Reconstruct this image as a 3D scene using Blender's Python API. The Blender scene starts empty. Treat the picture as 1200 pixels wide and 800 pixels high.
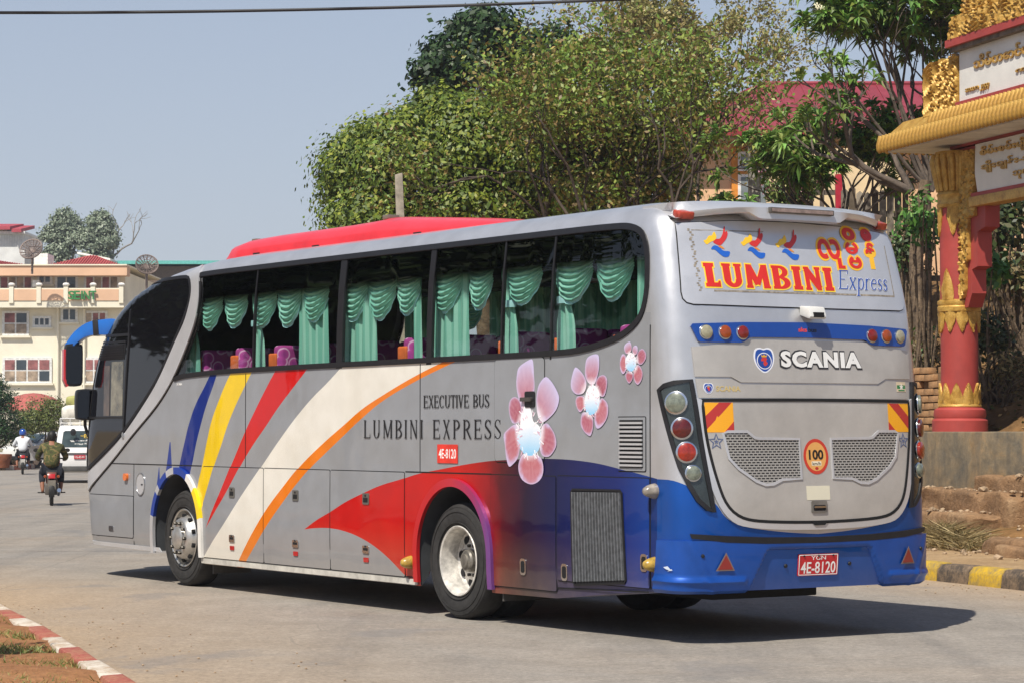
import bpy, bmesh, math, random
import numpy as np
from mathutils import Vector, Matrix
random.seed(7); np.random.seed(7)
scene = bpy.context.scene
COL = scene.collection
R = math.radians

# ------------------------------------------------------------------ camera
CAMH = 1.69739
cam_d = bpy.data.cameras.new('camera'); cam = bpy.data.objects.new('camera', cam_d); COL.objects.link(cam)
cam.location = (0, 0, CAMH); cam.rotation_euler = (math.pi/2 + .03417, .0009, 0)
cam_d.sensor_width = 36; cam_d.lens = 2925.77/1200*36; cam_d.clip_start = .5; cam_d.clip_end = 3000
scene.camera = cam
# ------------------------------------------------------------------ sky and sun
SUN_AZ, SUN_EL = R(27), R(54)          # light travels towards (sin az, cos az)
world = bpy.data.worlds.new('World'); scene.world = world; world.use_nodes = True
wn = world.node_tree.nodes; wl = world.node_tree.links
sky = wn.new('ShaderNodeTexSky'); sky.sky_type = 'NISHITA'; sky.sun_disc = False
sky.sun_elevation = SUN_EL; sky.sun_rotation = SUN_AZ + math.pi
sky.air_density = 1.0; sky.dust_density = 2.2; sky.ozone_density = 2.5; sky.altitude = 900
# hazy dry-season air: the sky pales evenly towards the horizon all round
gn = wn.new('ShaderNodeNewGeometry'); sx_ = wn.new('ShaderNodeSeparateXYZ'); wl.new(gn.outputs['Incoming'], sx_.inputs[0])
ab = wn.new('ShaderNodeMath'); ab.operation = 'ABSOLUTE'; wl.new(sx_.outputs[2], ab.inputs[0])
iv = wn.new('ShaderNodeMath'); iv.operation = 'SUBTRACT'; iv.inputs[0].default_value = 1; wl.new(ab.outputs[0], iv.inputs[1])
pw = wn.new('ShaderNodeMath'); pw.operation = 'POWER'; wl.new(iv.outputs[0], pw.inputs[0]); pw.inputs[1].default_value = 2.5
ml = wn.new('ShaderNodeMath'); ml.operation = 'MULTIPLY'; wl.new(pw.outputs[0], ml.inputs[0]); ml.inputs[1].default_value = .85
hm = wn.new('ShaderNodeMix'); hm.data_type = 'RGBA'; wl.new(ml.outputs[0], hm.inputs[0]); wl.new(sky.outputs[0], hm.inputs[6]); hm.inputs[7].default_value = (5.0, 5.3, 6.05, 1)
wl.new(hm.outputs[2], wn['Background'].inputs[0]); wn['Background'].inputs[1].default_value = .10
sun_d = bpy.data.lights.new('sun', 'SUN'); sun = bpy.data.objects.new('sun', sun_d); COL.objects.link(sun)
sun_d.energy = 5.0; sun_d.angle = R(.53); sun_d.color = (1, .935, .83)
sun.rotation_euler = Vector((math.sin(SUN_AZ)*math.cos(SUN_EL), math.cos(SUN_AZ)*math.cos(SUN_EL), -math.sin(SUN_EL))).to_track_quat('-Z', 'Y').to_euler()
sun.location = (-6, -15, 25)
scene.view_settings.view_transform = 'Standard'; scene.view_settings.look = 'None'
scene.view_settings.gamma = 1; scene.view_settings.exposure = .14
scene.cycles.max_bounces = 8; scene.cycles.transparent_max_bounces = 24
scene.cycles.caustics_reflective = False; scene.cycles.caustics_refractive = False

# ------------------------------------------------------------------ helpers: colours and materials
def lin(h):
    h = h.lstrip('#'); c = [int(h[i:i+2], 16)/255 for i in (0, 2, 4)]
    return tuple((v/12.92 if v <= .04045 else ((v+.055)/1.055)**2.4) for v in c) + (1,)
MATS = {}
class NT:
    """small wrapper for building node trees"""
    def __init__(s, m): s.t = m.node_tree; s.n = s.t.nodes; s.l = s.t.links
    def new(s, k, **kw):
        n = s.n.new(k)
        for a, v in kw.items(): setattr(n, a, v)
        return n
    def put(s, sock, v):
        if isinstance(v, bpy.types.NodeSocket): s.l.new(v, sock)
        else: sock.default_value = v
    def math(s, op, a, b=0.0, c=None, clamp=False):
        n = s.new('ShaderNodeMath', operation=op, use_clamp=clamp); s.put(n.inputs[0], a); s.put(n.inputs[1], b)
        if c is not None: s.put(n.inputs[2], c)
        return n.outputs[0]
    def mix(s, f, a, b, mode='MIX'):
        n = s.new('ShaderNodeMix', data_type='RGBA', blend_type=mode); s.put(n.inputs[0], f); s.put(n.inputs[6], a); s.put(n.inputs[7], b)
        return n.outputs[2]
    def ramp(s, f, stops, interp='LINEAR'):
        n = s.new('ShaderNodeValToRGB'); cr = n.color_ramp; cr.interpolation = interp
        while len(cr.elements) < len(stops): cr.elements.new(.5)
        for e, (p, c) in zip(cr.elements, stops): e.position = p; e.color = c
        s.put(n.inputs[0], f); return n.outputs[0]
    def noise(s, scale, detail=4, rough=.55, vec=None, dist=0):
        n = s.new('ShaderNodeTexNoise'); n.inputs['Scale'].default_value = scale; n.inputs['Detail'].default_value = detail
        n.inputs['Roughness'].default_value = rough; n.inputs['Distortion'].default_value = dist
        if vec is not None: s.l.new(vec, n.inputs['Vector'])
        return n.outputs[0]
    def objco(s): return s.new('ShaderNodeTexCoord').outputs['Object']
    def curve(s, v, pts, lo, hi, lo2, hi2, sharp=False):
        """v in [lo,hi] -> piecewise curve with values in [lo2,hi2]"""
        x = s.math('DIVIDE', s.math('SUBTRACT', v, lo), hi-lo, clamp=True)
        n = s.new('ShaderNodeFloatCurve'); c = n.mapping.curves[0]
        P = sorted([((a-lo)/(hi-lo), (b-lo2)/(hi2-lo2)) for a, b in pts])
        while len(c.points) < len(P): c.points.new(.5, .5)
        for q, (a, b) in zip(c.points, P): q.location = (a, b); q.handle_type = 'VECTOR' if sharp else 'AUTO'
        n.mapping.update(); s.l.new(x, n.inputs['Value'])
        return s.math('MULTIPLY_ADD', n.outputs[0], hi2-lo2, lo2)
    def bump(s, h, strength=.3, dist=.01):
        n = s.new('ShaderNodeBump'); n.inputs['Strength'].default_value = strength; n.inputs['Distance'].default_value = dist
        s.l.new(h, n.inputs['Height']); return n.outputs[0]
def new_mat(name):
    m = bpy.data.materials.new(name); m.use_nodes = True; MATS[name] = m
    return m, NT(m), m.node_tree.nodes['Principled BSDF']
def mat(name, col, rough=.6, metal=0, var=.12, scale=6, bump=0, bscale=40, coat=0, spec=None, bdist=.01):
    """principled material whose colour and relief vary with procedural noise"""
    if name in MATS: return MATS[name]
    m, t, p = new_mat(name)
    c = lin(col) if isinstance(col, str) else tuple(col)[:3] + (1,)
    co = t.objco()
    if var:
        f = t.noise(scale, 6, .6, co)
        d = tuple(v*(1-2*var) for v in c[:3]) + (1,); b = tuple(min(1, v*(1+2*var)) for v in c[:3]) + (1,)
        t.put(p.inputs['Base Color'], t.ramp(f, [(.3, d), (.7, b)]))
    else: p.inputs['Base Color'].default_value = c
    p.inputs['Roughness'].default_value = rough; p.inputs['Metallic'].default_value = metal
    if coat: p.inputs['Coat Weight'].default_value = coat; p.inputs['Coat Roughness'].default_value = .05
    if spec is not None: p.inputs['Specular IOR Level'].default_value = spec
    if bump: t.put(p.inputs['Normal'], t.bump(t.noise(bscale, 5, .6, co), bump, bdist))
    return m
def mat_attr(name, rough=.6, metal=0, trans=0, bump=0, bscale=40, coat=0, var=0):
    """material whose colour comes from the mesh's own colour attribute (print, leaf tints)"""
    if name in MATS: return MATS[name]
    m, t, p = new_mat(name)
    a = t.new('ShaderNodeAttribute', attribute_name='Col')
    c = a.outputs['Color']
    if var:
        f = t.noise(9, 5, .6, t.objco()); c = t.mix(1.0, c, t.ramp(f, [(.3, (1-var,)*3+(1,)), (.7, (1, 1, 1, 1))]), 'MULTIPLY')
    t.put(p.inputs['Base Color'], c)
    p.inputs['Roughness'].default_value = rough; p.inputs['Metallic'].default_value = metal
    if coat: p.inputs['Coat Weight'].default_value = coat
    if bump: t.put(p.inputs['Normal'], t.bump(t.noise(bscale, 4, .6, t.objco()), bump))
    if trans:
        tr = t.new('ShaderNodeBsdfTranslucent'); t.l.new(c, tr.inputs[0])
        mx = t.new('ShaderNodeMixShader'); mx.inputs[0].default_value = trans
        t.l.new(p.outputs[0], mx.inputs[1]); t.l.new(tr.outputs[0], mx.inputs[2])
        t.l.new(mx.outputs[0], t.n['Material Output'].inputs[0])
    return m

# ------------------------------------------------------------------ helpers: objects
def tag(o, label=None, cat=None, group=None, kind=None):
    for k, v in (('label', label), ('category', cat), ('group', group), ('kind', kind)):
        if v: o[k] = v
    return o
def empty(name, loc=(0, 0, 0), rz=0, label=None, cat=None, group=None):
    o = bpy.data.objects.new(name, None); COL.objects.link(o); o.location = loc; o.rotation_euler = (0, 0, rz); o.empty_display_size = .2
    return tag(o, label, cat, group)
def link(name, me, m=None, parent=None):
    o = bpy.data.objects.new(name, me); COL.objects.link(o)
    if m is not None:
        for q in (m if isinstance(m, (list, tuple)) else [m]): me.materials.append(q)
    if parent is not None: o.parent = parent
    return o
class MB:
    """collects shapes of ONE part; build() links them as one mesh object"""
    def __init__(s): s.v = []; s.f = []; s.mi = []; s.c = []; s.cur = 0; s.col = None; s.M = None
    def add(s, vs, fs):
        o = len(s.v)
        if s.M is not None: vs = [tuple(s.M @ Vector(p)) for p in vs]
        s.v += [tuple(p) for p in vs]
        for q in fs:
            s.f.append(tuple(i+o for i in q)); s.mi.append(s.cur); s.c.append(s.col)
        return s
    def box(s, x0, x1, y0, y1, z0, z1):
        return s.add([(x0,y0,z0),(x1,y0,z0),(x1,y1,z0),(x0,y1,z0),(x0,y0,z1),(x1,y0,z1),(x1,y1,z1),(x0,y1,z1)],
                     [(0,3,2,1),(4,5,6,7),(0,1,5,4),(1,2,6,5),(2,3,7,6),(3,0,4,7)])
    def obox(s, c, ax, ay, az, hx, hy, hz):
        c = Vector(c); ax = Vector(ax).normalized()*hx; ay = Vector(ay).normalized()*hy; az = Vector(az).normalized()*hz
        P = [c+ax*i+ay*j+az*k for k in (-1, 1) for i, j in ((-1,-1),(1,-1),(1,1),(-1,1))]
        return s.add([tuple(p) for p in P], [(0,3,2,1),(4,5,6,7),(0,1,5,4),(1,2,6,5),(2,3,7,6),(3,0,4,7)])
    def tube(s, pts, rad, n=8, caps=True):
        pts = [Vector(p) for p in pts]; m = len(pts)
        rads = rad if isinstance(rad, (list, tuple)) else [rad]*m
        vs = []; fs = []; up = None
        for i, p in enumerate(pts):
            d = (pts[min(i+1, m-1)]-pts[max(i-1, 0)])
            if d.length < 1e-9: d = Vector((0, 0, 1))
            d.normalize()
            if up is None: up = d.orthogonal().normalized()
            a = (up-d*up.dot(d)); a = a.normalized() if a.length > 1e-6 else d.orthogonal().normalized(); up = a; b = d.cross(a)
            for k in range(n):
                t = 2*math.pi*k/n; vs.append(tuple(p+(a*math.cos(t)+b*math.sin(t))*rads[i]))
        for i in range(m-1):
            for k in range(n):
                fs.append((i*n+k, i*n+(k+1) % n, (i+1)*n+(k+1) % n, (i+1)*n+k))
        if caps: fs.append(tuple(range(n-1, -1, -1))); fs.append(tuple(range((m-1)*n, m*n)))
        return s.add(vs, fs)
    def lathe(s, prof, n=32, axis='z', c=(0, 0, 0), close=False, sc=(1, 1), caps=True):
        """prof: (r, h) pairs turned round an axis through c"""
        vs = []; fs = []; m = len(prof)
        for r, h in prof:
            for k in range(n):
                t = 2*math.pi*k/n; a, b = r*math.cos(t)*sc[0], r*math.sin(t)*sc[1]
                p = {'z': (a, b, h), 'x': (h, a, b), 'y': (b, h, a)}[axis]
                vs.append((p[0]+c[0], p[1]+c[1], p[2]+c[2]))
        for i in range(m-1 if not close else m):
            j = (i+1) % m
            for k in range(n): fs.append((i*n+k, i*n+(k+1) % n, j*n+(k+1) % n, j*n+k))
        if not close and caps:
            if prof[0][0] > 1e-6: fs.append(tuple(range(n-1, -1, -1)))
            if prof[-1][0] > 1e-6: fs.append(tuple(range((m-1)*n, m*n)))
        return s.add(vs, fs)
    def prism(s, poly, d0, d1, axis='y'):
        """polygon (a,b) extruded along an axis: x -> (d,a,b), y -> (a,d,b), z -> (a,b,d)"""
        n = len(poly)
        g = {'x': lambda a, b, d: (d, a, b), 'y': lambda a, b, d: (a, d, b), 'z': lambda a, b, d: (a, b, d)}[axis]
        vs = [g(a, b, d0) for a, b in poly]+[g(a, b, d1) for a, b in poly]
        fs = [tuple(range(n)), tuple(range(2*n-1, n-1, -1))]+[(i, i+n, (i+1) % n+n, (i+1) % n) for i in range(n)]
        return s.add(vs, fs)
    def build(s, name, m, parent=None, smooth=None, bevel=0, seg=2, fix=True):
        me = bpy.data.meshes.new(name); me.from_pydata(s.v, [], s.f)
        if any(s.mi): me.polygons.foreach_set('material_index', s.mi)
        if any(c is not None for c in s.c):
            at = me.color_attributes.new('Col', 'FLOAT_COLOR', 'CORNER')
            arr = []
            for q, c in zip(s.f, s.c): arr += list(c or (1, 1, 1, 1))*len(q)
            at.data.foreach_set('color', arr)
        if fix or bevel:
            b = bmesh.new(); b.from_mesh(me)
            if fix: bmesh.ops.recalc_face_normals(b, faces=b.faces)
            if bevel:
                es = [e for e in b.edges if e.is_manifold and e.calc_face_angle(0) > .5]
                bmesh.ops.bevel(b, geom=es, offset=bevel, segments=seg, profile=.6, affect='EDGES', clamp_overlap=True)
            b.to_mesh(me); b.free()
        if smooth is not None or bevel:
            me.polygons.foreach_set('use_smooth', [True]*len(me.polygons))
            me.set_sharp_from_angle(angle=R(smooth if smooth else 40))
        me.update()
        return link(name, me, m, parent)
def children(o): return [c for c in bpy.data.objects if c.parent == o]
def copy_tree(o, parent=None):
    c = o.copy(); COL.objects.link(c); c.parent = parent
    for ch in list(o.children): copy_tree(ch, c)
    return c
def rrect(x0, x1, z0, z1, r, n=5):
    out = []
    for cx, cz, a in ((x1-r, z1-r, 0), (x0+r, z1-r, 90), (x0+r, z0+r, 180), (x1-r, z0+r, 270)):
        for k in range(n+1):
            t = R(a+90*k/n); out.append((cx+r*math.cos(t), cz+r*math.sin(t)))
    return out
def ellipse(cx, cz, rx, rz, n=24): return [(cx+rx*math.cos(2*math.pi*k/n), cz+rz*math.sin(2*math.pi*k/n)) for k in range(n)]
def smooth_poly(P, k=4):
    """closed Catmull-Rom through the points"""
    out = []; n = len(P)
    for i in range(n):
        p0, p1, p2, p3 = P[i-1], P[i], P[(i+1) % n], P[(i+2) % n]
        for j in range(k):
            t = j/k
            out.append(tuple(.5*((2*p1[d])+(-p0[d]+p2[d])*t+(2*p0[d]-5*p1[d]+4*p2[d]-p3[d])*t*t+(-p0[d]+3*p1[d]-3*p2[d]+p3[d])*t**3) for d in (0, 1)))
    return out
def smooth_path(P, k=6):
    P = [Vector(p) for p in P]; out = []; n = len(P)
    for i in range(n-1):
        p0, p1, p2, p3 = P[max(i-1, 0)], P[i], P[i+1], P[min(i+2, n-1)]
        for j in range(k):
            t = j/k; out.append(.5*((2*p1)+(-p0+p2)*t+(2*p0-5*p1+4*p2-p3)*t*t+(-p0+3*p1-3*p2+p3)*t**3))
    out.append(P[-1]); return out
# text: outline glyphs of the built-in font, or hand-drawn serif strokes
def text_mesh2d(body, size=1.0, bold=0.0, space=1.0, shear=0, align='LEFT'):
    """returns (verts2d, faces) of the text, baseline at 0"""
    cu = bpy.data.curves.new('text', 'FONT'); cu.body = body; cu.size = size; cu.offset = bold; cu.space_character = space
    cu.shear = shear; cu.align_x = align; cu.resolution_u = 3; cu.dimensions = '2D'; cu.fill_mode = 'BOTH'
    o = bpy.data.objects.new('text', cu); COL.objects.link(o)
    dg = bpy.context.evaluated_depsgraph_get(); me = bpy.data.meshes.new_from_object(o.evaluated_get(dg))
    vs = [(v.co.x, v.co.y) for v in me.vertices]; fs = [tuple(p.vertices) for p in me.polygons]
    bpy.data.objects.remove(o); bpy.data.curves.remove(cu); bpy.data.meshes.remove(me)
    return vs, fs
def fit2d(vs, x0, x1, z0, z1, flip=False):
    if not vs: return vs
    ax = min(v[0] for v in vs); bx = max(v[0] for v in vs); az = min(v[1] for v in vs); bz = max(v[1] for v in vs)
    return [(x0+(x1-x0)*(a-ax)/max(bx-ax, 1e-9), z0+(z1-z0)*(b-az)/max(bz-az, 1e-9)) for a, b in vs]
def bar2d(p, q, w):
    dx, dy = q[0]-p[0], q[1]-p[1]; l = math.hypot(dx, dy) or 1; nx, ny = -dy/l*w/2, dx/l*w/2
    return [(p[0]+nx, p[1]+ny), (p[0]-nx, p[1]-ny), (q[0]-nx, q[1]-ny), (q[0]+nx, q[1]+ny)]
def arc2d(cx, cy, rx, ry, a0, a1, T, t, n=14):
    """ring arc, thick (T) at the sides and thin (t) at top and bottom"""
    o = []; i_ = []
    for k in range(n+1):
        a = R(a0+(a1-a0)*k/n); w = t+(T-t)*abs(math.cos(a)); c, s_ = math.cos(a), math.sin(a)
        o.append((cx+rx*c, cy+ry*s_)); i_.append((cx+(rx-w)*c, cy+(ry-w*.8)*s_))
    return [[o[k], o[k+1], i_[k+1], i_[k]] for k in range(n)]
def serif_glyph(ch, T, t, s):
    """polygons of a serif capital in a box of height 1; T thick stroke, t thin stroke, s serif reach. returns polys, width"""
    P = []; w = .62
    st = lambda x: P.append([(x-T/2, 0), (x+T/2, 0), (x+T/2, 1), (x-T/2, 1)])
    sf = lambda x, y, h=T/2: P.append([(x-h-s, y), (x+h+s, y), (x+h+s, y+t), (x-h-s, y+t)])
    if ch in 'ELBPRIDF':
        x0 = T/2+s; 
        st(x0); sf(x0, 0); sf(x0, 1-t)
        if ch == 'I': w = T+2*s
        if ch in 'EL':
            P.append([(x0, 0), (w, 0), (w, t*1.2), (x0, t*1.2)]); P.append([(w-t*1.2, 0), (w, 0), (w, .26), (w-t*.5, .26)])
        if ch == 'E':
            P.append([(x0, 1-t*1.2), (w-.04, 1-t*1.2), (w-.04, 1), (x0, 1)]); P.append([(w-.04-t*1.2, 1), (w-.04, 1), (w-.04, .76), (w-.04-t*.5, .76)])
            P.append([(x0, .5-t/2), (w-.16, .5-t/2), (w-.16, .5+t/2), (x0, .5+t/2)]); P.append(bar2d((w-.16, .4), (w-.16, .6), t))
        if ch in 'BPR':
            P.extend(arc2d(x0+.12, .74, w-x0-.16, .26, -90, 90, T, t)); P.append(bar2d((x0, 1-t/2), (x0+.14, 1-t/2), t)); P.append(bar2d((x0, .48+t/2), (x0+.14, .48+t/2), t))
        if ch == 'B':
            P.extend(arc2d(x0+.12, .26, w-x0-.12, .26, -90, 90, T, t)); P.append(bar2d((x0, t/2), (x0+.14, t/2), t)); P.append(bar2d((x0, .52-t/2), (x0+.14, .52-t/2), t))
        if ch == 'R':
            w = .7; P.append(bar2d((x0+.2, .5), (w-T*.6, .02), T)); sf(w-T*.5, 0, T/4)
    elif ch == 'X':
        P.append(bar2d((.12, .97), (.55, .03), T)); P.append(bar2d((.53, .97), (.12, .03), t*1.2)); w = .67
        for x, y in ((.12, 1-t), (.53, 1-t), (.12, 0), (.55, 0)): sf(x, y, .03)
    elif ch == 'V':
        P.append(bar2d((.12, .98), (.34, .0), T)); P.append(bar2d((.56, .98), (.34, .0), t*1.2)); w = .68; sf(.12, 1-t, .03); sf(.56, 1-t, .03)
    elif ch == 'N':
        a, b = .12, .62; P.append(bar2d((a, 0), (a, 1), t*1.4)); P.append(bar2d((b, 0), (b, 1), t*1.4)); P.append(bar2d((a, .98), (b, .02), T)); w = .74
        sf(a, 0, .03); sf(a, 1-t, .03); sf(b, 1-t, .03)
    elif ch == 'M':
        a, b = .12, .8; P.append(bar2d((a, 0), (a, 1), t*1.6)); st(b); P.append(bar2d((a, .98), (.45, .06), T)); P.append(bar2d((b, .98), (.45, .06), t*1.3)); w = .94
        sf(a, 0, .03); sf(a, 1-t, .03); sf(b, 0); sf(b, 1-t)
    elif ch == 'U':
        a, b = .12+T*.2, .6; P.append([(a-T/2, .3), (a+T/2, .3), (a+T/2, 1), (a-T/2, 1)]); P.append(bar2d((b, .3), (b, 1), t*1.6))
        P.extend(arc2d((a+b)/2-(T-t*1.6)/4, .3, (b-a)/2+T/4+t*.4, .3, 180, 360, T, t)); w = .72; sf(a, 1-t); sf(b, 1-t, .03)
    elif ch == 'T':
        st(.32); sf(.32, 0); P.append(bar2d((.02, 1-t*.6), (.62, 1-t*.6), t*1.2)); P.append(bar2d((.03, 1), (.03, .76), t)); P.append(bar2d((.61, 1), (.61, .76), t)); w = .64
    elif ch == 'C':
        P.extend(arc2d(.36, .5, .34, .5, 48, 312, T, t, 20)); P.append(bar2d((.58, .98), (.58, .7), t)); w = .66
    elif ch == 'S':
        P.extend(arc2d(.29, .74, .25, .26, 30, 200, T*.8, t)); P.extend(arc2d(.29, .26, .27, .26, 210, 385, T*.8, t))
        P.append(bar2d((.08, .68), (.5, .32), T)); P.append(bar2d((.49, .97), (.49, .74), t)); P.append(bar2d((.05, .03), (.05, .27), t)); w = .58
    elif ch == ' ': w = .42
    return P, w
def serif_text(body, T=.13, t=.05, s=.05, gap=.1):
    polys = []; x = 0
    for ch in body:
        P, w = serif_glyph(ch, T, t, s)
        polys += [[(a+x, b) for a, b in q] for q in P]; x += w+gap
    return polys, x-gap
def interp(tab, z):
    if z <= tab[0][0]: return tab[0][1]
    for (a, va), (b, vb) in zip(tab, tab[1:]):
        if z <= b: return va + (vb - va) * (z - a) / (b - a)
    return tab[-1][1]
def smooth_tab(tab, n=240):
    # Catmull-Rom style resample so that lofted profiles have no kinks
    out = []
    m = len(tab)
    for i in range(m - 1):
        p0 = tab[max(i - 1, 0)]; p1 = tab[i]; p2 = tab[i + 1]; p3 = tab[min(i + 2, m - 1)]
        d = p2[0] - p1[0]
        m1 = (p2[1] - p0[1]) / max(p2[0] - p0[0], 1e-6) * d
        m2 = (p3[1] - p1[1]) / max(p3[0] - p1[0], 1e-6) * d
        k = 8
        for j in range(k):
            t = j / k
            out.append((p1[0] + d * t, (2*t**3-3*t*t+1)*p1[1] + (t**3-2*t*t+t)*m1 + (-2*t**3+3*t*t)*p2[1] + (t**3-t*t)*m2))
    out.append(tab[-1])
    return out
W_TAB = smooth_tab([(.26,1.275),(.5,1.29),(1.3,1.29),(2.3,1.288),(2.8,1.275),(3.2,1.245),(3.32,1.222),(3.41,1.17),(3.475,1.07),(3.515,.90),(3.545,.58),(3.555,.2)])
YR_TAB = smooth_tab([(0.26, -3.33), (0.5, -3.41), (1.0, -3.43), (1.5, -3.39), (1.9, -3.36), (2.3, -3.32), (2.7, -3.26), (3.1, -3.16), (3.3, -3.1), (3.41, -3.02), (3.475, -2.89), (3.515, -2.66), (3.545, -2.21), (3.555, -1.51)])
YF_TAB = smooth_tab([(.26,8.42),(.5,8.53),(1.2,8.64),(1.6,8.62),(2.3,8.42),(2.8,8.06),(3.1,7.55),(3.25,7.05),(3.36,6.5),(3.44,5.9),(3.495,5.2),(3.525,4.4),(3.545,3.4),(3.555,2.4)])
LR, NR, LF, NF = .36, 3.8, .8, 2.8
def W(z): return interp(W_TAB, z)
def YR(z): return interp(YR_TAB, z)
def YF(z): return interp(YF_TAB, z)
def rear_y(x, z):
    q = min(abs(x) / W(z), .9995)
    return YR(z) + LR * (1 - (1 - q**NR) ** (1 / NR))
def left_x(y, z):
    w = W(z)
    yr = YR(z) + LR; yf = YF(z) - LF
    if y < yr:
        q = min((yr - y) / LR, .9995); return -w * (1 - q**NR) ** (1 / NR)
    if y > yf:
        q = min((y - yf) / LF, .9995); return -w * (1 - q**NF) ** (1 / NF)
    return -w
_wt = {}
def _wrap_table(z):
    k = round(z, 3)
    if k not in _wt:
        w = W(k); pts = []
        n = 160
        for i in range(n + 1):
            a = math.pi / 2 * i / n
            pts.append((w * math.sin(a) ** (2 / NR), YR(k) + LR - LR * math.cos(a) ** (2 / NR)))
        cum = [0]
        for p, q in zip(pts, pts[1:]): cum.append(cum[-1] + math.hypot(q[0] - p[0], q[1] - p[1]))
        _wt[k] = (pts, cum)
    return _wt[k]
def wrap(u, z):
    """point on the rear end at arc length u from the centre line (negative = left), going round the corner on to the side"""
    pts, cum = _wrap_table(z)
    a = abs(u); sg = -1 if u < 0 else 1
    if a >= cum[-1]: return (sg * pts[-1][0], pts[-1][1] + (a - cum[-1]))
    lo, hi = 0, len(cum) - 1
    while hi - lo > 1:
        m = (lo + hi) // 2
        if cum[m] <= a: lo = m
        else: hi = m
    t = (a - cum[lo]) / max(cum[hi] - cum[lo], 1e-9)
    return (sg * (pts[lo][0] + (pts[hi][0] - pts[lo][0]) * t), pts[lo][1] + (pts[hi][1] - pts[lo][1]) * t)
# ------------------------------------------------------------------ coach: materials
TH = .57553; BUS_O = Vector((-.50589, 22.139, 0)) + Vector((math.cos(TH), math.sin(TH), 0))*1.29
def paint(p, col, rough=.32, metal=.35, coat=.15):
    p.inputs['Roughness'].default_value = rough; p.inputs['Metallic'].default_value = metal
    p.inputs['Coat Weight'].default_value = coat; p.inputs['Coat Roughness'].default_value = .06
SILVER = lin('#d2d3d6'); GREY = lin('#94979c')
def livery():
    m, t, p = new_mat('livery_paint')
    co = t.objco(); sp = t.new('ShaderNodeSeparateXYZ'); t.l.new(co, sp.inputs[0]); x, y, z = sp.outputs
    ax = t.math('ABSOLUTE', x)
    lt = lambda a, b: t.math('LESS_THAN', a, b)
    AND = lambda a, b: t.math('MULTIPLY', a, b)
    zlo, zhi, ylo, yhi = .22, 2.42, -.6, 6.2
    C = lambda pts: t.curve(z, [(b, a) for a, b in pts], zlo, zhi, ylo, yhi)
    dirt = t.noise(3.2, 6, .6, co); fine = t.noise(260, 2, .5, co)
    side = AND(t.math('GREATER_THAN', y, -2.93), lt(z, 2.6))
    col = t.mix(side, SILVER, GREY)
    def stripe(front, rear, c, zmin=0):
        nonlocal col
        k = AND(lt(y, C(front)), lt(C(rear), y))
        k = AND(k, lt(z, 2.335))
        if zmin: k = AND(k, t.math('GREATER_THAN', z, zmin))
        col = t.mix(AND(k, side), col, lin(c))
    of = [(-.05, 2.335), (.122, 2.297), (.599, 2.186), (1.293, 1.99), (1.654, 1.873), (2.024, 1.716), (2.455, 1.531), (2.924, 1.302), (3.259, 1.099), (3.602, .874), (3.916, .622), (4.165, .40), (4.33, .235)]
    stripe([(4.82, 2.335), (4.875, 2.28), (5.033, 2.131), (5.239, 1.95), (5.401, 1.747), (5.516, 1.541), (5.609, 1.355), (5.678, 1.2), (5.76, 1.0)],
           [(4.68, 2.335), (4.725, 2.278), (4.85, 2.109), (4.994, 1.928), (5.121, 1.726), (5.234, 1.522), (5.325, 1.318), (5.43, 1.112), (5.48, 1.0)], '#0f2a80', 1.06)
    stripe([(4.33, 2.335), (4.39, 2.286), (4.521, 2.169), (4.713, 1.958), (4.862, 1.771), (4.966, 1.569), (5.089, 1.289), (5.183, 1.101), (5.239, .914), (5.275, .743), (5.28, .69)],
           [(3.865, 2.335), (3.912, 2.293), (4.097, 2.123), (4.327, 1.902), (4.501, 1.704), (4.633, 1.517), (4.803, 1.293), (4.933, 1.089), (5.065, .884), (5.2, .70)], '#f2cd12', .70)
    stripe([(3.345, 2.335), (3.394, 2.293), (3.586, 2.129), (3.865, 1.873), (4.092, 1.651), (4.33, 1.387), (4.412, 1.298), (4.65, 1.028), (4.836, .823), (4.978, .643)],
           [(2.66, 2.335), (2.721, 2.292), (3.039, 2.096), (3.363, 1.896), (3.638, 1.704), (3.89, 1.535), (4.193, 1.301), (4.501, 1.032), (4.779, .808), (4.978, .643)], '#cf1512', .643)
    stripe([(1.945, 2.335), (2.028, 2.293), (2.404, 2.10), (2.588, 2.015), (2.929, 1.83), (3.251, 1.628), (3.728, 1.299), (4.136, 1.015), (4.535, .716), (4.869, .471), (5.15, .255)], of, '#e9e6dc')
    stripe(of, [(-.26, 2.335), (-.084, 2.295), (.176, 2.236), (.599, 2.136), (1.293, 1.936), (1.654, 1.789), (2.073, 1.594), (2.403, 1.438), (2.66, 1.314), (2.956, 1.144), (3.258, .948), (3.566, .731), (3.844, .511), (4.057, .34), (4.17, .235)], '#ea7d0c')
    # small blue fins ahead of the front arch
    for a, b, c, zt in ((6.03, 5.80, 1.05, 1.54), (6.22, 6.12, 1.03, 1.265)):
        k = AND(t.math('GREATER_THAN', z, c), lt(z, zt))
        f = t.math('DIVIDE', t.math('SUBTRACT', z, c), zt-c)
        fr = t.math('MULTIPLY_ADD', f, -(a-b)*.62, a)
        re = t.math('MULTIPLY_ADD', f, (a-b)*.28, b)
        k = AND(k, AND(lt(y, fr), lt(re, y)))
        col = t.mix(AND(k, side), col, lin('#1d3a8f'))
    # red sweep that turns into blue towards the tail
    top = t.curve(y, [(3.2, .54), (2.796, .70), (2.549, .797), (2.276, .884), (1.973, .987), (1.659, 1.072), (1.319, 1.155), (.937, 1.221), (.629, 1.276), (.334, 1.312), (-.523, 1.401), (-.796, 1.415),
                      (-1.456, 1.434), (-2.082, 1.413), (-2.561, 1.357), (-2.965, 1.30)], -3.2, 3.4, 0, 1.6)
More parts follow.
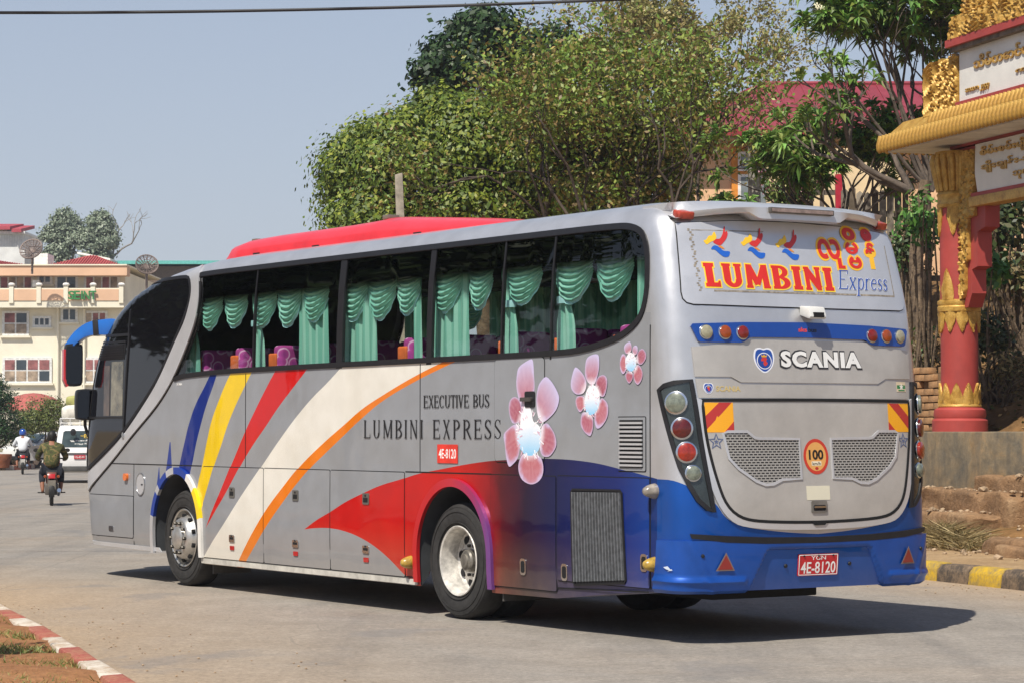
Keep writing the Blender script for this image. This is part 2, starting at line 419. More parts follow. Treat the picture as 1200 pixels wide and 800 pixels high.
    low = t.curve(y, [(2.796, .70), (2.511, .724), (2.239, .728), (1.971, .708), (1.692, .662), (1.417, .588), (1.181, .497), (.949, .383), (.737, .278), (.55, .17)], .3, 3.0, 0, 1.0)
    k = AND(lt(z, top), t.math('GREATER_THAN', z, t.math('MULTIPLY', low, t.math('GREATER_THAN', y, .6))))
    k = AND(k, AND(lt(y, 2.795), t.math('GREATER_THAN', y, -3.02)))
    yy = t.math('DIVIDE', t.math('SUBTRACT', -.0, t.math('ADD', y, t.math('MULTIPLY_ADD', dirt, .25, -.12))), 3.1, clamp=True)
    grad = t.ramp(yy, [(0, lin('#c4120f')), (.13, lin('#a81014')), (.25, lin('#560d1c')), (.36, lin('#230c2c')), (.5, lin('#101648')), (.8, lin('#11256c')), (1, lin('#134498'))])
    # tail face: blue below a line that dips under the engine cover
    rl = t.curve(ax, [(0, .845), (.574, .893), (.752, .925), (.895, .985), (.987, 1.092), (1.04, 1.141), (1.13, 1.20), (1.22, 1.25), (1.30, 1.295)], 0, 1.32, .6, 1.5)
    kr = AND(lt(y, -3.02), lt(z, rl))
    k = t.math('MAXIMUM', k, kr)
    blue = t.mix(lt(y, -3.02), grad, lin('#1a5cba'))
    col = t.mix(k, col, blue)
    col = t.mix(1.0, col, t.ramp(dirt, [(.3, (.88, .87, .85, 1)), (.65, (1, 1, 1, 1))]), 'MULTIPLY')
    low_d = t.math('MULTIPLY', t.math('SUBTRACT', 1.0, t.math('DIVIDE', z, .75), clamp=True), t.math('MULTIPLY_ADD', dirt, .9, .05), clamp=True)
    col = t.mix(t.math('MULTIPLY', low_d, .75), col, lin('#9a8566'))
    t.put(p.inputs['Base Color'], col)
    paint(p, None, coat=.55); p.inputs['Specular IOR Level'].default_value = .1; p.inputs['Coat Roughness'].default_value = .035; t.put(p.inputs['Coat Normal'], t.bump(t.noise(1.9, 2, .5, co), .12, .03))
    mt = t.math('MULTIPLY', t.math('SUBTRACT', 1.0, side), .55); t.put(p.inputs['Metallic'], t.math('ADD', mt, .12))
    t.put(p.inputs['Roughness'], t.math('MULTIPLY_ADD', dirt, .22, .24))
    t.put(p.inputs['Normal'], t.bump(t.noise(1.3, 2, .5, co), .10, .02))
    return m
M_LIV = livery()
M_SILVER = mat('silver_paint', '#d2d3d6', .34, .5, .04, 3, coat=.3)
M_LID = mat('warm_silver_paint', '#bdb9b3', .42, .35, .05, 4, coat=.2)
M_BLUE = mat('blue_paint', '#174fa6', .33, .35, .08, 3, coat=.3)
M_BAND = mat('deep_blue_panel', '#15479c', .35, .2, .05, 5, coat=.4)
M_BLACK = mat('black_rubber', '#16161a', .55, 0, .15, 12)
M_GAP = mat('dark_gap', '#0b0b0d', .8, 0, 0)
M_DARKP = mat('dark_plastic', '#1d1e21', .42, 0, .1, 8)
M_CHROME = mat('chrome', '#c9ccd0', .18, 1, .05, 20)
M_RED = mat('red_cover_paint', '#d8343f', .42, .0, .08, 3, coat=.3)
M_DGLASS = None
def dark_glass():
    m, t, p = new_mat('dark_glass')
    p.inputs['Base Color'].default_value = (.006, .006, .008, 1); p.inputs['Roughness'].default_value = .025
    p.inputs['IOR'].default_value = 1.52
    return m
M_DGLASS = dark_glass()
def tint_glass():
    m, t, p = new_mat('tinted_glass')
    co = t.objco(); sp = t.new('ShaderNodeSeparateXYZ'); t.l.new(co, sp.inputs[0]); z = sp.outputs[2]
    tr = t.new('ShaderNodeBsdfTransparent')
    band = t.math('DIVIDE', t.math('SUBTRACT', z, 3.0), .07, clamp=True)   # upper glass fades to near black
    t.l.new(t.mix(band, (.90, .94, .92, 1), (.004, .004, .005, 1)), tr.inputs[0])
    gl = t.new('ShaderNodeBsdfGlossy'); gl.inputs['Roughness'].default_value = .015
    t.put(gl.inputs['Normal'], t.bump(t.noise(1.1, 1, .4, co), .05, .02))
    ge = t.new('ShaderNodeNewGeometry'); dt = t.new('ShaderNodeVectorMath', operation='DOT_PRODUCT'); t.l.new(ge.outputs['Normal'], dt.inputs[0]); t.l.new(ge.outputs['Incoming'], dt.inputs[1])
    k = t.math('POWER', t.math('SUBTRACT', 1.0, t.math('ABSOLUTE', dt.outputs['Value']), clamp=True), 5.0); fr = t.math('MULTIPLY_ADD', k, .92, .06)
    mx = t.new('ShaderNodeMixShader'); t.l.new(fr, mx.inputs[0]); t.l.new(tr.outputs[0], mx.inputs[1]); t.l.new(gl.outputs[0], mx.inputs[2])
    t.l.new(mx.outputs[0], t.n['Material Output'].inputs[0])
    return m
M_TINT = tint_glass()
M_PRINT = mat_attr('printed_vinyl', .4, coat=.3)
M_TYRE = mat('tyre_rubber', '#2b2a29', .8, 0, .2, 14, bump=.3, bscale=60)
M_RIM = mat('wheel_steel', '#bfbdb8', .35, .75, .12, 9, bump=.1)
M_RIMD = mat('wheel_dirty_steel', '#d2cec6', .5, .3, .2, 12, bump=.1)

# ------------------------------------------------------------------ coach: conforming patches
def surf_point(surf, a, b, off):
    """point of the body skin at (a, height b), pushed out by off along the skin's normal"""
    def P(a, b):
        if surf == 'left': return Vector((left_x(a, b), a, b))
        if surf == 'right': return Vector((-left_x(a, b), a, b))
        if surf == 'rear': return Vector((a, rear_y(a, b), b))
        x, y = wrap(a, b); return Vector((x, y, b))
    p = P(a, b)
    if off == 0: return p
    e = .004
    n = (P(a+e, b)-P(a-e, b)).cross(P(a, b+e)-P(a, b-e))
    n = n.normalized() if n.length > 1e-12 else Vector((0, -1, 0))
    ref = {'left': Vector((-1, 0, 0)), 'right': Vector((1, 0, 0)), 'rear': Vector((0, -1, 0))}.get(surf)
    if ref is None: ref = Vector((p.x*.4, -1 if abs(a) < 1.2 else -.2, 0)) if abs(a) < 1.2 else Vector((p.x, -.6, 0))
    if n.dot(ref) < 0: n = -n
    return p+n*off
def conform(name, polys, surf, off0, off1, m, parent, step=.15, cols=None, micro=0, tris=None, clip=None, stepb=None, smooth=35):
    """flat outlines (a, height) laid on the body skin between two offsets: real thickness, follows the curve"""
    b = bmesh.new(); lay = b.faces.layers.int.new('id'); fl = b.verts.layers.int.new('top'); hl = b.verts.layers.int.new('grp')
    if tris is not None:
        vs = [b.verts.new((a, c, 0)) for a, c in tris[0]]
        for q in tris[1]:
            try: b.faces.new([vs[i] for i in q])
            except ValueError: pass
    else:
        for i, q in enumerate(polys):
            vs = [b.verts.new((a, c, 0)) for a, c in q]
            for v in vs: v[hl] = i
            f = b.faces.new(vs); f[lay] = i
    if clip:
        for co, no in clip: bmesh.ops.bisect_plane(b, geom=b.verts[:]+b.edges[:]+b.faces[:], plane_co=co, plane_no=no, clear_outer=True)
    for f in b.faces:
        f.normal_update()
        if f.normal.z < 0: f.normal_flip()
    bmesh.ops.triangulate(b, faces=b.faces[:])
    for ax, stp in ((0, step), (1, stepb or step*2)):
        lo = min(v.co[ax] for v in b.verts); hi = max(v.co[ax] for v in b.verts)
        k = math.floor(lo/stp)+1
        while k*stp < hi:
            co = [0, 0, 0]; co[ax] = k*stp+1e-5; no = [0, 0, 0]; no[ax] = 1
            bmesh.ops.bisect_plane(b, geom=b.verts[:]+b.edges[:]+b.faces[:], plane_co=co, plane_no=no); k += 1
    if off1 > off0:
        ex = bmesh.ops.extrude_face_region(b, geom=b.faces[:])
        for v in ex['geom']:
            if isinstance(v, bmesh.types.BMVert): v[fl] = 1
    for v in b.verts:
        o = (off1 if (v[fl] or off1 <= off0) else off0)+micro*v[hl]
        v.co = surf_point(surf, v.co.x, v.co.y, o)
    if off1 > off0: bmesh.ops.recalc_face_normals(b, faces=b.faces[:])
    else:
        for f in b.faces: f.normal_update()
        f = max(b.faces, key=lambda q: q.calc_area()); c = f.calc_center_median()
        if f.normal.dot(Vector((c.x, 0 if surf in ('left', 'right') else c.y+1.5, 0))) < 0: bmesh.ops.reverse_faces(b, faces=b.faces[:])
    me = bpy.data.meshes.new(name)
    ids = [f[lay] for f in b.faces]
    b.to_mesh(me); b.free()
    if cols:
        at = me.color_attributes.new('Col', 'FLOAT_COLOR', 'CORNER'); arr = []
        for p, i in zip(me.polygons, ids):
            for li in p.loop_indices:
                c = cols[i](me.vertices[me.loops[li].vertex_index].co) if callable(cols[i]) else cols[i]
                arr += list(c)
        at.data.foreach_set('color', arr)
    me.polygons.foreach_set('use_smooth', [True]*len(me.polygons)); me.set_sharp_from_angle(angle=R(smooth))
    return link(name, me, m, parent)
def outline_strip(P, w, closed=True):
    """polygons of a strip of width w along an outline"""
    n = len(P); out = []; L = []; Rr = []
    for i in range(n):
        p0 = Vector(P[i-1] if (closed or i > 0) else P[i]); p1 = Vector(P[(i+1) % n] if (closed or i < n-1) else P[i])
        d = (p1-p0); d = d.normalized() if d.length > 1e-9 else Vector((1, 0)); nn = Vector((-d.y, d.x))*w/2
        L.append(tuple(Vector(P[i])+nn)); Rr.append(tuple(Vector(P[i])-nn))
    for i in range(n if closed else n-1):
        j = (i+1) % n; out.append([L[i], L[j], Rr[j], Rr[i]])
    return out
def strip_tris(P, w, closed=True):
    Q = outline_strip(P, w, closed); n = len(Q); vs = []; fs = []
    for i, q in enumerate(Q): vs += [q[0], q[3]]
    if not closed: vs += [Q[-1][1], Q[-1][2]]
    m = len(vs)//2
    for i in range(n): j = (i+1) % m; fs.append((2*i, 2*j, 2*j+1, 2*i+1))
    return vs, fs

bus = empty('coach', BUS_O, TH, 'large grey, red and blue touring coach with coloured stripes and printed flowers', 'bus')

# ------------------------------------------------------------------ coach: body shell with a hollow saloon, window openings and wheel wells
def zbot(y): return interp([(-3.6, .42), (-2.9, .41), (-1.6, .275), (0, .262), (5.1, .262), (6.0, .345), (9, .36)], y)
def shell_ring(z, inset=0, n1=14, n2=44, n3=14, y0=None, y1=None):
    w = W(z)-inset; yr = YR(z)+inset; yf = YF(z)-inset
    if y0 is not None: yr = max(yr, y0)
    if y1 is not None: yf = min(yf, y1)
    pts = []
    for i in range(n1+1):
        a = math.pi/2*i/n1; pts.append((-w*math.sin(a)**(2/NR), yr+LR-LR*math.cos(a)**(2/NR)))
    ya = yr+LR; yb = yf-LF
    for i in range(1, n2): pts.append((-w, ya+(yb-ya)*i/n2))
    for i in range(n3, -1, -1):
        a = math.pi/2*i/n3; pts.append((-w*math.sin(a)**(2/NF), yf-LF+LF*math.cos(a)**(2/NF)))
    m = len(pts)
    return pts+[(-x, y) for x, y in pts[m-2:0:-1]]
def loft(b, rings, flip):
    L = [[b.verts.new(p) for p in r] for r in rings]; n = len(L[0]); F = []
    for r0, r1 in zip(L, L[1:]):
        for k in range(n): F.append(b.faces.new((r0[k], r0[(k+1) % n], r1[(k+1) % n], r1[k])))
    F.append(b.faces.new(L[0][::-1])); F.append(b.faces.new(L[-1]))
    return F
OPEN = smooth_poly([(5.80, 2.232), (5.62, 2.43), (5.44, 2.66), (5.31, 2.83), (5.245, 3.0), (5.255, 3.18), (5.30, 3.30), (5.10, 3.322), (4.2, 3.325), (2, 3.325), (0, 3.322), (-1.6, 3.32), (-2.32, 3.315), (-2.60, 3.296),
                    (-2.765, 3.235), (-2.845, 3.11), (-2.872, 2.92), (-2.868, 2.74), (-2.80, 2.575), (-2.62, 2.46), (-2.36, 2.385), (-1.95, 2.328), (-1.45, 2.31), (0, 2.302), (2, 2.294), (4, 2.283), (5.0, 2.268), (5.55, 2.246)], 3)
ARCH = ((0.02, .56, .60, .625), (5.68, .575, .575, .635))      # y, z, half width, height radius
def arch_poly(yc, zc, ry, rz, zl=-.2):
    P = [(yc-ry, zl)]
    for k in range(25):
        a = math.pi-math.pi*k/24; P.append((yc+ry*math.cos(a), zc+rz*math.sin(a)))
    P.append((yc+ry, zl)); return P
def make_body():
    zs = [.44, .5, .6, .75, .9, 1.05, 1.2, 1.35, 1.5, 1.7, 1.9, 2.1, 2.25, 2.4, 2.55, 2.7, 2.85, 3.0, 3.1, 3.18, 3.25, 3.31, 3.36, 3.40, 3.435, 3.465, 3.49, 3.51, 3.527, 3.54, 3.548, 3.554]
    b = bmesh.new()
    r0 = [(x*.985, y, zbot(y)) for x, y in shell_ring(.44)]
    loft(b, [r0]+[[(x, y, z) for x, y in shell_ring(z)] for z in zs], False)
    b2 = bmesh.new()
    loft(b2, [[(x, y, z) for x, y in shell_ring(z, .075)] for z in (1.25, 1.5, 2.0, 2.3, 2.7, 3.0, 3.2, 3.3, 3.4, 3.44)], True)
    bmesh.ops.recalc_face_normals(b, faces=b.faces[:]); bmesh.ops.recalc_face_normals(b2, faces=b2.faces[:])
    me = bpy.data.meshes.new('body'); b.to_mesh(me); b.free()
    cav = bpy.data.meshes.new('cavity'); b2.to_mesh(cav); b2.free()
    o = link('body', me, [M_LIV, mat('saloon_lining', '#3a3d40', .8)])
    cut = []
    def cutter(me_):
        c = bpy.data.objects.new('cutter', me_); COL.objects.link(c); cut.append(c); me_.materials.append(MATS['saloon_lining'])
        md = o.modifiers.new('b', 'BOOLEAN'); md.operation = 'DIFFERENCE'; md.solver = 'EXACT'; md.object = c
        try: md.material_mode = 'TRANSFER'
        except Exception: pass
    cutter(cav)
    for sx in (-1, 1):
        x0, x1 = (sx*1.6, sx*.95)
        cutter(MB().prism(OPEN, min(x0, x1), max(x0, x1), 'x').build('cutter_shape', None).data)
        for a in ARCH: cutter(MB().prism(arch_poly(*a), min(sx*1.6, sx*.62), max(sx*1.6, sx*.62), 'x').build('cutter_shape', None).data)
    dg = bpy.context.evaluated_depsgraph_get(); out = bpy.data.meshes.new_from_object(o.evaluated_get(dg))
    o.modifiers.clear(); o.data = out
    for c in [q for q in bpy.data.objects if q.name.startswith('cutter')]: bpy.data.objects.remove(c)
    out.polygons.foreach_set('use_smooth', [True]*len(out.polygons)); out.set_sharp_from_angle(angle=R(28))
    o.parent = bus
    return o
body = make_body()

# window trim, panes, pillars
conform('window_trim', None, 'left', -.01, .012, M_BLACK, body, tris=strip_tris(OPEN, .05))
conform('window_trim', None, 'right', -.01, .012, M_BLACK, body, tris=strip_tris(OPEN, .05))
PANES = [(5.9, 3.93), (3.93, 2.175), (2.06, .49), (.415, -.752), (-.752, -1.52), (-1.52, -3.0)]
for sd_ in ('left', 'right'):
    for a, c in PANES:
        conform('window_pane', [OPEN], sd_, -.006, -.006, M_TINT, bus, clip=[((a-.006, 0, 0), (1, 0, 0)), ((c+.006, 0, 0), (-1, 0, 0))])
    for a, w_ in ((3.93, .018), (2.117, .115), (.452, .085), (-.752, .022), (-1.52, .022)):
        conform('window_pillar', [[(a-w_/2, 2.26), (a+w_/2, 2.26), (a+w_/2, 3.34), (a-w_/2, 3.34)]], sd_, -.03, .002, M_BLACK, bus)

# cab glazing, silver sweep and driver's hatch
FG = smooth_poly([(7.78, 2.75), (7.62, 2.95), (7.42, 3.10), (7.12, 3.205), (6.69, 3.272), (6.19, 3.30), (5.60, 3.308), (5.475, 3.24), (5.445, 3.08), (5.55, 2.876), (5.74, 2.66), (6.10, 2.30), (6.45, 2.04), (7.07, 1.66), (7.6, 1.42), (8.0, 1.255), (8.14, 1.24), (8.12, 1.5), (8.05, 1.9), (7.93, 2.4)], 3)
SW_IN = [(5.60, 3.33), (5.46, 3.27), (5.415, 3.1), (5.52, 2.85), (5.74, 2.62), (6.10, 2.26), (6.45, 1.995), (7.07, 1.61), (7.6, 1.36), (8.08, 1.17)]
SW_OUT = [(5.33, 3.42), (5.26, 3.25), (5.225, 3.03), (5.29, 2.80), (5.50, 2.52), (5.80, 2.22), (6.2, 1.94), (6.86, 1.60), (7.4, 1.31), (8.09, .965)]
sw_poly = [tuple(v) for v in [(p.x, p.y) for p in smooth_path([(a, b, 0) for a, b in SW_IN], 4)]]+[(p.x, p.y) for p in smooth_path([(a, b, 0) for a, b in SW_OUT], 4)][::-1]
fg_strip = strip_tris(FG, .035)
for sd_ in ('left', 'right'):
    conform('cab_glass', [FG], sd_, .0, .014, M_DGLASS, bus, step=.05, stepb=.05)
    conform('glass_seal', None, sd_, .0, .02, M_BLACK, bus, tris=fg_strip)
    sw = conform('silver_sweep', [sw_poly], sd_, 0, .02, M_SILVER, bus, step=.1)
    conform('sweep_groove', None, sd_, 0, .004, M_GAP, bus, tris=strip_tris([(p.x, p.y) for p in smooth_path([(a, b, 0) for a, b in SW_OUT[2:]], 4)], .03, False))
for i, (P, w_) in enumerate((([(6.93, 2.735), (7.78, 2.735)], .03), ([(6.935, 2.735), (7.06, 1.68)], .032), ([(7.02, 2.66), (7.79, 2.66)], .022), ([(7.045, 1.81), (8.06, 1.81)], .028), ([(6.955, 2.74), (6.93, 3.22)], .018))):
    conform('hatch_frame', None, 'left', .006, .026, M_DARKP, bus, tris=strip_tris(P, w_, False))
lv = conform('louvre_panel', [[(7.05, 2.46), (7.78, 2.46), (7.80, 2.64), (7.03, 2.64)]], 'left', .006, .018, M_DARKP, bus)
for k in range(6): conform('louvre', [[(7.07, 2.475+k*.027), (7.77, 2.475+k*.027), (7.77, 2.49+k*.027), (7.07, 2.49+k*.027)]], 'left', .018, .026, M_BLACK, lv)
conform('slide_window', [[(7.10, 1.83), (7.42, 1.83), (7.40, 2.44), (7.08, 2.44)]], 'left', .006, .0165, mat('pale_see_through', '#6f6a58', .2, 0, .4, 5, coat=.8), bus)  # both panes: mottled colour painted in place of the bright view through
conform('slide_window', [[(7.46, 1.83), (7.62, 1.83), (7.60, 2.40), (7.45, 2.40)]], 'left', .006, .0165, mat('brown_see_through', '#4a3a2c', .2, 0, .4, 5, coat=.8), bus)
# windscreen seen from other sides
def front_patch():
    mb = MB(); n = 24; zs = [1.25+1.75*k/14 for k in range(15)]
    vs = []
    for z in zs:
        w = W(z)*.965
        for i in range(n+1):
            x = -w+2*w*i/n; q = min(abs(x)/W(z), .999); vs.append((x, YF(z)-LF+LF*(1-q**NF)**(1/NF)+.006, z))
    fs = [(k*(n+1)+i, k*(n+1)+i+1, (k+1)*(n+1)+i+1, (k+1)*(n+1)+i) for k in range(14) for i in range(n)]
    mb.add(vs, fs); return mb.build('windscreen', M_DGLASS, bus, smooth=60)
front_patch()

# side doors and lockers: each panel stands proud of a dark joint
def panel(name, y0, y1, z0, z1, r=.02, off=.006, m=None, surf='left'):
    o = conform(name, [rrect(min(y0, y1), max(y0, y1), z0, z1, r)], surf, .001, off, m or M_LIV, bus)
    conform('joint', [rrect(min(y0, y1)-.008, max(y0, y1)+.008, z0-.008, z1+.008, r+.006)], surf, 0, .0022, M_GAP, o)
    return o
SEAM = 1.292
for a, c in ((5.06, 3.67), (3.67, 2.28), (2.28, .87)):
    P = panel('luggage_door', a-.008, c+.008, .335, SEAM-.008)
    ym = (a+c)/2
    for z_, hm in ((1.03, mat('dull_latch', '#7c7a74', .4, .6)), (.555, M_CHROME)):
        k = conform('door_latch', [rrect(ym-.06, ym+.06, z_-(.055 if z_ > .8 else .038), z_+(.05 if z_ > .8 else .035), .012)], 'left', .006, .014, hm, P)
        conform('latch_recess', [rrect(ym-.042, ym+.042, z_-(.036 if z_ > .8 else .012), z_+(.008 if z_ > .8 else .014), .006)], 'left', .0141, .0155, M_GAP, P)
        conform('latch_key', [ellipse(ym, z_+.028, .012, .010, 12)], 'left', .014, .02, M_DARKP, P)
    conform('door_reflector', [rrect(ym-.045, ym+.045, .435, .478, .005)], 'left', .006, .012, mat('red_reflector', '#b01318', .25, 0, .05, coat=.6), P)
panel('service_door', -.66, -1.43, 1.40, 2.285, .05)
panel('wheel_panel', -.60, -1.60, .335, SEAM-.006, .02)
panel('radiator_door', -1.63, -2.92, .43, SEAM-.0, .02)
panel('front_locker', 6.82, 8.05, .47, .93, .02)
for P, nm in (([(6.80, SEAM), (7.75, SEAM)], 'seam'), ([(6.81, SEAM), (6.81, .37)], 'seam'), ([(5.1, SEAM), (6.80, SEAM)], 'seam'), ([(.86, SEAM), (-.6, SEAM)], 'seam'), ([(-2.93, .42), (-2.93, 2.5)], 'seam'), ([(4.08, SEAM), (4.08, 2.25)], 'seam'), ([(.60, SEAM), (.60, 2.27)], 'seam'), ([(5.08, .335), (.62, .335)], 'seam'), ([(-.60, .335), (-2.9, .40)], 'seam')):
    conform(nm, None, 'left', 0, .0022, M_GAP, body, tris=strip_tris(P, .011, False))
# sill below the lockers
conform('sill', [[(5.10, .27), (5.10, .32), (.66, .32), (.66, .27)]], 'left', 0, .012, mat('sill_paint', '#c9c6bd', .4, .1, .15, 5), bus)
conform('sill', [[(6.08, .345), (6.14, .39), (8.02, .40), (8.0, .36)]], 'left', 0, .014, M_SILVER, bus)
# fuel flap, marker lamps, latches
conform('fuel_flap', [ellipse(6.625, 1.07, .105, .115)], 'left', 0, .007, M_SILVER, bus)
conform('flap_rim', None, 'left', 0, .010, M_CHROME, bus, tris=strip_tris(ellipse(6.625, 1.07, .11, .12, 28), .012))
conform('flap_catch', [rrect(6.56, 6.60, 1.06, 1.075, .005)], 'left', .007, .012, M_DARKP, bus)
conform('side_indicator', [rrect(6.955, 7.045, 1.105, 1.185, .03)], 'left', 0, .03, mat('amber_lens', '#d2691e', .2, 0, .1, coat=.8), bus)
conform('badge', [rrect(7.03, 7.085, 1.57, 1.645, .025)], 'left', .02, .03, M_CHROME, bus)
conform('locker_latch', [rrect(7.34, 7.46, .53, .585, .01)], 'left', .006, .014, M_CHROME, bus)
conform('door_handle', [rrect(-1.30, -1.145, 1.865, 2.0, .02)], 'left', .006, .014, M_DARKP, bus)
conform('handle_grip', [rrect(-1.27, -1.10, 1.915, 1.95, .01)], 'left', .014, .034, mat('worn_metal', '#6d6a66', .4, .7), bus)
for y_, z_ in ((-1.734, .50), (-1.111, .516), (-2.854, .627)):
    q = conform('panel_latch', [rrect(y_-.045, y_+.045, z_-.07, z_+.07, .03)], 'left', .006, .012, M_CHROME, bus)
    conform('latch_recess', [rrect(y_-.028, y_+.028, z_-.05, z_+.05, .02)], 'left', .0122, .0135, M_GAP, q)
for y_, z_, c_ in ((-2.985, 1.195, '#8f877c'), (-2.985, .62, '#b0903a'), (.762, .47, '#b0903a')):
    p0 = surf_point('left', y_, z_, 0); p1 = surf_point('left', y_, z_, .1); d = (p1-p0)
    MB().tube([p0, p0+d*.25, p0+d*.7, p0+d*1.0, p0+d*1.08], [.062, .058, .045, .028, .006], 16).build('side_marker', mat('marker_lens_'+c_[1:4], c_, .3, 0, .2, 20, coat=.5), bus, smooth=50)
# upper louvre and radiator grille
lp = panel('vent_panel', -2.50, -2.87, 1.35, 1.775, .01, .008)
conform('vent_back', [rrect(-2.845, -2.525, 1.375, 1.755, .005)], 'left', .0082, .0098, M_GAP, lp)
for k in range(11): conform('vent_slat', [[(-2.84, 1.385+k*.0337), (-2.53, 1.385+k*.0337), (-2.53, 1.402+k*.0337), (-2.84, 1.402+k*.0337)]], 'left', .0098, .022, M_SILVER, lp)
GR = [(-1.84, 1.165), (-1.86, 1.185), (-2.53, 1.19), (-2.555, 1.17), (-2.61, .48), (-2.59, .455), (-1.89, .405), (-1.865, .42)]
gp = conform('radiator_grille', [GR], 'left', .0065, .0085, M_GAP, bus)
conform('grille_rim', None, 'left', .006, .016, M_BLACK, gp, tris=strip_tris(GR, .018))
mslat = mat('grille_slat', '#6d7074', .45, .3, .2, 20)
for k in range(17):
    f = (k+.7)/17.2; ya, yb = -1.845-.71*f, -1.868-.735*f
    zt = 1.165+.01*f; zb = .43+.05*f
    conform('grille_slat', [[(ya-.0065, zt), (ya+.0065, zt), (yb+.0065, zb), (yb-.0065, zb)]], 'left', .0085, .030, mslat, gp, step=.5)

# wheel-arch trims
def arch_trim(yc, zc, ry, rz, cols, zend):
    """ring strip round the arch; cols: list of (angle limit, material)"""
    n = 48; w_ = .06
    def pt(a, e): return (yc+(ry+e)*math.cos(a), zc+(rz+e)*math.sin(a))
    root = None
    lo = 180.0
    parts = []
    for hi_, m_ in cols:
        seg = max(3, int((lo-hi_)/5)); P = []
        A = [R(lo+(hi_-lo)*k/seg) for k in range(seg+1)]
        q = [pt(a, w_) for a in A]+[pt(a, -.012) for a in A][::-1]
        parts.append(conform('wheel_arch_trim', [q], 'left', 0, .035, m_, bus, step=.06)); lo = hi_
    for sg, m_ in ((-1, cols[0][1]), (1, cols[-1][1])):
        ye = yc+sg*ry
        q = [(ye-sg*.012, zc), (ye+sg*w_, zc), (ye+sg*w_, zend), (ye-sg*.012, zend)]
        parts.append(conform('wheel_arch_trim', [q], 'left', 0, .034, m_, bus, step=.06))
mb_, ms_, my_, mw_ = mat('blue_vinyl', '#1d3a8f', .35, 0, .05), M_SILVER, mat('yellow_vinyl', '#f2cf1d', .35, 0, .05), mat('white_vinyl', '#dedcd6', .35, 0, .05)
# (angle 180 is the rear side of the arch in local y-up view: rear -> front)
arch_trim(*ARCH[1], [(166, mw_), (136, my_), (116, mw_), (86, mb_), (68, ms_), (46, mb_), (38, ms_), (14, mb_), (0, ms_)], .33)
def rear_trim_mat():
    m, t, p = new_mat('rear_trim_paint'); sp = t.new('ShaderNodeSeparateXYZ'); t.l.new(t.objco(), sp.inputs[0])
    f = t.math('DIVIDE', t.math('SUBTRACT', .35, sp.outputs[1]), 1.0, clamp=True)
    t.put(p.inputs['Base Color'], t.ramp(f, [(0, lin('#d0252a')), (.35, lin('#cf3345')), (.7, lin('#a8356a')), (.95, lin('#7a4a94'))])); paint(p, None); return m
arch_trim(*ARCH[0], [(0, rear_trim_mat())], .30)

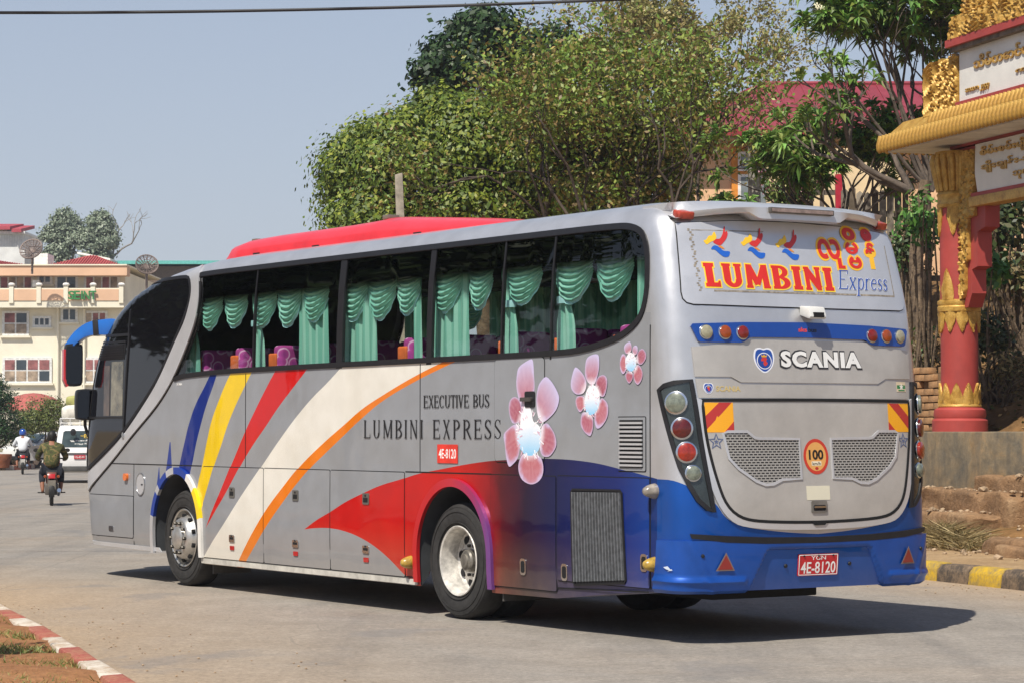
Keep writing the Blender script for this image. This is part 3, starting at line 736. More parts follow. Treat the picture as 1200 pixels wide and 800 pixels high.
# wheels
def wheel(yc, front):
    for sx in (-1, 1):
        g = lambda prof: [(r, sx*h) for r, h in prof]
        xf = 1.265
        T = g([(.30, xf-.27), (.36, xf-.285), (.46, xf-.28), (.505, xf-.25), (.515, xf-.20), (.516, xf-.14), (.515, xf-.09), (.507, xf-.045), (.49, xf-.018), (.455, xf-.003), (.40, xf), (.345, xf-.006), (.31, xf-.022), (.298, xf-.04)])
        if front:
            rim = MB().lathe(g([(.285, xf-.20), (.302, xf-.03), (.313, xf-.008), (.306, xf-.002), (.292, xf-.012), (.280, xf-.05), (.268, xf-.075), (.250, xf-.05), (.235, xf-.012), (.205, xf+.04), (.185, xf+.052), (.14, xf+.056), (.12, xf+.05)]), 48, 'x', (0, yc, .515))
            w_ = rim.build('wheel', M_RIM, bus, smooth=35)
            hub = MB().lathe(g([(.125, xf+.03), (.122, xf+.075), (.105, xf+.088), (.04, xf+.092), (.0001, xf+.093)]), 32, 'x', (0, yc, .515)).build('hub', M_RIM, w_, smooth=35)
            for k in range(10):
                a = 2*math.pi*k/10; cy, cz = yc+.163*math.cos(a), .515+.163*math.sin(a)
                MB().lathe(g([(.020, xf+.05), (.020, xf+.078), (.012, xf+.09), (.0001, xf+.09)]), 6, 'x', (0, cy, cz)).build('wheel_nut', mat('dark_steel', '#4a4742', .45, .7), w_)
                a += .31; cy, cz = yc+.236*math.cos(a), .515+.236*math.sin(a)
                vs = [(sx*(xf+.004+.03*q), cy+.024*math.cos(t)*(1), cz+.024*math.sin(t)) for q in (0,) for t in [2*math.pi*j/12 for j in range(12)]]
                MB().lathe(g([(.025, xf-.03), (.025, xf+.006+.0), (.0001, xf+.0062)]), 14, 'x', (0, cy, cz)).build('vent_hole_shade', M_GAP, w_)  # black disc painted for the shade inside the hole
        else:
            rim = MB().lathe(g([(.285, xf-.24), (.302, xf-.03), (.313, xf-.008), (.306, xf-.002), (.290, xf-.010), (.276, xf-.06), (.268, xf-.12), (.262, xf-.165), (.235, xf-.185), (.205, xf-.175), (.17, xf-.162), (.145, xf-.160), (.0001, xf-.158)]), 48, 'x', (0, yc, .515))
            w_ = rim.build('wheel', M_RIMD, bus, smooth=35)
            MB().lathe(g([(.10, xf-.165), (.098, xf-.10), (.085, xf-.085), (.06, xf-.08), (.055, xf-.065), (.0001, xf-.063)]), 24, 'x', (0, yc, .515)).build('hub', mat('greasy_hub', '#77736b', .45, .5, .25, 14), w_, smooth=35)
            for k in range(8):
                a = 2*math.pi*k/8+.2; cy, cz = yc+.205*math.cos(a), .515+.205*math.sin(a)
                MB().lathe(g([(.038, xf-.20), (.038, xf-.164), (.0001, xf-.1635)]), 16, 'x', (0, cy, cz)).build('vent_hole_shade', M_GAP, w_)  # flat black disc carries the dark of the opening
            for k in range(10):
                a = 2*math.pi*k/10; MB().lathe(g([(.016, xf-.165), (.016, xf-.135), (.0001, xf-.13)]), 6, 'x', (0, yc+.135*math.cos(a), .515+.135*math.sin(a))).build('wheel_nut', mat('dark_steel', '#4a4742', .45, .7), w_)
            MB().lathe(g([(.30, xf-.62), (.46, xf-.62), (.51, xf-.58), (.515, xf-.45), (.505, xf-.36), (.46, xf-.34), (.30, xf-.34)]), 40, 'x', (0, yc, .515), caps=False).build('inner_tyre', M_TYRE, w_, smooth=35)
        ty = MB().lathe(T, 64, 'x', (0, yc, .515), caps=False).build('tyre', M_TYRE, w_, smooth=30)
        for r in (.475, .435, .34):
            MB().lathe([(r-.003, sx*(xf-.012)), (r-.002, sx*(xf+.0045-(.012 if r > .46 else 0))), (r+.002, sx*(xf+.0045-(.012 if r > .46 else 0))), (r+.003, sx*(xf-.012))], 64, 'x', (0, yc, .515), caps=False).build('tyre_rib', M_TYRE, w_, smooth=30)
wheel(0.0, False); wheel(5.589, True)
# axles, chassis and mud flaps under the floor
ch = MB(); ch.box(-.45, -.37, -2.9, 7.4, .45, .70); ch.box(.37, .45, -2.9, 7.4, .45, .70); ch.box(-1.0, 1.0, -.09, .09, .42, .60); ch.box(-1.0, 1.0, 5.5, 5.68, .42, .56)
ch.box(-.55, .55, -2.75, -1.2, .30, .75)
ch.build('chassis', mat('chassis_black', '#1a1917', .8), bus, bevel=.01)
for sx in (-1, 1):
    MB().box(sx*1.0-.24, sx*1.0+.24, -.72, -.70, .20, .55).build('mud_flap', mat('grey_rubber', '#4c4a47', .8, 0, .2), bus)
    MB().box(sx*1.0-.22, sx*1.0+.22, 4.95, 4.97, .16, .5).build('mud_flap', MATS['grey_rubber'], bus)
# ------------------------------------------------------------------ coach: tail
def mirror(P): return [(-a, b) for a, b in P][::-1]
def plain_strip(name, P, w_, surf, o0, o1, m_, par, closed=False, step=.15): return conform(name, None, surf, o0, o1, m_, par, tris=strip_tris(P, w_, closed), step=step)
# upper tail panel with its joint and the old tape marks
RP = [(-1.10, 3.30), (-.6, 3.335), (0, 3.35), (.6, 3.335), (1.10, 3.30)]+[(1.10+.05*k/8, 3.30-.55*k/8) for k in range(1, 9)]+[(1.145, 2.70), (1.12, 2.67), (1.07, 2.657), (.5, 2.652), (-.5, 2.652), (-1.07, 2.657), (-1.12, 2.67), (-1.145, 2.70)]+[(-1.15+.05*k/8, 2.75+.55*k/8) for k in range(0, 8)]
rp = conform('tail_panel', [RP], 'rear', .001, .008, M_SILVER, bus, step=.08)
plain_strip('panel_joint', RP, .016, 'rear', 0, .003, M_GAP, rp, True, .08)
M_TAPE = mat('old_tape', '#8d8477', .8, 0, .25, 30)
for k in range(26):
    z_ = 2.76+.5*k/26; x_ = -1.0+.012*math.sin(k*1.7); h_ = .5/26*random.uniform(.4, 1)
    conform('tape_residue', [[(x_-.012, z_), (x_+.012*random.uniform(.3, 1), z_), (x_+.01, z_+h_), (x_-.01, z_+h_)]], 'rear', .0085, .0095, M_TAPE, rp, step=.5)
conform('tape_mark', [[(-.99, 3.245), (-.3, 3.258), (-.3, 3.262), (-.99, 3.251)]], 'rear', .0085, .0092, M_TAPE, rp)
conform('tape_mark', [[(-.88, 2.757), (1.02, 2.765), (1.02, 2.779), (-.88, 2.772)]], 'rear', .0085, .0092, M_TAPE, rp)
conform('tape_mark', [[(1.012, 2.77), (1.022, 2.77), (1.015, 3.2), (1.008, 3.2)]], 'rear', .0085, .0092, M_TAPE, rp)
# roof spoiler over the panel
def spoiler():
    mb = MB(); n = 48; rows = []
    for i in range(n+1):
        x = -1.12+2.24*i/n; q = abs(x)/1.12
        drop = -.075*q**3; mid = 1-min(1, max(0, (abs(x)-.40)/.13)); mid = mid*mid*(3-2*mid)
        yb = -2.60-.0*q; zt = 3.50+drop*.6
        ye = rear_y(min(abs(x), 1.12), 3.40)-.185*(1-q**4)-.012; zt2 = 3.455+drop
        zlow = 3.415-.055*mid+drop*1.0
        rows.append([(x, yb, zt+.01), (x, -2.95, zt+.016), (x, ye+.06, zt2+.018), (x, ye, zt2-.004), (x, ye-.004+.015*(1-mid), zlow), (x, ye+.03, zlow-.012), (x, -3.05, zlow+.0), (x, yb, zt-.08)])
    m_ = len(rows[0]); vs = [p for r in rows for p in r]
    fs = [(i*m_+k, i*m_+(k+1) % m_, (i+1)*m_+(k+1) % m_, (i+1)*m_+k) for i in range(n) for k in range(m_)]
    fs += [tuple(range(m_)), tuple(range(n*m_+m_-1, n*m_-1, -1))]
    mb.add(vs, fs); return mb.build('roof_spoiler', M_SILVER, bus, smooth=42)
sp_ = spoiler()
MB().box(-.33, .33, -3.258, -3.22, 3.408, 3.452).build('brake_light', mat('dull_trim', '#5d5852', .5, .1), sp_, bevel=.006)
MB().box(-.315, .315, -3.262, -3.25, 3.416, 3.444).build('brake_lens', mat('faded_red_lens', '#8d7a72', .3, 0, .2, 20, coat=.4), sp_)
for sx in (-1, 1):
    c = surf_point('wrap', sx*1.02, 3.365, .02)
    MB().obox(c, (1, .22*sx, 0), (0, 1, .3), (0, -.3, 1), .065, .05, .03).build('top_marker_lamp', mat('faded_red_lamp', '#a8402f', .35, 0, .25, 20, coat=.3), bus, bevel=.012)
# lamp band
BD = [(-1.10, 2.50), (-.65, 2.518), (0, 2.53), (.65, 2.518), (1.10, 2.50), (1.115, 2.48), (1.07, 2.37), (1.05, 2.357), (.69, 2.357), (.655, 2.365), (.60, 2.398), (.57, 2.402), (0, 2.408), (-.57, 2.402), (-.60, 2.398), (-.655, 2.365), (-.69, 2.357), (-1.05, 2.357), (-1.07, 2.37), (-1.115, 2.48)]
bd = conform('lamp_band', [BD], 'rear', 0, .022, M_BAND, bus, step=.06)
def disc(name, surf, a, b, rad, off, h, m_, par, dome=.5, n=24):
    p = surf_point(surf, a, b, off); d = (surf_point(surf, a, b, off+.02)-p).normalized()
    return MB().tube([p, p+d*h*.6, p+d*h*.9, p+d*h], [rad, rad, rad*(1-.35*dome), rad*.05], n).build(name, m_, par, smooth=50)
M_AMB = mat('amber_lamp_lens', '#94400f', .3, 0, .1, 30, coat=.6); M_REDL = mat('red_lamp_lens', '#7a1a12', .3, 0, .1, 30, coat=.6); M_WHL = mat('clear_lamp_lens', '#9a957c', .3, 0, .1, 40, coat=.7)
for sx in (-1, 1):
    for u_, m_ in ((1.0, M_WHL), (.835, M_AMB), (.67, M_REDL)):
        q = disc('lamp_bezel', 'rear', sx*u_, 2.437, .059, .02, .010, M_CHROME, bd, .2)
        disc('lamp_lens', 'rear', sx*u_, 2.437, .050, .028, .022, m_, bd, .9)
# reversing camera box
cb = MB(); p = surf_point('rear', .03, 2.62, 0); cb.M = Matrix.Translation(p)
cb.prism([(0, .045), (-.11, .035), (-.14, -.045), (-.12, -.065), (0, -.03)], -.085, .085, 'x')
cbo = cb.build('camera_box', mat('white_plastic', '#d8d8d4', .5, 0, .08), bus, bevel=.012)
MB().obox(p+Vector((0, -.122, -.03)), (1, 0, 0), (0, 1, 0), (0, 0, 1), .05, .025, .02).build('camera_lens', M_GAP, cbo)
# pressed step line and engine cover
STEP = [(-1.10, 2.075), (-.83, 2.088), (-.74, 2.045), (.52, 2.047), (.62, 2.092), (1.11, 2.10)]
STEP = [(-1.11, 2.09), (-.80, 2.09), (-.71, 2.048), (.71, 2.048), (.80, 2.09), (1.11, 2.09)]
conform('pressed_panel', [STEP+[(1.12, 2.32), (.8, 2.352), (.62, 2.385), (-.62, 2.385), (-.8, 2.352), (-1.12, 2.32)]], 'rear', .0, .012, M_LID, bus, step=.07)
conform('lower_panel', [[(-1.09, 1.925), (1.09, 1.925), (1.105, 2.075), (.795, 2.076), (.70, 2.034), (-.70, 2.034), (-.795, 2.076), (-1.105, 2.075)]], 'rear', .0, .005, M_LID, bus, step=.07)
LID = [(-1.065, 1.905), (0, 1.912), (1.065, 1.905), (1.05, 1.65), (1.01, 1.42), (.955, 1.21), (.90, 1.09), (.81, 1.01), (.68, .968), (.4, .948), (0, .94), (-.4, .948), (-.68, .968), (-.81, 1.01), (-.90, 1.09), (-.955, 1.21), (-1.01, 1.42), (-1.05, 1.65)]
FRM = [(-1.115, 1.93), (1.115, 1.93), (1.105, 1.65), (1.07, 1.40), (1.02, 1.20), (.955, 1.06), (.85, .955), (.70, .912), (.4, .888), (0, .88), (-.4, .888), (-.70, .912), (-.85, .955), (-.955, 1.06), (-1.02, 1.20), (-1.07, 1.40), (-1.105, 1.65)]
# bright U-shaped frame: ring between FRM and LID
def ring_tris(A, B):
    A = smooth_poly(A, 1) if False else A
    return A, B
def resample(P, n):
    P = [Vector(p) for p in P]; L = [0]
    for a, b in zip(P, P[1:]): L.append(L[-1]+(b-a).length)
    out = []
    for k in range(n+1):
        s = L[-1]*k/n; i = 0
        while i < len(L)-2 and L[i+1] < s: i += 1
        t = (s-L[i])/max(L[i+1]-L[i], 1e-9); out.append(tuple(P[i].lerp(P[i+1], t)))
    return out
def openU(P): i = [k for k, p in enumerate(P) if p[0] > 1][0]; return P[i:]+P[:1]
ou = resample([(p.x, p.y) for p in smooth_path([(a, b, 0) for a, b in openU(FRM)], 3)], 70); ui = resample([(p.x, p.y) for p in smooth_path([(a, b, 0) for a, b in LID[2:]+LID[:1]], 3)], 70)
conform('cover_frame', None, 'rear', 0, .016, M_SILVER, bus, tris=(ou+ui, [(i, i+1, 72+i, 71+i) for i in range(70)]), step=.1)
lidP = [(-1.065, 1.905), (0, 1.912)]+[(p[0], p[1]) for p in ui]
lid = conform('engine_cover', [[(p[0]*.988, .012+p[1]*.992) for p in ([(0, 1.912)]+ui)]], 'rear', .0, .012, M_LID, bus, step=.06)
plain_strip('cover_joint', [(0, 1.912)]+ui, .024, 'rear', 0, .0175, M_GAP, lid, True, .08)
# mesh grilles with raised rims
def mesh_mat():
    m, t, p = new_mat('punched_mesh'); co = t.objco(); mp = t.new('ShaderNodeMapping'); t.l.new(co, mp.inputs[0]); mp.inputs['Rotation'].default_value = (R(90), 0, 0)
    br = t.new('ShaderNodeTexBrick'); t.l.new(mp.outputs[0], br.inputs['Vector']); br.inputs['Scale'].default_value = 1
    br.inputs['Brick Width'].default_value = .042; br.inputs['Row Height'].default_value = .021; br.inputs['Mortar Size'].default_value = .0058; br.inputs['Mortar Smooth'].default_value = .1; br.offset = .5
    f = br.outputs['Fac']
    t.put(p.inputs['Base Color'], t.mix(f, (.012, .012, .013, 1), lin('#b4b1ab'))); p.inputs['Metallic'].default_value = .4; p.inputs['Roughness'].default_value = .45
    t.put(p.inputs['Normal'], t.bump(f, .8, .006)); return m
M_MESH = mesh_mat()
GL = [(-.905, 1.645), (-.86, 1.66), (-.68, 1.66), (-.61, 1.612), (-.57, 1.605), (-.165, 1.60), (-.165, 1.285), (-.36, 1.28), (-.45, 1.245), (-.53, 1.24), (-.62, 1.27), (-.78, 1.37), (-.86, 1.45)]
for P in (GL, mirror(GL)):
    g = conform('mesh_grille', [P], 'rear', .0125, .0135, M_MESH, lid, step=.06)
    plain_strip('grille_rim', P, .022, 'rear', .011, .020, M_SILVER, lid, True, .08)
# stickers and plates on the tail
def prt(name, polys, cols, o0=.0, par=None, surf='rear', step=.1, micro=.0004, th=.0012): return conform(name, polys, surf, o0, o0+th, M_PRINT, par or bus, cols=[lin(c) if isinstance(c, str) else c for c in cols], micro=micro, step=step)
def txt(name, body, x0, x1, z0, z1, col, o0, par, surf='rear', bold=.0, th=.001, step=.12, m_=None, shear=0, flip=False, space=1.0):
    vs, fs = text_mesh2d(body, 1, bold, space, shear); vs = fit2d(vs, x0, x1, z0, z1)
    if flip: s_ = x0+x1; vs = [(s_-a, b) for a, b in vs]
    return conform(name, None, surf, o0, o0+th, m_ or mat('ink_'+col.strip('#'), col, .45, 0, .04, coat=.2), par, tris=(vs, fs), step=step)
for sx in (-1, 1):
    fx = lambda P: [(sx*-a, b) for a, b in P] if sx > 0 else P
    x0, x1, z0, z1 = -1.05, -.80, 1.655, 1.888
    base = [fx(P) for P in ([(x0, z0), (x1, z0), (x1, z1), (x0, z1)], [(x0, z0+.015), (x1-.012, z1), (x1-.125, z1), (x0, z0+.125)], [(x1-.09, z0), (x1, z0), (x1, z0+.085)])]
    prt('hazard_plate', base, ['#f0a81a', '#b5312b', '#b5312b'], .013, lid)
def star(cx, cz, r, n=5): return [(cx+(r if k % 2 == 0 else r*.42)*math.sin(math.pi*k/n), cz+(r if k % 2 == 0 else r*.42)*math.cos(math.pi*k/n)) for k in range(2*n)]
for sx in (-1, 1):
    plain_strip('star_sticker', star(sx*.965, 1.582, .062), .012, 'rear', .013, .0145, mat('ink_blue_grey', '#5a6584', .5), lid, True)
    conform('star_core', [star(sx*.965, 1.582, .022)], 'rear', .013, .0145, MATS['ink_blue_grey'], lid)
sp2 = prt('speed_sticker', [ellipse(0, 1.46, .128, .142, 36), ellipse(0, 1.46, .103, .115, 36), rrect(-.05, .05, 1.387, 1.422, .005)], ['#c23a28', '#dca25a', '#e8dcc0'], .013, lid)
txt('speed_number', '100', -.075, .075, 1.435, 1.515, '#201a16', .0155, lid, bold=.03)
txt('speed_unit', 'km/h', -.042, .042, 1.392, 1.417, '#201a16', .0155, lid)
conform('speed_mark', [ellipse(-.0, 1.365, .018, .012, 12)], 'rear', .0147, .0155, mat('ink_red', '#b02a20', .5), lid)
prt('paper_label', [rrect(-.12, .12, 1.115, 1.227, .004)], ['#d9d3bd'], .013, lid)
lt_ = conform('cover_latch', [rrect(-.08, .08, 1.015, 1.108, .012)], 'rear', .012, .022, mat('latch_metal', '#8c8983', .4, .6), lid)
conform('latch_bowl', [rrect(-.062, .062, 1.03, 1.075, .012)], 'rear', .0221, .0235, M_GAP, lid); conform('latch_pull', [rrect(-.06, .06, 1.052, 1.066, .005)], 'rear', .0235, .032, M_CHROME, lid)
conform('cover_lip', [[(-.085, .945), (.085, .945), (.05, .915), (-.05, .915)]], 'rear', .017, .024, M_GAP, lid)
# shield emblem, maker lettering
def shield(cx, cz, w_, h_): return smooth_poly([(cx-w_*.42, cz+h_*.42), (cx-w_*.2, cz+h_*.5), (cx, cz+h_*.46), (cx+w_*.2, cz+h_*.5), (cx+w_*.42, cz+h_*.42), (cx+w_*.5, cz+h_*.1), (cx+w_*.40, cz-h_*.22), (cx+w_*.2, cz-h_*.42), (cx, cz-h_*.5), (cx-w_*.2, cz-h_*.42), (cx-w_*.40, cz-h_*.22), (cx-w_*.5, cz+h_*.1)], 3)
def emblem(cx, cz, w_, h_, off, par):
    P = [shield(cx, cz, w_, h_), shield(cx, cz, w_*.86, h_*.88), ellipse(cx, cz-h_*.02, w_*.36, h_*.33, 28), ellipse(cx, cz-h_*.02, w_*.32, h_*.295, 28),
         smooth_poly([(cx-w_*.16, cz-h_*.02), (cx-w_*.1, cz+h_*.1), (cx, cz+h_*.13), (cx+w_*.14, cz+h_*.06), (cx+w_*.08, cz-h_*.02), (cx+w_*.15, cz-h_*.12), (cx+w_*.02, cz-h_*.22), (cx-w_*.06, cz-h_*.12), (cx-w_*.02, cz-h_*.04)], 3),
         [(cx-w_*.12, cz+h_*.13), (cx-w_*.14, cz+h_*.22), (cx-w_*.05, cz+h_*.18), (cx, cz+h_*.25), (cx+w_*.05, cz+h_*.18), (cx+w_*.14, cz+h_*.22), (cx+w_*.12, cz+h_*.13)]]
    prt('shield_emblem', P, ['#e6e8ee', '#1f4ba0', '#e6e8ee', '#1c3f92', '#c8342c', '#d9a32a'], off, par)
emblem(-.47, 2.222, .205, .20, .012, bus)
vs, fs = text_mesh2d('SCANIA', 1, .085, 1.14)
conform('maker_lettering_edge', None, 'rear', .0125, .0150, mat('ink_dark_grey', '#2c2d33', .5), bus, tris=(fit2d(vs, -.318, .548, 2.158, 2.312), fs), step=.1)
vs, fs = text_mesh2d('SCANIA', 1, .045, 1.17)
conform('maker_lettering', None, 'rear', .0152, .020, mat('white_lettering', '#e8e8e6', .4, 0, .03), bus, tris=(fit2d(vs, -.302, .532, 2.171, 2.299), fs), step=.1)
emblem(-1.005, 1.997, .085, .085, .006, bus)
txt('maker_lettering_small', 'SCANIA', -.94, -.715, 1.975, 2.018, '#c7b072', .006, bus, bold=.02)
prt('green_sticker', [rrect(.93, 1.045, 1.985, 2.065, .004), [(.935, 2.01), (1.04, 2.01), (1.04, 2.04), (.935, 2.04)], star(.99, 2.025, .028), [(.95, 1.992), (1.03, 1.992), (1.03, 2.002), (.95, 2.002)]], ['#d9c7a8', '#2e7d4a', '#e8e4da', '#2e7d4a'], .006, bus)
txt('builder_name', 'sks', -.105, -.015, 2.452, 2.488, '#d6443c', .0225, bus, bold=.03)
txt('builder_name', 'bus', -.005, .085, 2.452, 2.488, '#0c1c3a', .0225, bus, bold=.03)
# painted name on the tail panel
def stroke_text(name, polys, w_total, x0, x1, z0, z1, col, off, grow=0, surf='rear', th=.0008, par=None, shear=0):
    sx_ = (x1-x0)/w_total; sz = z1-z0; out = []
    for q in polys:
        P = [(x0+(a+shear*b)*sx_, z0+b*sz) for a, b in q]
        if grow:
            cx = sum(p[0] for p in P)/len(P); cz = sum(p[1] for p in P)/len(P)
            wx = max(p[0] for p in P)-min(p[0] for p in P); wz = max(p[1] for p in P)-min(p[1] for p in P)
            P = [(cx+(p[0]-cx)*(1+2*grow/max(wx, .01)), cz+(p[1]-cz)*(1+2*grow/max(wz, .01))) for p in P]
        ar = sum(P[i][0]*P[(i+1) % len(P)][1]-P[(i+1) % len(P)][0]*P[i][1] for i in range(len(P)))
        if abs(ar) < 1e-9: continue
        out.append(P if ar > 0 else P[::-1])
    return conform(name, out, surf, off, off+th, mat('ink_'+col.strip('#'), col, .45, 0, .04, coat=.2), par or bus, micro=.00002, step=.2)
def bold_letters(body):
    """heavy flared capitals"""
    T, s = .30, .07; out = []; x = 0
    for ch in body:
        P, w = serif_glyph(ch, T, .15, .06)
        if ch == 'I': w = T+.12
        if ch in 'N':
            P = [bar2d((.14, 0), (.14, 1), .2), bar2d((.66, 0), (.66, 1), .2), bar2d((.12, .92), (.68, .08), .28), [(.0, 0), (.28, 0), (.28, .1), (.0, .1)], [(.52, 1), (.80, 1), (.80, .9), (.52, .9)], [(.0, 1), (.25, 1), (.25, .9), (.0, .9)]]; w = .8
        if ch == 'M':
            P = [bar2d((.15, 0), (.19, 1), .24), bar2d((.93, 0), (.89, 1), .28), bar2d((.20, .95), (.52, .16), .26), bar2d((.88, .95), (.52, .16), .22), [(.0, 0), (.30, 0), (.30, .1), (.0, .1)], [(.78, 0), (1.1, 0), (1.1, .1), (.78, .1)]]; w = 1.1
        if ch == 'U':
            P = [bar2d((.19, .3), (.19, 1), .3), bar2d((.69, .3), (.69, 1), .24), [(.0, 1), (.38, 1), (.38, .9), (.0, .9)], [(.52, 1), (.86, 1), (.86, .9), (.52, .9)]]+arc2d(.43, .34, .39, .34, 180, 360, .28, .2); w = .86
        if ch == 'B':
            P = [[(.04, 0), (.34, 0), (.34, 1), (.04, 1)], [(0, 0), (.4, 0), (.4, .11), (0, .11)], [(0, 1), (.4, 1), (.4, .89), (0, .89)], [(.3, .45), (.5, .45), (.5, .57), (.3, .57)]]+arc2d(.38, .745, .38, .255, -90, 90, .26, .13)+arc2d(.38, .27, .44, .27, -90, 90, .28, .13); w = .83
        out += [[(a+x, b) for a, b in q] for q in P]; x += w+.14
    return out, x-.14
lp_, lw_ = bold_letters('LUMBINI')
stroke_text('name_outline', lp_, lw_, -.945, .335, 2.795, 2.985, '#f3cf3a', .009, .011, par=rp)
stroke_text('name_lettering', lp_, lw_, -.945, .335, 2.795, 2.985, '#cf2a22', .0105, 0, par=rp)
def italic_word():
    """thin slanted 'Express'"""
    S = []; T, t = .085, .05
    # E
    S += [bar2d((.10, 0), (.10, 1), T), bar2d((.0, .02), (.58, .02), t), bar2d((.02, .98), (.58, .98), t), bar2d((.1, .52), (.42, .52), t), bar2d((.57, .0), (.60, .2), t), bar2d((.56, .8), (.57, 1), t)]
    x = .72
    S += [bar2d((x+.04, .60), (x+.38, .0), T), bar2d((x+.40, .60), (x+.02, .0), t), bar2d((x, .61), (x+.14, .61), t), bar2d((x+.3, .61), (x+.46, .61), t), bar2d((x-.02, .01), (x+.1, .01), t), bar2d((x+.3, .01), (x+.45, .01), t)]; x += .56
    S += [bar2d((x+.06, -.32), (x+.06, .60), T), bar2d((x-.04, -.32), (x+.18, -.32), t)]+arc2d(x+.22, .30, .20, .31, -150, 150, T, t); x += .52
    S += [bar2d((x+.06, 0), (x+.06, .60), T), bar2d((x-.02, .01), (x+.16, .01), t)]+arc2d(x+.22, .40, .16, .21, 60, 165, T, t); x += .38
    S += arc2d(x+.22, .30, .21, .31, 15, 320, T, t, 20)+[bar2d((x+.03, .36), (x+.40, .36), t)]; x += .48
    for k in range(2):
        S += arc2d(x+.17, .45, .14, .16, 20, 215, T, t)+arc2d(x+.17, .16, .16, .17, 200, 395, T, t)+[bar2d((x+.07, .40), (x+.29, .22), T)]; x += .40
    return S, x
iw, il = italic_word()
stroke_text('express_outline', iw, il, .385, .945, 2.815, 2.972, '#e6e9f0', .009, .004, par=rp, shear=.22)
stroke_text('express_lettering', iw, il, .385, .945, 2.815, 2.972, '#2c4f9e', .0105, 0, par=rp, shear=.22)
# three bird emblems
def bird(x0, z0, s):
    f = lambda L: smooth_poly([(x0+a*s, z0+b*s) for a, b in L], 3)
    return [f([(0, .68), (.10, .71), (.22, .84), (.33, .85), (.45, .98), (.50, .83), (.46, .74), (.36, .68), (.22, .62), (.10, .55), (.03, .60)]),
            f([(.34, .64), (.48, .74), (.62, .76), (.76, .92), (.86, 1.14), (.91, 1.16), (.86, .98), (.93, 1.02), (.96, .94), (.88, .78), (.74, .64), (.60, .54), (.46, .56)]),
            f([(.22, .40), (.34, .52), (.50, .50), (.68, .36), (.92, .34), (.84, .18), (.66, .16), (.50, .26), (.36, .38)]),
            f([(.50, .50), (.62, .52), (.74, .42), (.62, .44)])]
for x_ in (-.90, -.55, -.20):
    prt('bird_emblem', bird(x_, 3.0, .245), ['#eec02a', '#c9302c', '#2260c0', '#d98a3a'], .009, rp)
# Burmese name, outlined letters
def burmese_glyphs(items, off, col, bold, par, name):
    for body_, x0, x1, z0, z1 in items:
        vs, fs = text_mesh2d(body_, 1, bold)
        if not vs: continue
        conform(name, None, 'rear', off, off+.0012, mat('ink_'+col.strip('#'), col, .45, 0, .04, coat=.2), par, tris=(fit2d(vs, x0, x1, z0, z1), fs), step=.2)
BG = [('\u101c', .235, .47, 3.06, 3.225), ('\u102f', .425, .50, 2.985, 3.07), ('\u1019', .535, .675, 3.11, 3.21), ('\u102d', .53, .67, 3.225, 3.33), ('\u1017', .55, .69, 2.99, 3.09), ('\u1014', .755, .865, 3.01, 3.215), ('\u102e', .74, .865, 3.225, 3.33)]
burmese_glyphs([(b, x0-.018, x1+.018, z0-.018, z1+.018) for b, x0, x1, z0, z1 in BG], .009, '#f0b92a', .07, rp, 'burmese_outline')
burmese_glyphs(BG, .0115, '#cf2a22', .035, rp, 'burmese_lettering')

# tail lamp clusters
TL = [(-1.425, 1.985), (-1.36, 2.02), (-1.276, 2.042), (-1.15, 2.058), (-1.125, 1.85), (-1.10, 1.61), (-1.06, 1.30), (-1.02, 1.035), (-1.07, 1.062), (-1.145, 1.13), (-1.21, 1.25), (-1.265, 1.38), (-1.335, 1.65), (-1.39, 1.85)]
M_HOUS = mat('lamp_housing', '#333a39', .12, .35, .25, 6, coat=1)
for P in (TL, mirror(TL)):
    sg = 1 if P is not TL else -1
    h = conform('tail_lamp', [P], 'wrap', 0, .012, M_HOUS, bus, step=.03, stepb=.12)
    conform('lamp_seal', None, 'wrap', 0, .022, M_BLACK, h, tris=strip_tris(P, .035), step=.04)
    for u_, z_, r_, m_ in ((1.272, 1.885, .078, mat('green_white_lens', '#6c7266', .2, 0, .2, 30, coat=.6)), (1.238, 1.685, .075, mat('deep_red_lens', '#54100c', .2, 0, .2, 30, coat=.6)), (1.212, 1.50, .072, mat('orange_red_lens', '#8e220a', .2, 0, .2, 30, coat=.8)), (1.172, 1.337, .056, MATS['green_white_lens'])):
        disc('lamp_ring', 'wrap', sg*u_, z_, r_*1.18, .01, .012, M_CHROME, h, .3)
        disc('lamp_lens', 'wrap', sg*u_, z_, r_, .018, .035, m_, h, .9)
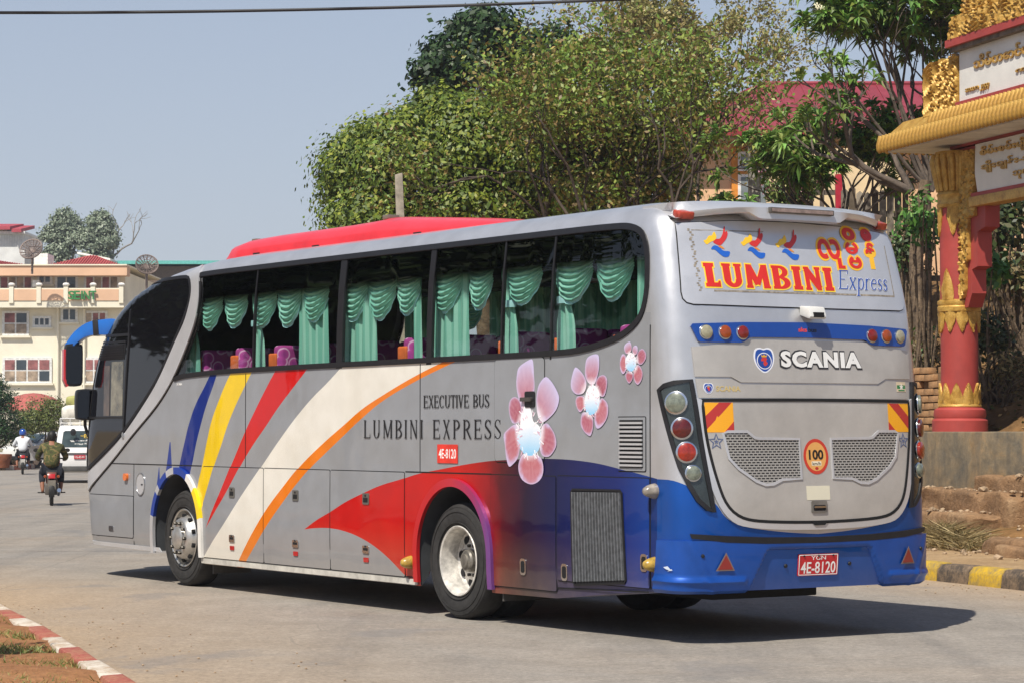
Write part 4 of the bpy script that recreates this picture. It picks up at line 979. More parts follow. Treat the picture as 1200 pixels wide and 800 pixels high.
# bumper with number-plate recess and side ridges
def bumper():
    nu, nz = 150, 26; vs = []; fs = []
    def off(u, z):
        f = (z-.41)/(.86-.41)
        o = .045-.02*f
        hw = .70-.16*(z-.43)/.30
        q = max(0, min(1, (hw-abs(u))/.035)); r = max(0, min(1, (.745-z)/.03)); k = q*q*(3-2*q)*r*r*(3-2*r)
        o -= .055*k
        g = max(0, min(1, (abs(u)-.72)/.03))*max(0, 1-abs(z-.505)/.035); o += .022*g
        cr = max(0, 1-abs(abs(u)-(1.455-.39*(1.27-z)/.77))/.05); o += .012*cr
        return o
    U = [-1.52+3.04*i/nu for i in range(nu+1)]
    for k in range(nz+1):
        f = k/nz; z = .405+(.815-.405)*f
        for u in U: vs.append(tuple(surf_point('wrap', u, z, off(u, z)-(.03*(1-min(1, k/2))))))
    for k in range(nz):
        for i in range(nu): fs.append((k*(nu+1)+i, k*(nu+1)+i+1, (k+1)*(nu+1)+i+1, (k+1)*(nu+1)+i))
    b0 = len(vs)
    for k in (0, nz):
        z = .405+.41*k/nz
        for u in U: vs.append(tuple(surf_point('wrap', u, z, -.03)))
    for i in range(nu):
        fs.append((b0+i+1, b0+i, i, i+1)); fs.append((nz*(nu+1)+i+1, nz*(nu+1)+i, b0+nu+1+i, b0+nu+1+i+1)[::1])
    return MB().add(vs, fs).build('rear_bumper', M_BLUE, bus, smooth=40)
bp = bumper()
conform('bumper_strip', [[(-1.215, .87), (-.92, .850), (-.55, .832), (0, .822), (.55, .832), (.92, .850), (1.215, .87), (1.20, .835), (.92, .800), (.55, .782), (0, .776), (-.55, .782), (-.92, .800), (-1.20, .835)]], 'wrap', .0, .030, M_BLACK, bp, step=.08)
for sg in (-1, 1):
    prt('triangle_reflector', [[(sg*.935, .725), (sg*.935-.082, .585), (sg*.935+.082, .585)]], ['#7d6a62'], .05, bp, 'wrap')
    prt('triangle_reflector_face', [[(sg*.935, .705), (sg*.935-.064, .596), (sg*.935+.064, .596)]], ['#8e2c26'], .052, bp, 'wrap')
for u_, z_ in ((-.33, .60), (.33, .60), (-1.12, .70), (1.12, .70)):
    disc('parking_sensor', 'wrap', u_, z_, .016, .0, .05 if abs(u_) > 1 else .012, M_DARKP, bp, .4)
pl = conform('number_plate', [rrect(-.205, .205, .515, .688, .008)], 'rear', -.002, .008, mat('plate_red', '#c1272d', .4, 0, .08, 20), bp)
plain_strip('plate_border', rrect(-.197, .197, .523, .680, .006), .006, 'rear', .008, .0095, mat('plate_white', '#eceae6', .4), pl, True)
txt('plate_text', 'YGN', -.075, .075, .640, .672, '#eceae6', .0085, pl)
txt('plate_text', '4E-8120', -.178, .178, .533, .625, '#eceae6', .0085, pl, bold=.01)
for a_ in (-.15, .0, .15): conform('plate_bolt', [ellipse(a_, .673, .010, .007, 10)], 'rear', .0085, .014, M_DARKP, pl)
prt('paint_scratch', [[(-1.40, .61), (-1.36, .62), (-1.34, .60), (-1.33, .585), (-1.37, .595)], [(-1.36, .58), (-1.33, .60), (-1.32, .59)]], ['#c8d2e0', '#c8d2e0'], .048, bp, 'wrap')

# ------------------------------------------------------------------ coach: lettering and flowers on the left side
# the side is read from outside: local y runs right to left, so the text is mirrored into place
def side_text(name, body_, ya, yb, z0, z1, col, T, t, s, gap):
    P, w = serif_text(body_, T, t, s, gap); k = (yb-ya)/w
    x = 0; root = None
    for ch in body_:
        G, gw = serif_glyph(ch, T, t, s); polys = []
        for q in G:
            Q = [(ya+(a+x)*k, z0+b*(z1-z0)) for a, b in q]
            ar = sum(Q[i][0]*Q[(i+1) % len(Q)][1]-Q[(i+1) % len(Q)][0]*Q[i][1] for i in range(len(Q)))
            if abs(ar) > 1e-10: polys.append(Q if ar > 0 else Q[::-1])
        x += gw+gap
        if polys: conform('letter', polys, 'left', .0062, .0075, mat('ink_black', '#17171a', .45, 0, .05), bus, micro=.00001, step=.5)
side_text('side_lettering', 'EXECUTIVE BUS', .531, -.577, 1.872, 1.984, 1, .13, .05, .05, .06)
side_text('side_lettering', 'LUMBINI EXPRESS', 1.62, -.769, 1.597, 1.765, 1, .115, .04, .05, .26)
sp3 = conform('side_number', [rrect(-.058, .291, 1.378, 1.545, .004)], 'left', .0062, .0072, mat('vinyl_red', '#d9392c', .4), bus)
vs, fs = text_mesh2d('4E-8120', 1, .01); vs = fit2d(vs, -.03, .263, 1.42, 1.505); vs = [(.233-a, b) for a, b in vs]
conform('side_number_text', None, 'left', .0073, .0082, mat('plate_white', '#eceae6', .4), sp3, tris=(vs, [f[::-1] for f in fs]), step=.5)
vs, fs = text_mesh2d('SCANIA', 1, .01); vs = fit2d(vs, 5.58, 5.71, 2.15, 2.175); vs = [(11.29-a, b) for a, b in vs]
conform('side_maker_text', None, 'left', .002, .004, mat('white_lettering', '#e8e8e6', .4, 0, .03), bus, tris=(vs, [f[::-1] for f in fs]), step=.5)
def lerp3(a, b, t): return tuple(a[i]+(b[i]-a[i])*t for i in range(3))+(1,)
def flower(name, petals, core, sub=5):
    """printed flower: petals shade from deep pink at the heart to pale blue-white tips"""
    cy = sum(p[0] for p in core)/len(core); cz = sum(p[1] for p in core)/len(core)
    polys = []; cols = []
    for i, P in enumerate(petals):
        S = smooth_poly(P, 3); gx = sum(p[0] for p in S)/len(S); gz = sum(p[1] for p in S)/len(S)
        rmax = max(math.hypot(p[0]-cy, p[1]-cz) for p in S); rmin = min(math.hypot(p[0]-cy, p[1]-cz) for p in S)
        base = [lin('#b0606c'), lin('#b27486'), lin('#9c4a5c'), lin('#b05e68'), lin('#a44f62'), lin('#b4636a')][i % 6]; tip = lin('#c8c8ea') if i < 2 else lin('#c08ca4')
        rings = [1, .86, .66, .42, .2]
        R_ = [[(gx+(p[0]-gx)*k, gz+(p[1]-gz)*k) for p in S] for k in rings]
        n = len(S)
        def cf(co, base=base, tip=tip, rmin=rmin, rmax=rmax, S=S, gx=gx, gz=gz, i=i):
            r = math.hypot(co.y-cy, co.z-cz); t = max(0, min(1, (r-rmin)/(rmax-rmin)))
            a = math.atan2(co.z-gz, co.y-gx); e = math.hypot(co.y-gx, co.z-gz)
            em = max(.02, min(math.hypot(p[0]-gx, p[1]-gz) for p in S if abs(math.atan2(math.sin(math.atan2(p[1]-gz, p[0]-gx)-a), math.cos(math.atan2(p[1]-gz, p[0]-gx)-a))) < .45) if e > 1e-4 else 1)
            ed = max(0, min(1, (e/em-.72)/.28))
            st = .5+.5*math.sin(math.atan2(co.z-cz, co.y-cy)*46+i); base2 = lerp3(base, lin('#d09aa0'), .35*st); c = lerp3(base2, tip, (t**1.6)*(.85 if i < 2 else .4))
            c = lerp3(c, lin('#c9c0e4'), ed**3*.8)
            return lerp3(lin('#efe6ee'), c, min(1, t*3.6))
        for q in range(len(rings)-1):
            for j in range(n):
                polys.append([R_[q][j], R_[q][(j+1) % n], R_[q+1][(j+1) % n], R_[q+1][j]]); cols.append(cf)
        polys.append(R_[-1]); cols.append(cf)
        # keep petals on slightly different levels
    out = []
    P2 = []; C2 = []
    for q, c in zip(polys, cols):
        ar = sum(q[k][0]*q[(k+1) % len(q)][1]-q[(k+1) % len(q)][0]*q[k][1] for k in range(len(q)))
        if abs(ar) < 1e-9: continue
        P2.append(q); C2.append(c)
    o = conform(name, P2, 'left', .0064, .0064, M_PRINT, bus, cols=C2, micro=.000002, step=.5)
    cp = []; cc = []
    S = smooth_poly(core, 3); lo = min(p[1] for p in S); hi = max(p[1] for p in S)
    cp.append(S); cc.append(lambda co: lerp3(lin('#86c8ee'), lin('#f4f4f8'), max(0, min(1, (co.z-lo)/(hi-lo)*1.7))))
    wy = (max(p[0] for p in S)-min(p[0] for p in S))/2; wz = (hi-lo)/2
    for k in range(64):
        a = random.uniform(0, 2*math.pi); r0 = random.uniform(.35, .95) if math.sin(a) > -.3 else random.uniform(.85, 1.0); dr = random.uniform(.12, .28)
        p0 = (cy+wy*r0*math.cos(a), cz+wz*r0*math.sin(a)); p1 = (cy+wy*(r0+dr)*math.cos(a+random.gauss(0, .12)), cz+wz*(r0+dr*.8)*math.sin(a+random.gauss(0, .12)))
        cp.append(bar2d(p0, p1, wy*.05)); cc.append(lin('#f6f4f8') if k % 3 else lin('#dcb0c4'))
    conform('flower_heart', cp, 'left', .0078, .0078, M_PRINT, o, cols=cc, micro=.00003, step=.5)
    return o

flower('printed_flower', [[(-1.018, 2.151), (-1.046, 2.205), (-1.13, 2.242), (-1.242, 2.27), (-1.27, 2.223), (-1.278, 2.147), (-1.289, 2.039), (-1.27, 1.963), (-1.215, 1.887), (-1.131, 1.841), (-1.06, 1.903), (-1.009, 2.043)], [(-1.339, 2.023), (-1.38, 2.076), (-1.463, 2.118), (-1.558, 2.066), (-1.639, 1.982), (-1.658, 1.921), (-1.612, 1.839), (-1.504, 1.771), (-1.408, 1.741), (-1.339, 1.795), (-1.317, 1.917)], [(-0.89, 1.874), (-0.913, 1.928), (-0.975, 1.955), (-1.046, 1.934), (-1.089, 1.872), (-1.103, 1.78), (-1.032, 1.734), (-0.947, 1.734), (-0.905, 1.796)], [(-0.81, 1.633), (-0.89, 1.687), (-0.99, 1.722), (-1.055, 1.703), (-1.033, 1.626), (-1.061, 1.533), (-1.033, 1.441), (-0.962, 1.386), (-0.891, 1.362), (-0.848, 1.439), (-0.828, 1.547)], [(-1.4, 1.703), (-1.477, 1.73), (-1.545, 1.688), (-1.599, 1.628), (-1.618, 1.552), (-1.572, 1.492), (-1.504, 1.453), (-1.408, 1.46), (-1.367, 1.536), (-1.389, 1.627)], [(-1.117, 1.472), (-1.047, 1.395), (-1.047, 1.318), (-1.104, 1.249), (-1.229, 1.216), (-1.34, 1.238), (-1.409, 1.293), (-1.422, 1.369), (-1.381, 1.444), (-1.271, 1.474)]], [(-1.019, 1.579), (-1.061, 1.688), (-1.089, 1.811), (-1.159, 1.887), (-1.242, 1.841), (-1.27, 1.749), (-1.367, 1.703), (-1.389, 1.612), (-1.353, 1.505), (-1.243, 1.458), (-1.117, 1.48)])
flower('printed_flower', [[(-2.037, 2.16), (-2.054, 2.246), (-2.122, 2.281), (-2.218, 2.285), (-2.239, 2.229), (-2.228, 2.145), (-2.175, 2.049), (-2.101, 2.05), (-2.047, 2.099)], [(-1.831, 2.053), (-1.853, 2.127), (-1.896, 2.188), (-1.972, 2.156), (-2.037, 2.099), (-2.058, 2.038), (-2.015, 1.977), (-1.918, 1.966), (-1.853, 1.998)], [(-2.186, 2.036), (-2.218, 2.096), (-2.292, 2.119), (-2.344, 2.094), (-2.35, 2.034), (-2.313, 1.95), (-2.249, 1.951), (-2.218, 1.987)], [(-2.26, 1.926), (-2.323, 1.914), (-2.365, 1.865), (-2.354, 1.781), (-2.281, 1.709), (-2.207, 1.687), (-2.175, 1.745), (-2.186, 1.83)], [(-1.994, 1.806), (-2.058, 1.818), (-2.143, 1.781), (-2.154, 1.708), (-2.133, 1.648), (-2.101, 1.626), (-2.026, 1.66), (-1.976, 1.721)], [(-1.903, 1.893), (-1.918, 1.942), (-1.972, 1.953), (-2.026, 1.941), (-2.037, 1.879), (-1.994, 1.831), (-1.95, 1.825)]], [(-2.037, 1.928), (-2.069, 2.001), (-2.133, 2.043), (-2.218, 2.012), (-2.249, 1.938), (-2.228, 1.854), (-2.154, 1.8), (-2.079, 1.806), (-2.037, 1.855)])
flower('printed_flower', [[(-2.584, 2.33), (-2.606, 2.359), (-2.657, 2.375), (-2.682, 2.353), (-2.686, 2.31), (-2.65, 2.281), (-2.606, 2.286)], [(-2.701, 2.293), (-2.708, 2.331), (-2.745, 2.344), (-2.77, 2.325), (-2.766, 2.283), (-2.723, 2.267)], [(-2.759, 2.257), (-2.788, 2.299), (-2.831, 2.315), (-2.874, 2.288), (-2.881, 2.238), (-2.824, 2.192), (-2.766, 2.206)], [(-2.752, 2.181), (-2.795, 2.185), (-2.838, 2.129), (-2.823, 2.07), (-2.773, 2.033), (-2.73, 2.063), (-2.715, 2.122)], [(-2.606, 2.116), (-2.65, 2.141), (-2.701, 2.131), (-2.701, 2.08), (-2.657, 2.045), (-2.621, 2.073)], [(-2.533, 2.237), (-2.562, 2.279), (-2.606, 2.265), (-2.621, 2.201), (-2.613, 2.15), (-2.569, 2.121), (-2.533, 2.168)]], [(-2.606, 2.235), (-2.665, 2.289), (-2.723, 2.267), (-2.759, 2.223), (-2.737, 2.164), (-2.679, 2.138), (-2.621, 2.167)])
# ------------------------------------------------------------------ coach: roof unit, aerial, mirrors
def roof_unit():
    ys = [5.42, 5.38, 5.25, 5.0, 4.4, 3.6, 2.9, 2.32, 2.16, 1.9, 1.2, .6, .1, -.18, -.22]
    zt = [3.56, 3.62, 3.69, 3.725, 3.735, 3.735, 3.735, 3.745, 3.755, 3.735, 3.68, 3.63, 3.58, 3.55, 3.53]
    vs = []; m = 17
    for y, t in zip(ys, zt):
        zb = 3.46; w = .90 if .2 < y < 5.3 else (.86 if y > 0 else .72)
        for k in range(m):
            a = math.pi*k/(m-1); c, s = math.cos(a), math.sin(a)
            vs.append((w*math.copysign(abs(c)**.45, c), y, zb+(t-zb)*abs(s)**.55))
    fs = [(i*m+k, i*m+k+1, (i+1)*m+k+1, (i+1)*m+k) for i in range(len(ys)-1) for k in range(m-1)]
    fs += [tuple(range(m-1, -1, -1)), tuple(range((len(ys)-1)*m, len(ys)*m))]
    return MB().add(vs, fs).build('air_conditioner', M_RED, bus, smooth=40)
ac = roof_unit()
for y, z, x in ((5.22, 3.70, -.55), (2.28, 3.745, -.62)):
    MB().box(x-.07, x+.07, y-.05, y+.05, z-.02, z+.025).build('lifting_lug', mat('dull_zinc', '#8d8a7c', .5, .5), ac, bevel=.01)
for y in (3.3, 4.6, 1.3):
    MB().box(-.915, -.885, y-.06, y+.06, 3.505, 3.525).build('cover_clip', M_DARKP, ac)
MB().tube([(0, 6.35, 3.40), (0, 6.33, 3.60), (0, 6.30, 3.80)], [.035, .03, .012], 10).build('aerial', mat('white_plastic', '#d8d8d4', .5, 0, .08), bus, smooth=50)
# arm mirror (blue) and small lower mirror at the front left corner
def arm_part(P, t_, nm, m_, par, bev=.02):
    mb = MB(); mb.M = Matrix.Translation((-1.08, 7.86, 0)) @ Matrix.Rotation(R(133), 4, 'Z')
    mb.prism(P, -t_, t_, 'y'); return mb.build(nm, m_, par, bevel=bev)
ARM = smooth_poly([(a*1.06, b) for a, b in [(-.05, 2.935), (.14, 2.935), (.30, 2.90), (.44, 2.80), (.53, 2.68), (.55, 2.64), (.50, 2.62), (.45, 2.63), (.41, 2.67), (.33, 2.73), (.20, 2.765), (-.05, 2.77)]], 3)
mro = arm_part(ARM, .055, 'mirror_arm', mat('sky_blue_paint', '#0f62b8', .3, 0, .05, coat=.6), bus)
arm_part([(.17, 2.942), (.24, 2.93), (.225, 2.75), (.155, 2.768)], .062, 'arm_band', M_DARKP, mro, .008)
def mirror_head(cx, cy, z0, z1, hw, m_, nm, par, tilt=.12):
    P = smooth_poly([(-hw, z0+.05), (-hw*.7, z0), (hw*.7, z0), (hw, z0+.06), (hw*1.05, (z0+z1)/2), (hw, z1-.03), (hw*.6, z1), (-hw*.6, z1), (-hw, z1-.05)], 3)
    mb = MB(); mb.M = Matrix.Translation((cx, cy, 0)) @ Matrix.Rotation(R(-14), 4, 'Z')
    mb.prism(P, 0, .12, 'y'); h = mb.build(nm, m_, par, bevel=.02)
    mb = MB(); mb.M = Matrix.Translation((cx, cy, 0)) @ Matrix.Rotation(R(-14), 4, 'Z')
    zc = (z0+z1)/2
    mb.prism([(a*.86, zc+(b-zc)*.9) for a, b in P], -.006, -.002, 'y'); mb.build('mirror_glass', mat('mirror_glass', '#3a3d42', .03, 1, 0), h)
    return h
hd = mirror_head(-1.435, 8.17, 2.18, 2.66, .10, M_DARKP, 'mirror_head', bus)
mb = MB(); mb.M = Matrix.Translation((-1.435, 8.17, 0)) @ Matrix.Rotation(R(-14), 4, 'Z')
mb.prism([(-.118, 2.60), (-.120, 2.25), (-.085, 2.165), (-.06, 2.18), (-.092, 2.26), (-.092, 2.60)], .0, .12, 'y'); mb.build('mirror_edge', mat('mirror_red', '#c22a35', .3, 0, .05, coat=.6), hd)
h2 = mirror_head(-1.31, 8.10, 1.79, 2.14, .115, M_DARKP, 'lower_mirror', bus)
MB().tube([(-1.29, 8.18, 1.82), (-1.28, 8.20, 1.72), (-1.25, 8.18, 1.60), (-1.17, 8.16, 1.58)], .02, 8).build('mirror_bracket', M_BLACK, h2)

# ------------------------------------------------------------------ coach: saloon
M_CURT = mat_attr('curtain_cloth', .8, 0, .25, .2, 90)
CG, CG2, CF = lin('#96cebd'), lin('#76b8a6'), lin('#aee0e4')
def swag(y0, y1, zt, zb, sx=-1):
    """one scalloped valance with sagging pleats and a pale fringe"""
    nu, nv = 26, 64; vs = []; fs = []; cols = []
    w = abs(y1-y0)
    for j in range(nv+1):
        v = j/nv
        for i in range(nu+1):
            u = i/nu; s = 1-abs(2*u-1)**2.2
            side = .42+.58*s
            z = zt-(zt-zb)*(v*side)-(.05*s*v)*(1-v)
            pl = math.sin(v*math.pi*15+.7*math.sin(u*7+y0*5))*(.35+.65*s)*.013+.006*math.sin(u*31+v*11+y0*9)
            pinch = (1-s)*.02
            x = -1.195+.02-.035*math.sin(v*math.pi*.9)*s+pl+pinch
            yy = y0+(y1-y0)*(.5+(u-.5)*(1.05-.08*v)+.03*math.sin(y0*7)*v)
            vs.append((x*-sx if sx > 0 else x, yy, z))
    for j in range(nv):
        for i in range(nu): fs.append((j*(nu+1)+i, j*(nu+1)+i+1, (j+1)*(nu+1)+i+1, (j+1)*(nu+1)+i))
    mb = MB(); mb.v = vs
    for q in fs:
        v = (q[0]//(nu+1))/nv
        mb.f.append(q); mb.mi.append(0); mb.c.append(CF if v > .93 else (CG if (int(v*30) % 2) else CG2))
    return mb
def drape(y0, y1, zt, zb, tied=False, seed=0):
    nu, nv = max(12, int(abs(y1-y0)*60)), 16; vs = []; mb = MB(); rnd = random.Random(seed); ph = rnd.random()*6
    for j in range(nv+1):
        v = j/nv
        for i in range(nu+1):
            u = i/nu; k = 1.0
            if tied: k = 1-.45*math.exp(-((v-.42)/.16)**2)
            yy = (y0+y1)/2+(u-.5)*(y1-y0)*k
            x = -1.15+.018*math.sin(u*abs(y1-y0)*46+ph)+.008*math.sin(u*23+v*3)
            vs.append((x, yy, zt+(zb-zt)*v))
    mb.v = vs
    for j in range(nv):
        for i in range(nu):
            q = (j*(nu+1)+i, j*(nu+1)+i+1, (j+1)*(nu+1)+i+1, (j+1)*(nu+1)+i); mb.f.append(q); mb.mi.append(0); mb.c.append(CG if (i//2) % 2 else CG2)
    return mb
SW = [(5.40, 4.88), (4.83, 4.31), (4.17, 3.64), (3.63, 3.13), (3.08, 2.57), (2.262, 1.80), (1.78, 1.25), (1.235, .825), (.576, .095), (-.038, -.419), (-.625, -1.187), (-1.382, -1.949), (-2.023, -2.538)]
ZB = [2.715, 2.725, 2.705, 2.69, 2.72, 2.70, 2.69, 2.72, 2.715, 2.72, 2.735, 2.715, 2.71]
for (a, c), zb in zip(SW, ZB):
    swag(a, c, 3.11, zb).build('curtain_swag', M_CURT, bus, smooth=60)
for k, (a, c, t_) in enumerate(((5.76, 5.45, True), (4.243, 3.96, True), (3.18, 2.60, False), (2.343, 1.60, False), (.969, .83, False), (.649, -.03, False), (-.572, -.80, True), (-1.395, -1.66, True), (-2.54, -2.68, False))):
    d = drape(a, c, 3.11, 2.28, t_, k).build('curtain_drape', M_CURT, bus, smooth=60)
    if t_:
        mb = MB(); ym = (a+c)/2; hw_ = abs(a-c)*.36
        mb.lathe([(1, -.03), (1.04, 0), (1, .03)], 18, 'z', (-1.15, ym, 2.76), sc=(.045, hw_)); mb.c = [CF]*len(mb.c); mb.build('curtain_tie', M_CURT, d, smooth=60)
for k in range(9):
    yy = 4.9-.88*k
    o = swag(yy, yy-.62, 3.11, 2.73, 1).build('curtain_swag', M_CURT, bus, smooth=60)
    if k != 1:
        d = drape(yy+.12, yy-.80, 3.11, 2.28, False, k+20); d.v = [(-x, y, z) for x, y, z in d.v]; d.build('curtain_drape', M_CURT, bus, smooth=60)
def seat_fabric():
    m, t, p = new_mat('seat_fabric'); co = t.objco()
    v = t.new('ShaderNodeTexVoronoi'); v.inputs['Scale'].default_value = 7; t.l.new(co, v.inputs['Vector'])
    t.put(p.inputs['Base Color'], t.ramp(v.outputs['Distance'], [(.0, lin('#7a2a78')), (.35, lin('#a83a8c')), (.42, lin('#d0a8c8')), (.5, lin('#94347c'))])); p.inputs['Roughness'].default_value = .85; return m
M_SEAT = seat_fabric(); M_ORA = mat('orange_seat_side', '#c9622c', .8)
def seat_mesh(nm, boxes, m_, bev):
    mb = MB()
    for b in boxes: mb.box(*b)
    o = mb.build(nm, m_, None, bevel=bev, seg=3); me = o.data; bpy.data.objects.remove(o); return me
SM = {'seat': seat_mesh('seat', [(-.21, .21, -.05, .45, 1.66, 1.80)], M_SEAT, .04), 'backrest': seat_mesh('backrest', [(-.205, .205, -.17, .0, 1.75, 2.53)], M_SEAT, .05), 'headrest': seat_mesh('headrest', [(-.225, -.17, -.10, .06, 2.22, 2.45), (.17, .225, -.10, .06, 2.22, 2.45)], M_ORA, .02)}
for r in range(10):
    yy = 5.62-.87*r
    for x in (-.88, -.42, .42, .88):
        s = bpy.data.objects.new('seat', SM['seat']); COL.objects.link(s); s.parent = bus; s.location = (x, yy, 0)
        for nm in ('backrest', 'headrest'):
            o = bpy.data.objects.new(nm, SM[nm]); COL.objects.link(o); o.parent = s
MB().box(-1.18, 1.18, -3.0, 7.2, 1.262, 1.30).build('saloon_floor', mat('saloon_floor', '#3c3a38', .8), bus)
for sx in (-1, 1): MB().box(min(sx*1.19, sx*.75), max(sx*1.19, sx*.75), -2.9, 6.6, 3.16, 3.24).build('luggage_rack', MATS['saloon_lining'], bus)
MB().box(5.75-.0, 5.75, 0, 0, 0, 0) if False else None
MB().tube([(-1.0, 6.55, 1.3), (-1.0, 6.55, 2.6)], .03, 8).build('grab_pole', M_CHROME, bus)
# ------------------------------------------------------------------ ground, road, kerbs, pavement, hillside
EDGE = [(-20, 22.5), (10, 11.2), (20, 7.5), (25.89, 5.3), (27.75, 4.59), (32, 3.0), (40, -1.0), (52, -6), (66, -9.3), (80, -11.6), (110, -15.5), (200, -24), (400, -45)]
def Xe(Y): return interp(EDGE, Y)
LK = [(-30, 12.6), (0, 2.78), (10, -.47), (16.78, -2.68), (19.91, -3.66), (23.02, -4.72), (27, -6.2), (31, -8.6), (34, -12), (36, -18), (37, -40)]
def Xl(Y): return interp(LK, Y)
def road_mat():
    m, t, p = new_mat('dusty_asphalt'); co = t.new('ShaderNodeNewGeometry').outputs['Position']
    sp = t.new('ShaderNodeSeparateXYZ'); t.l.new(co, sp.inputs[0]); x, y = sp.outputs[0], sp.outputs[1]
    big = t.noise(.16, 5, .6, co, .6); mid = t.noise(1.3, 6, .65, co); fine = t.noise(26, 5, .75, co); grit = t.noise(150, 2, .6, co)
    st = t.new('ShaderNodeMapping'); t.l.new(co, st.inputs[0]); st.inputs['Rotation'].default_value = (0, 0, -.35); st.inputs['Scale'].default_value = (1.6, .10, 1)
    streak = t.noise(1.0, 5, .6, st.outputs[0])
    base = t.ramp(mid, [(.25, (.235, .213, .186, 1)), (.55, (.30, .273, .240, 1)), (.8, (.35, .32, .283, 1))])
    base = t.mix(t.math('MULTIPLY', t.ramp(streak, [(.48, (0, 0, 0, 1)), (.66, (1, 1, 1, 1))]), .5), base, (.175, .165, .155, 1))
    # dust blown against the kerbs
    xe = t.curve(y, [(a, b) for a, b in EDGE if -20 <= a <= 110], -20, 110, -30, 30, True); dR = t.math('SUBTRACT', xe, x)
    xl = t.curve(y, [(a, b) for a, b in LK if a <= 31], -30, 31, -30, 30, True); dL = t.math('SUBTRACT', x, xl)
    d1 = t.math('SUBTRACT', 1.0, t.math('DIVIDE', dR, 2.2), clamp=True); d2 = t.math('MULTIPLY', t.math('SUBTRACT', 1.0, t.math('DIVIDE', dL, 3.0), clamp=True), t.math('LESS_THAN', y, 31))
    du = t.math('MULTIPLY', t.math('MAXIMUM', d1, d2), t.math('MULTIPLY_ADD', big, 1.3, .2), clamp=True)
    du = t.math('MAXIMUM', du, t.math('MULTIPLY', t.ramp(big, [(.5, (0, 0, 0, 1)), (.75, (1, 1, 1, 1))]), .35))
    col = t.mix(t.math('MULTIPLY', du, .8), base, (.44, .31, .185, 1))
    col = t.mix(1.0, col, t.ramp(fine, [(.32, (.68, .68, .68, 1)), (.68, (1.22, 1.21, 1.19, 1))]), 'MULTIPLY')
    spk = t.ramp(grit, [(.62, (0, 0, 0, 1)), (.70, (1, 1, 1, 1))]); col = t.mix(t.math('MULTIPLY', spk, .30), col, (.55, .52, .47, 1))
    pt = t.new('ShaderNodeMapping'); t.l.new(co, pt.inputs[0]); pt.inputs['Scale'].default_value = (.5, .33, 1); pa_ = t.noise(1.0, 4, .55, pt.outputs[0], .8)
    col = t.mix(t.math('MULTIPLY', t.ramp(pa_, [(.58, (0, 0, 0, 1)), (.64, (1, 1, 1, 1))]), .42), col, (.175, .17, .168, 1))
    grn = t.noise(9, 3, .7, co); col = t.mix(1.0, col, t.ramp(grn, [(.3, (.86, .86, .86, 1)), (.7, (1.1, 1.1, 1.1, 1))]), 'MULTIPLY')
    # cracks and tar seams
    vo = t.new('ShaderNodeTexVoronoi', feature='DISTANCE_TO_EDGE'); vo.inputs['Scale'].default_value = .22
    wv = t.new('ShaderNodeMix', data_type='VECTOR'); wv.inputs[0].default_value = .12; t.l.new(co, wv.inputs[4]); nz = t.new('ShaderNodeTexNoise'); nz.inputs['Scale'].default_value = .8; t.l.new(co, nz.inputs['Vector']); t.l.new(nz.outputs['Color'], wv.inputs[5]); t.l.new(wv.outputs[1], vo.inputs['Vector'])
    cr = t.math('MULTIPLY', t.math('LESS_THAN', vo.outputs['Distance'], .0014), t.ramp(big, [(.45, (0, 0, 0, 1)), (.6, (1, 1, 1, 1))]))
    col = t.mix(t.math('MULTIPLY', cr, .4), col, (.09, .085, .08, 1))
    t.put(p.inputs['Base Color'], col); p.inputs['Roughness'].default_value = .88; p.inputs['Specular IOR Level'].default_value = .35
    t.put(p.inputs['Normal'], t.bump(t.math('ADD', t.math('MULTIPLY', fine, .6), grit), .5, .006))
    return m
def earth_mat(name, c1, c2, c3, sc=1.0):
    m, t, p = new_mat(name); co = t.new('ShaderNodeNewGeometry').outputs['Position']
    a = t.noise(.7*sc, 6, .65, co); b = t.noise(9*sc, 6, .7, co); g = t.noise(60, 3, .7, co)
    c = t.ramp(a, [(.3, lin(c1)), (.55, lin(c2)), (.75, lin(c3))]); c = t.mix(1.0, c, t.ramp(b, [(.3, (.68, .66, .64, 1)), (.7, (1.15, 1.13, 1.1, 1))]), 'MULTIPLY')
    t.put(p.inputs['Base Color'], c); p.inputs['Roughness'].default_value = .95; p.inputs['Specular IOR Level'].default_value = .2
    t.put(p.inputs['Normal'], t.bump(t.math('ADD', b, t.math('MULTIPLY', g, .4)), .8, .05)); return m
M_ROAD = road_mat(); M_EARTH = earth_mat('red_earth', '#94694a', '#a87a54', '#b88e68'); M_SLOPE = earth_mat('slope_earth', '#5e4a33', '#8a6a45', '#a67f52', .8)
M_PAVE = earth_mat('dusty_pavement', '#a58a68', '#b59a76', '#c2aa88', 1.4)
g = MB().add([(-700, -120, -.03), (700, -120, -.03), (700, 1400, -.03), (-700, 1400, -.03)], [(0, 1, 2, 3)]).build('ground', earth_mat('dry_ground', '#9a8a70', '#a89678', '#b2a284', .1), None, fix=False); tag(g, kind='structure')
# road: wide sheet bounded by the right-hand kerb line, cut in strips so it follows the edge
def road_sheet():
    Ys = sorted(set([-20+2*k for k in range(71)]+[140, 160, 180, 200, 230, 260])); vs = []; fs = []
    for Y in Ys:
        for f in (0, .25, .5, .75, 1): vs.append((-75+(Xe(Y)+.03+75)*f, Y, 0))
    for i in range(len(Ys)-1):
        for k in range(4): fs.append((i*5+k, i*5+k+1, (i+1)*5+k+1, (i+1)*5+k))
    return tag(MB().add(vs, fs).build('road', M_ROAD, None, fix=False), kind='structure')
road_sheet()
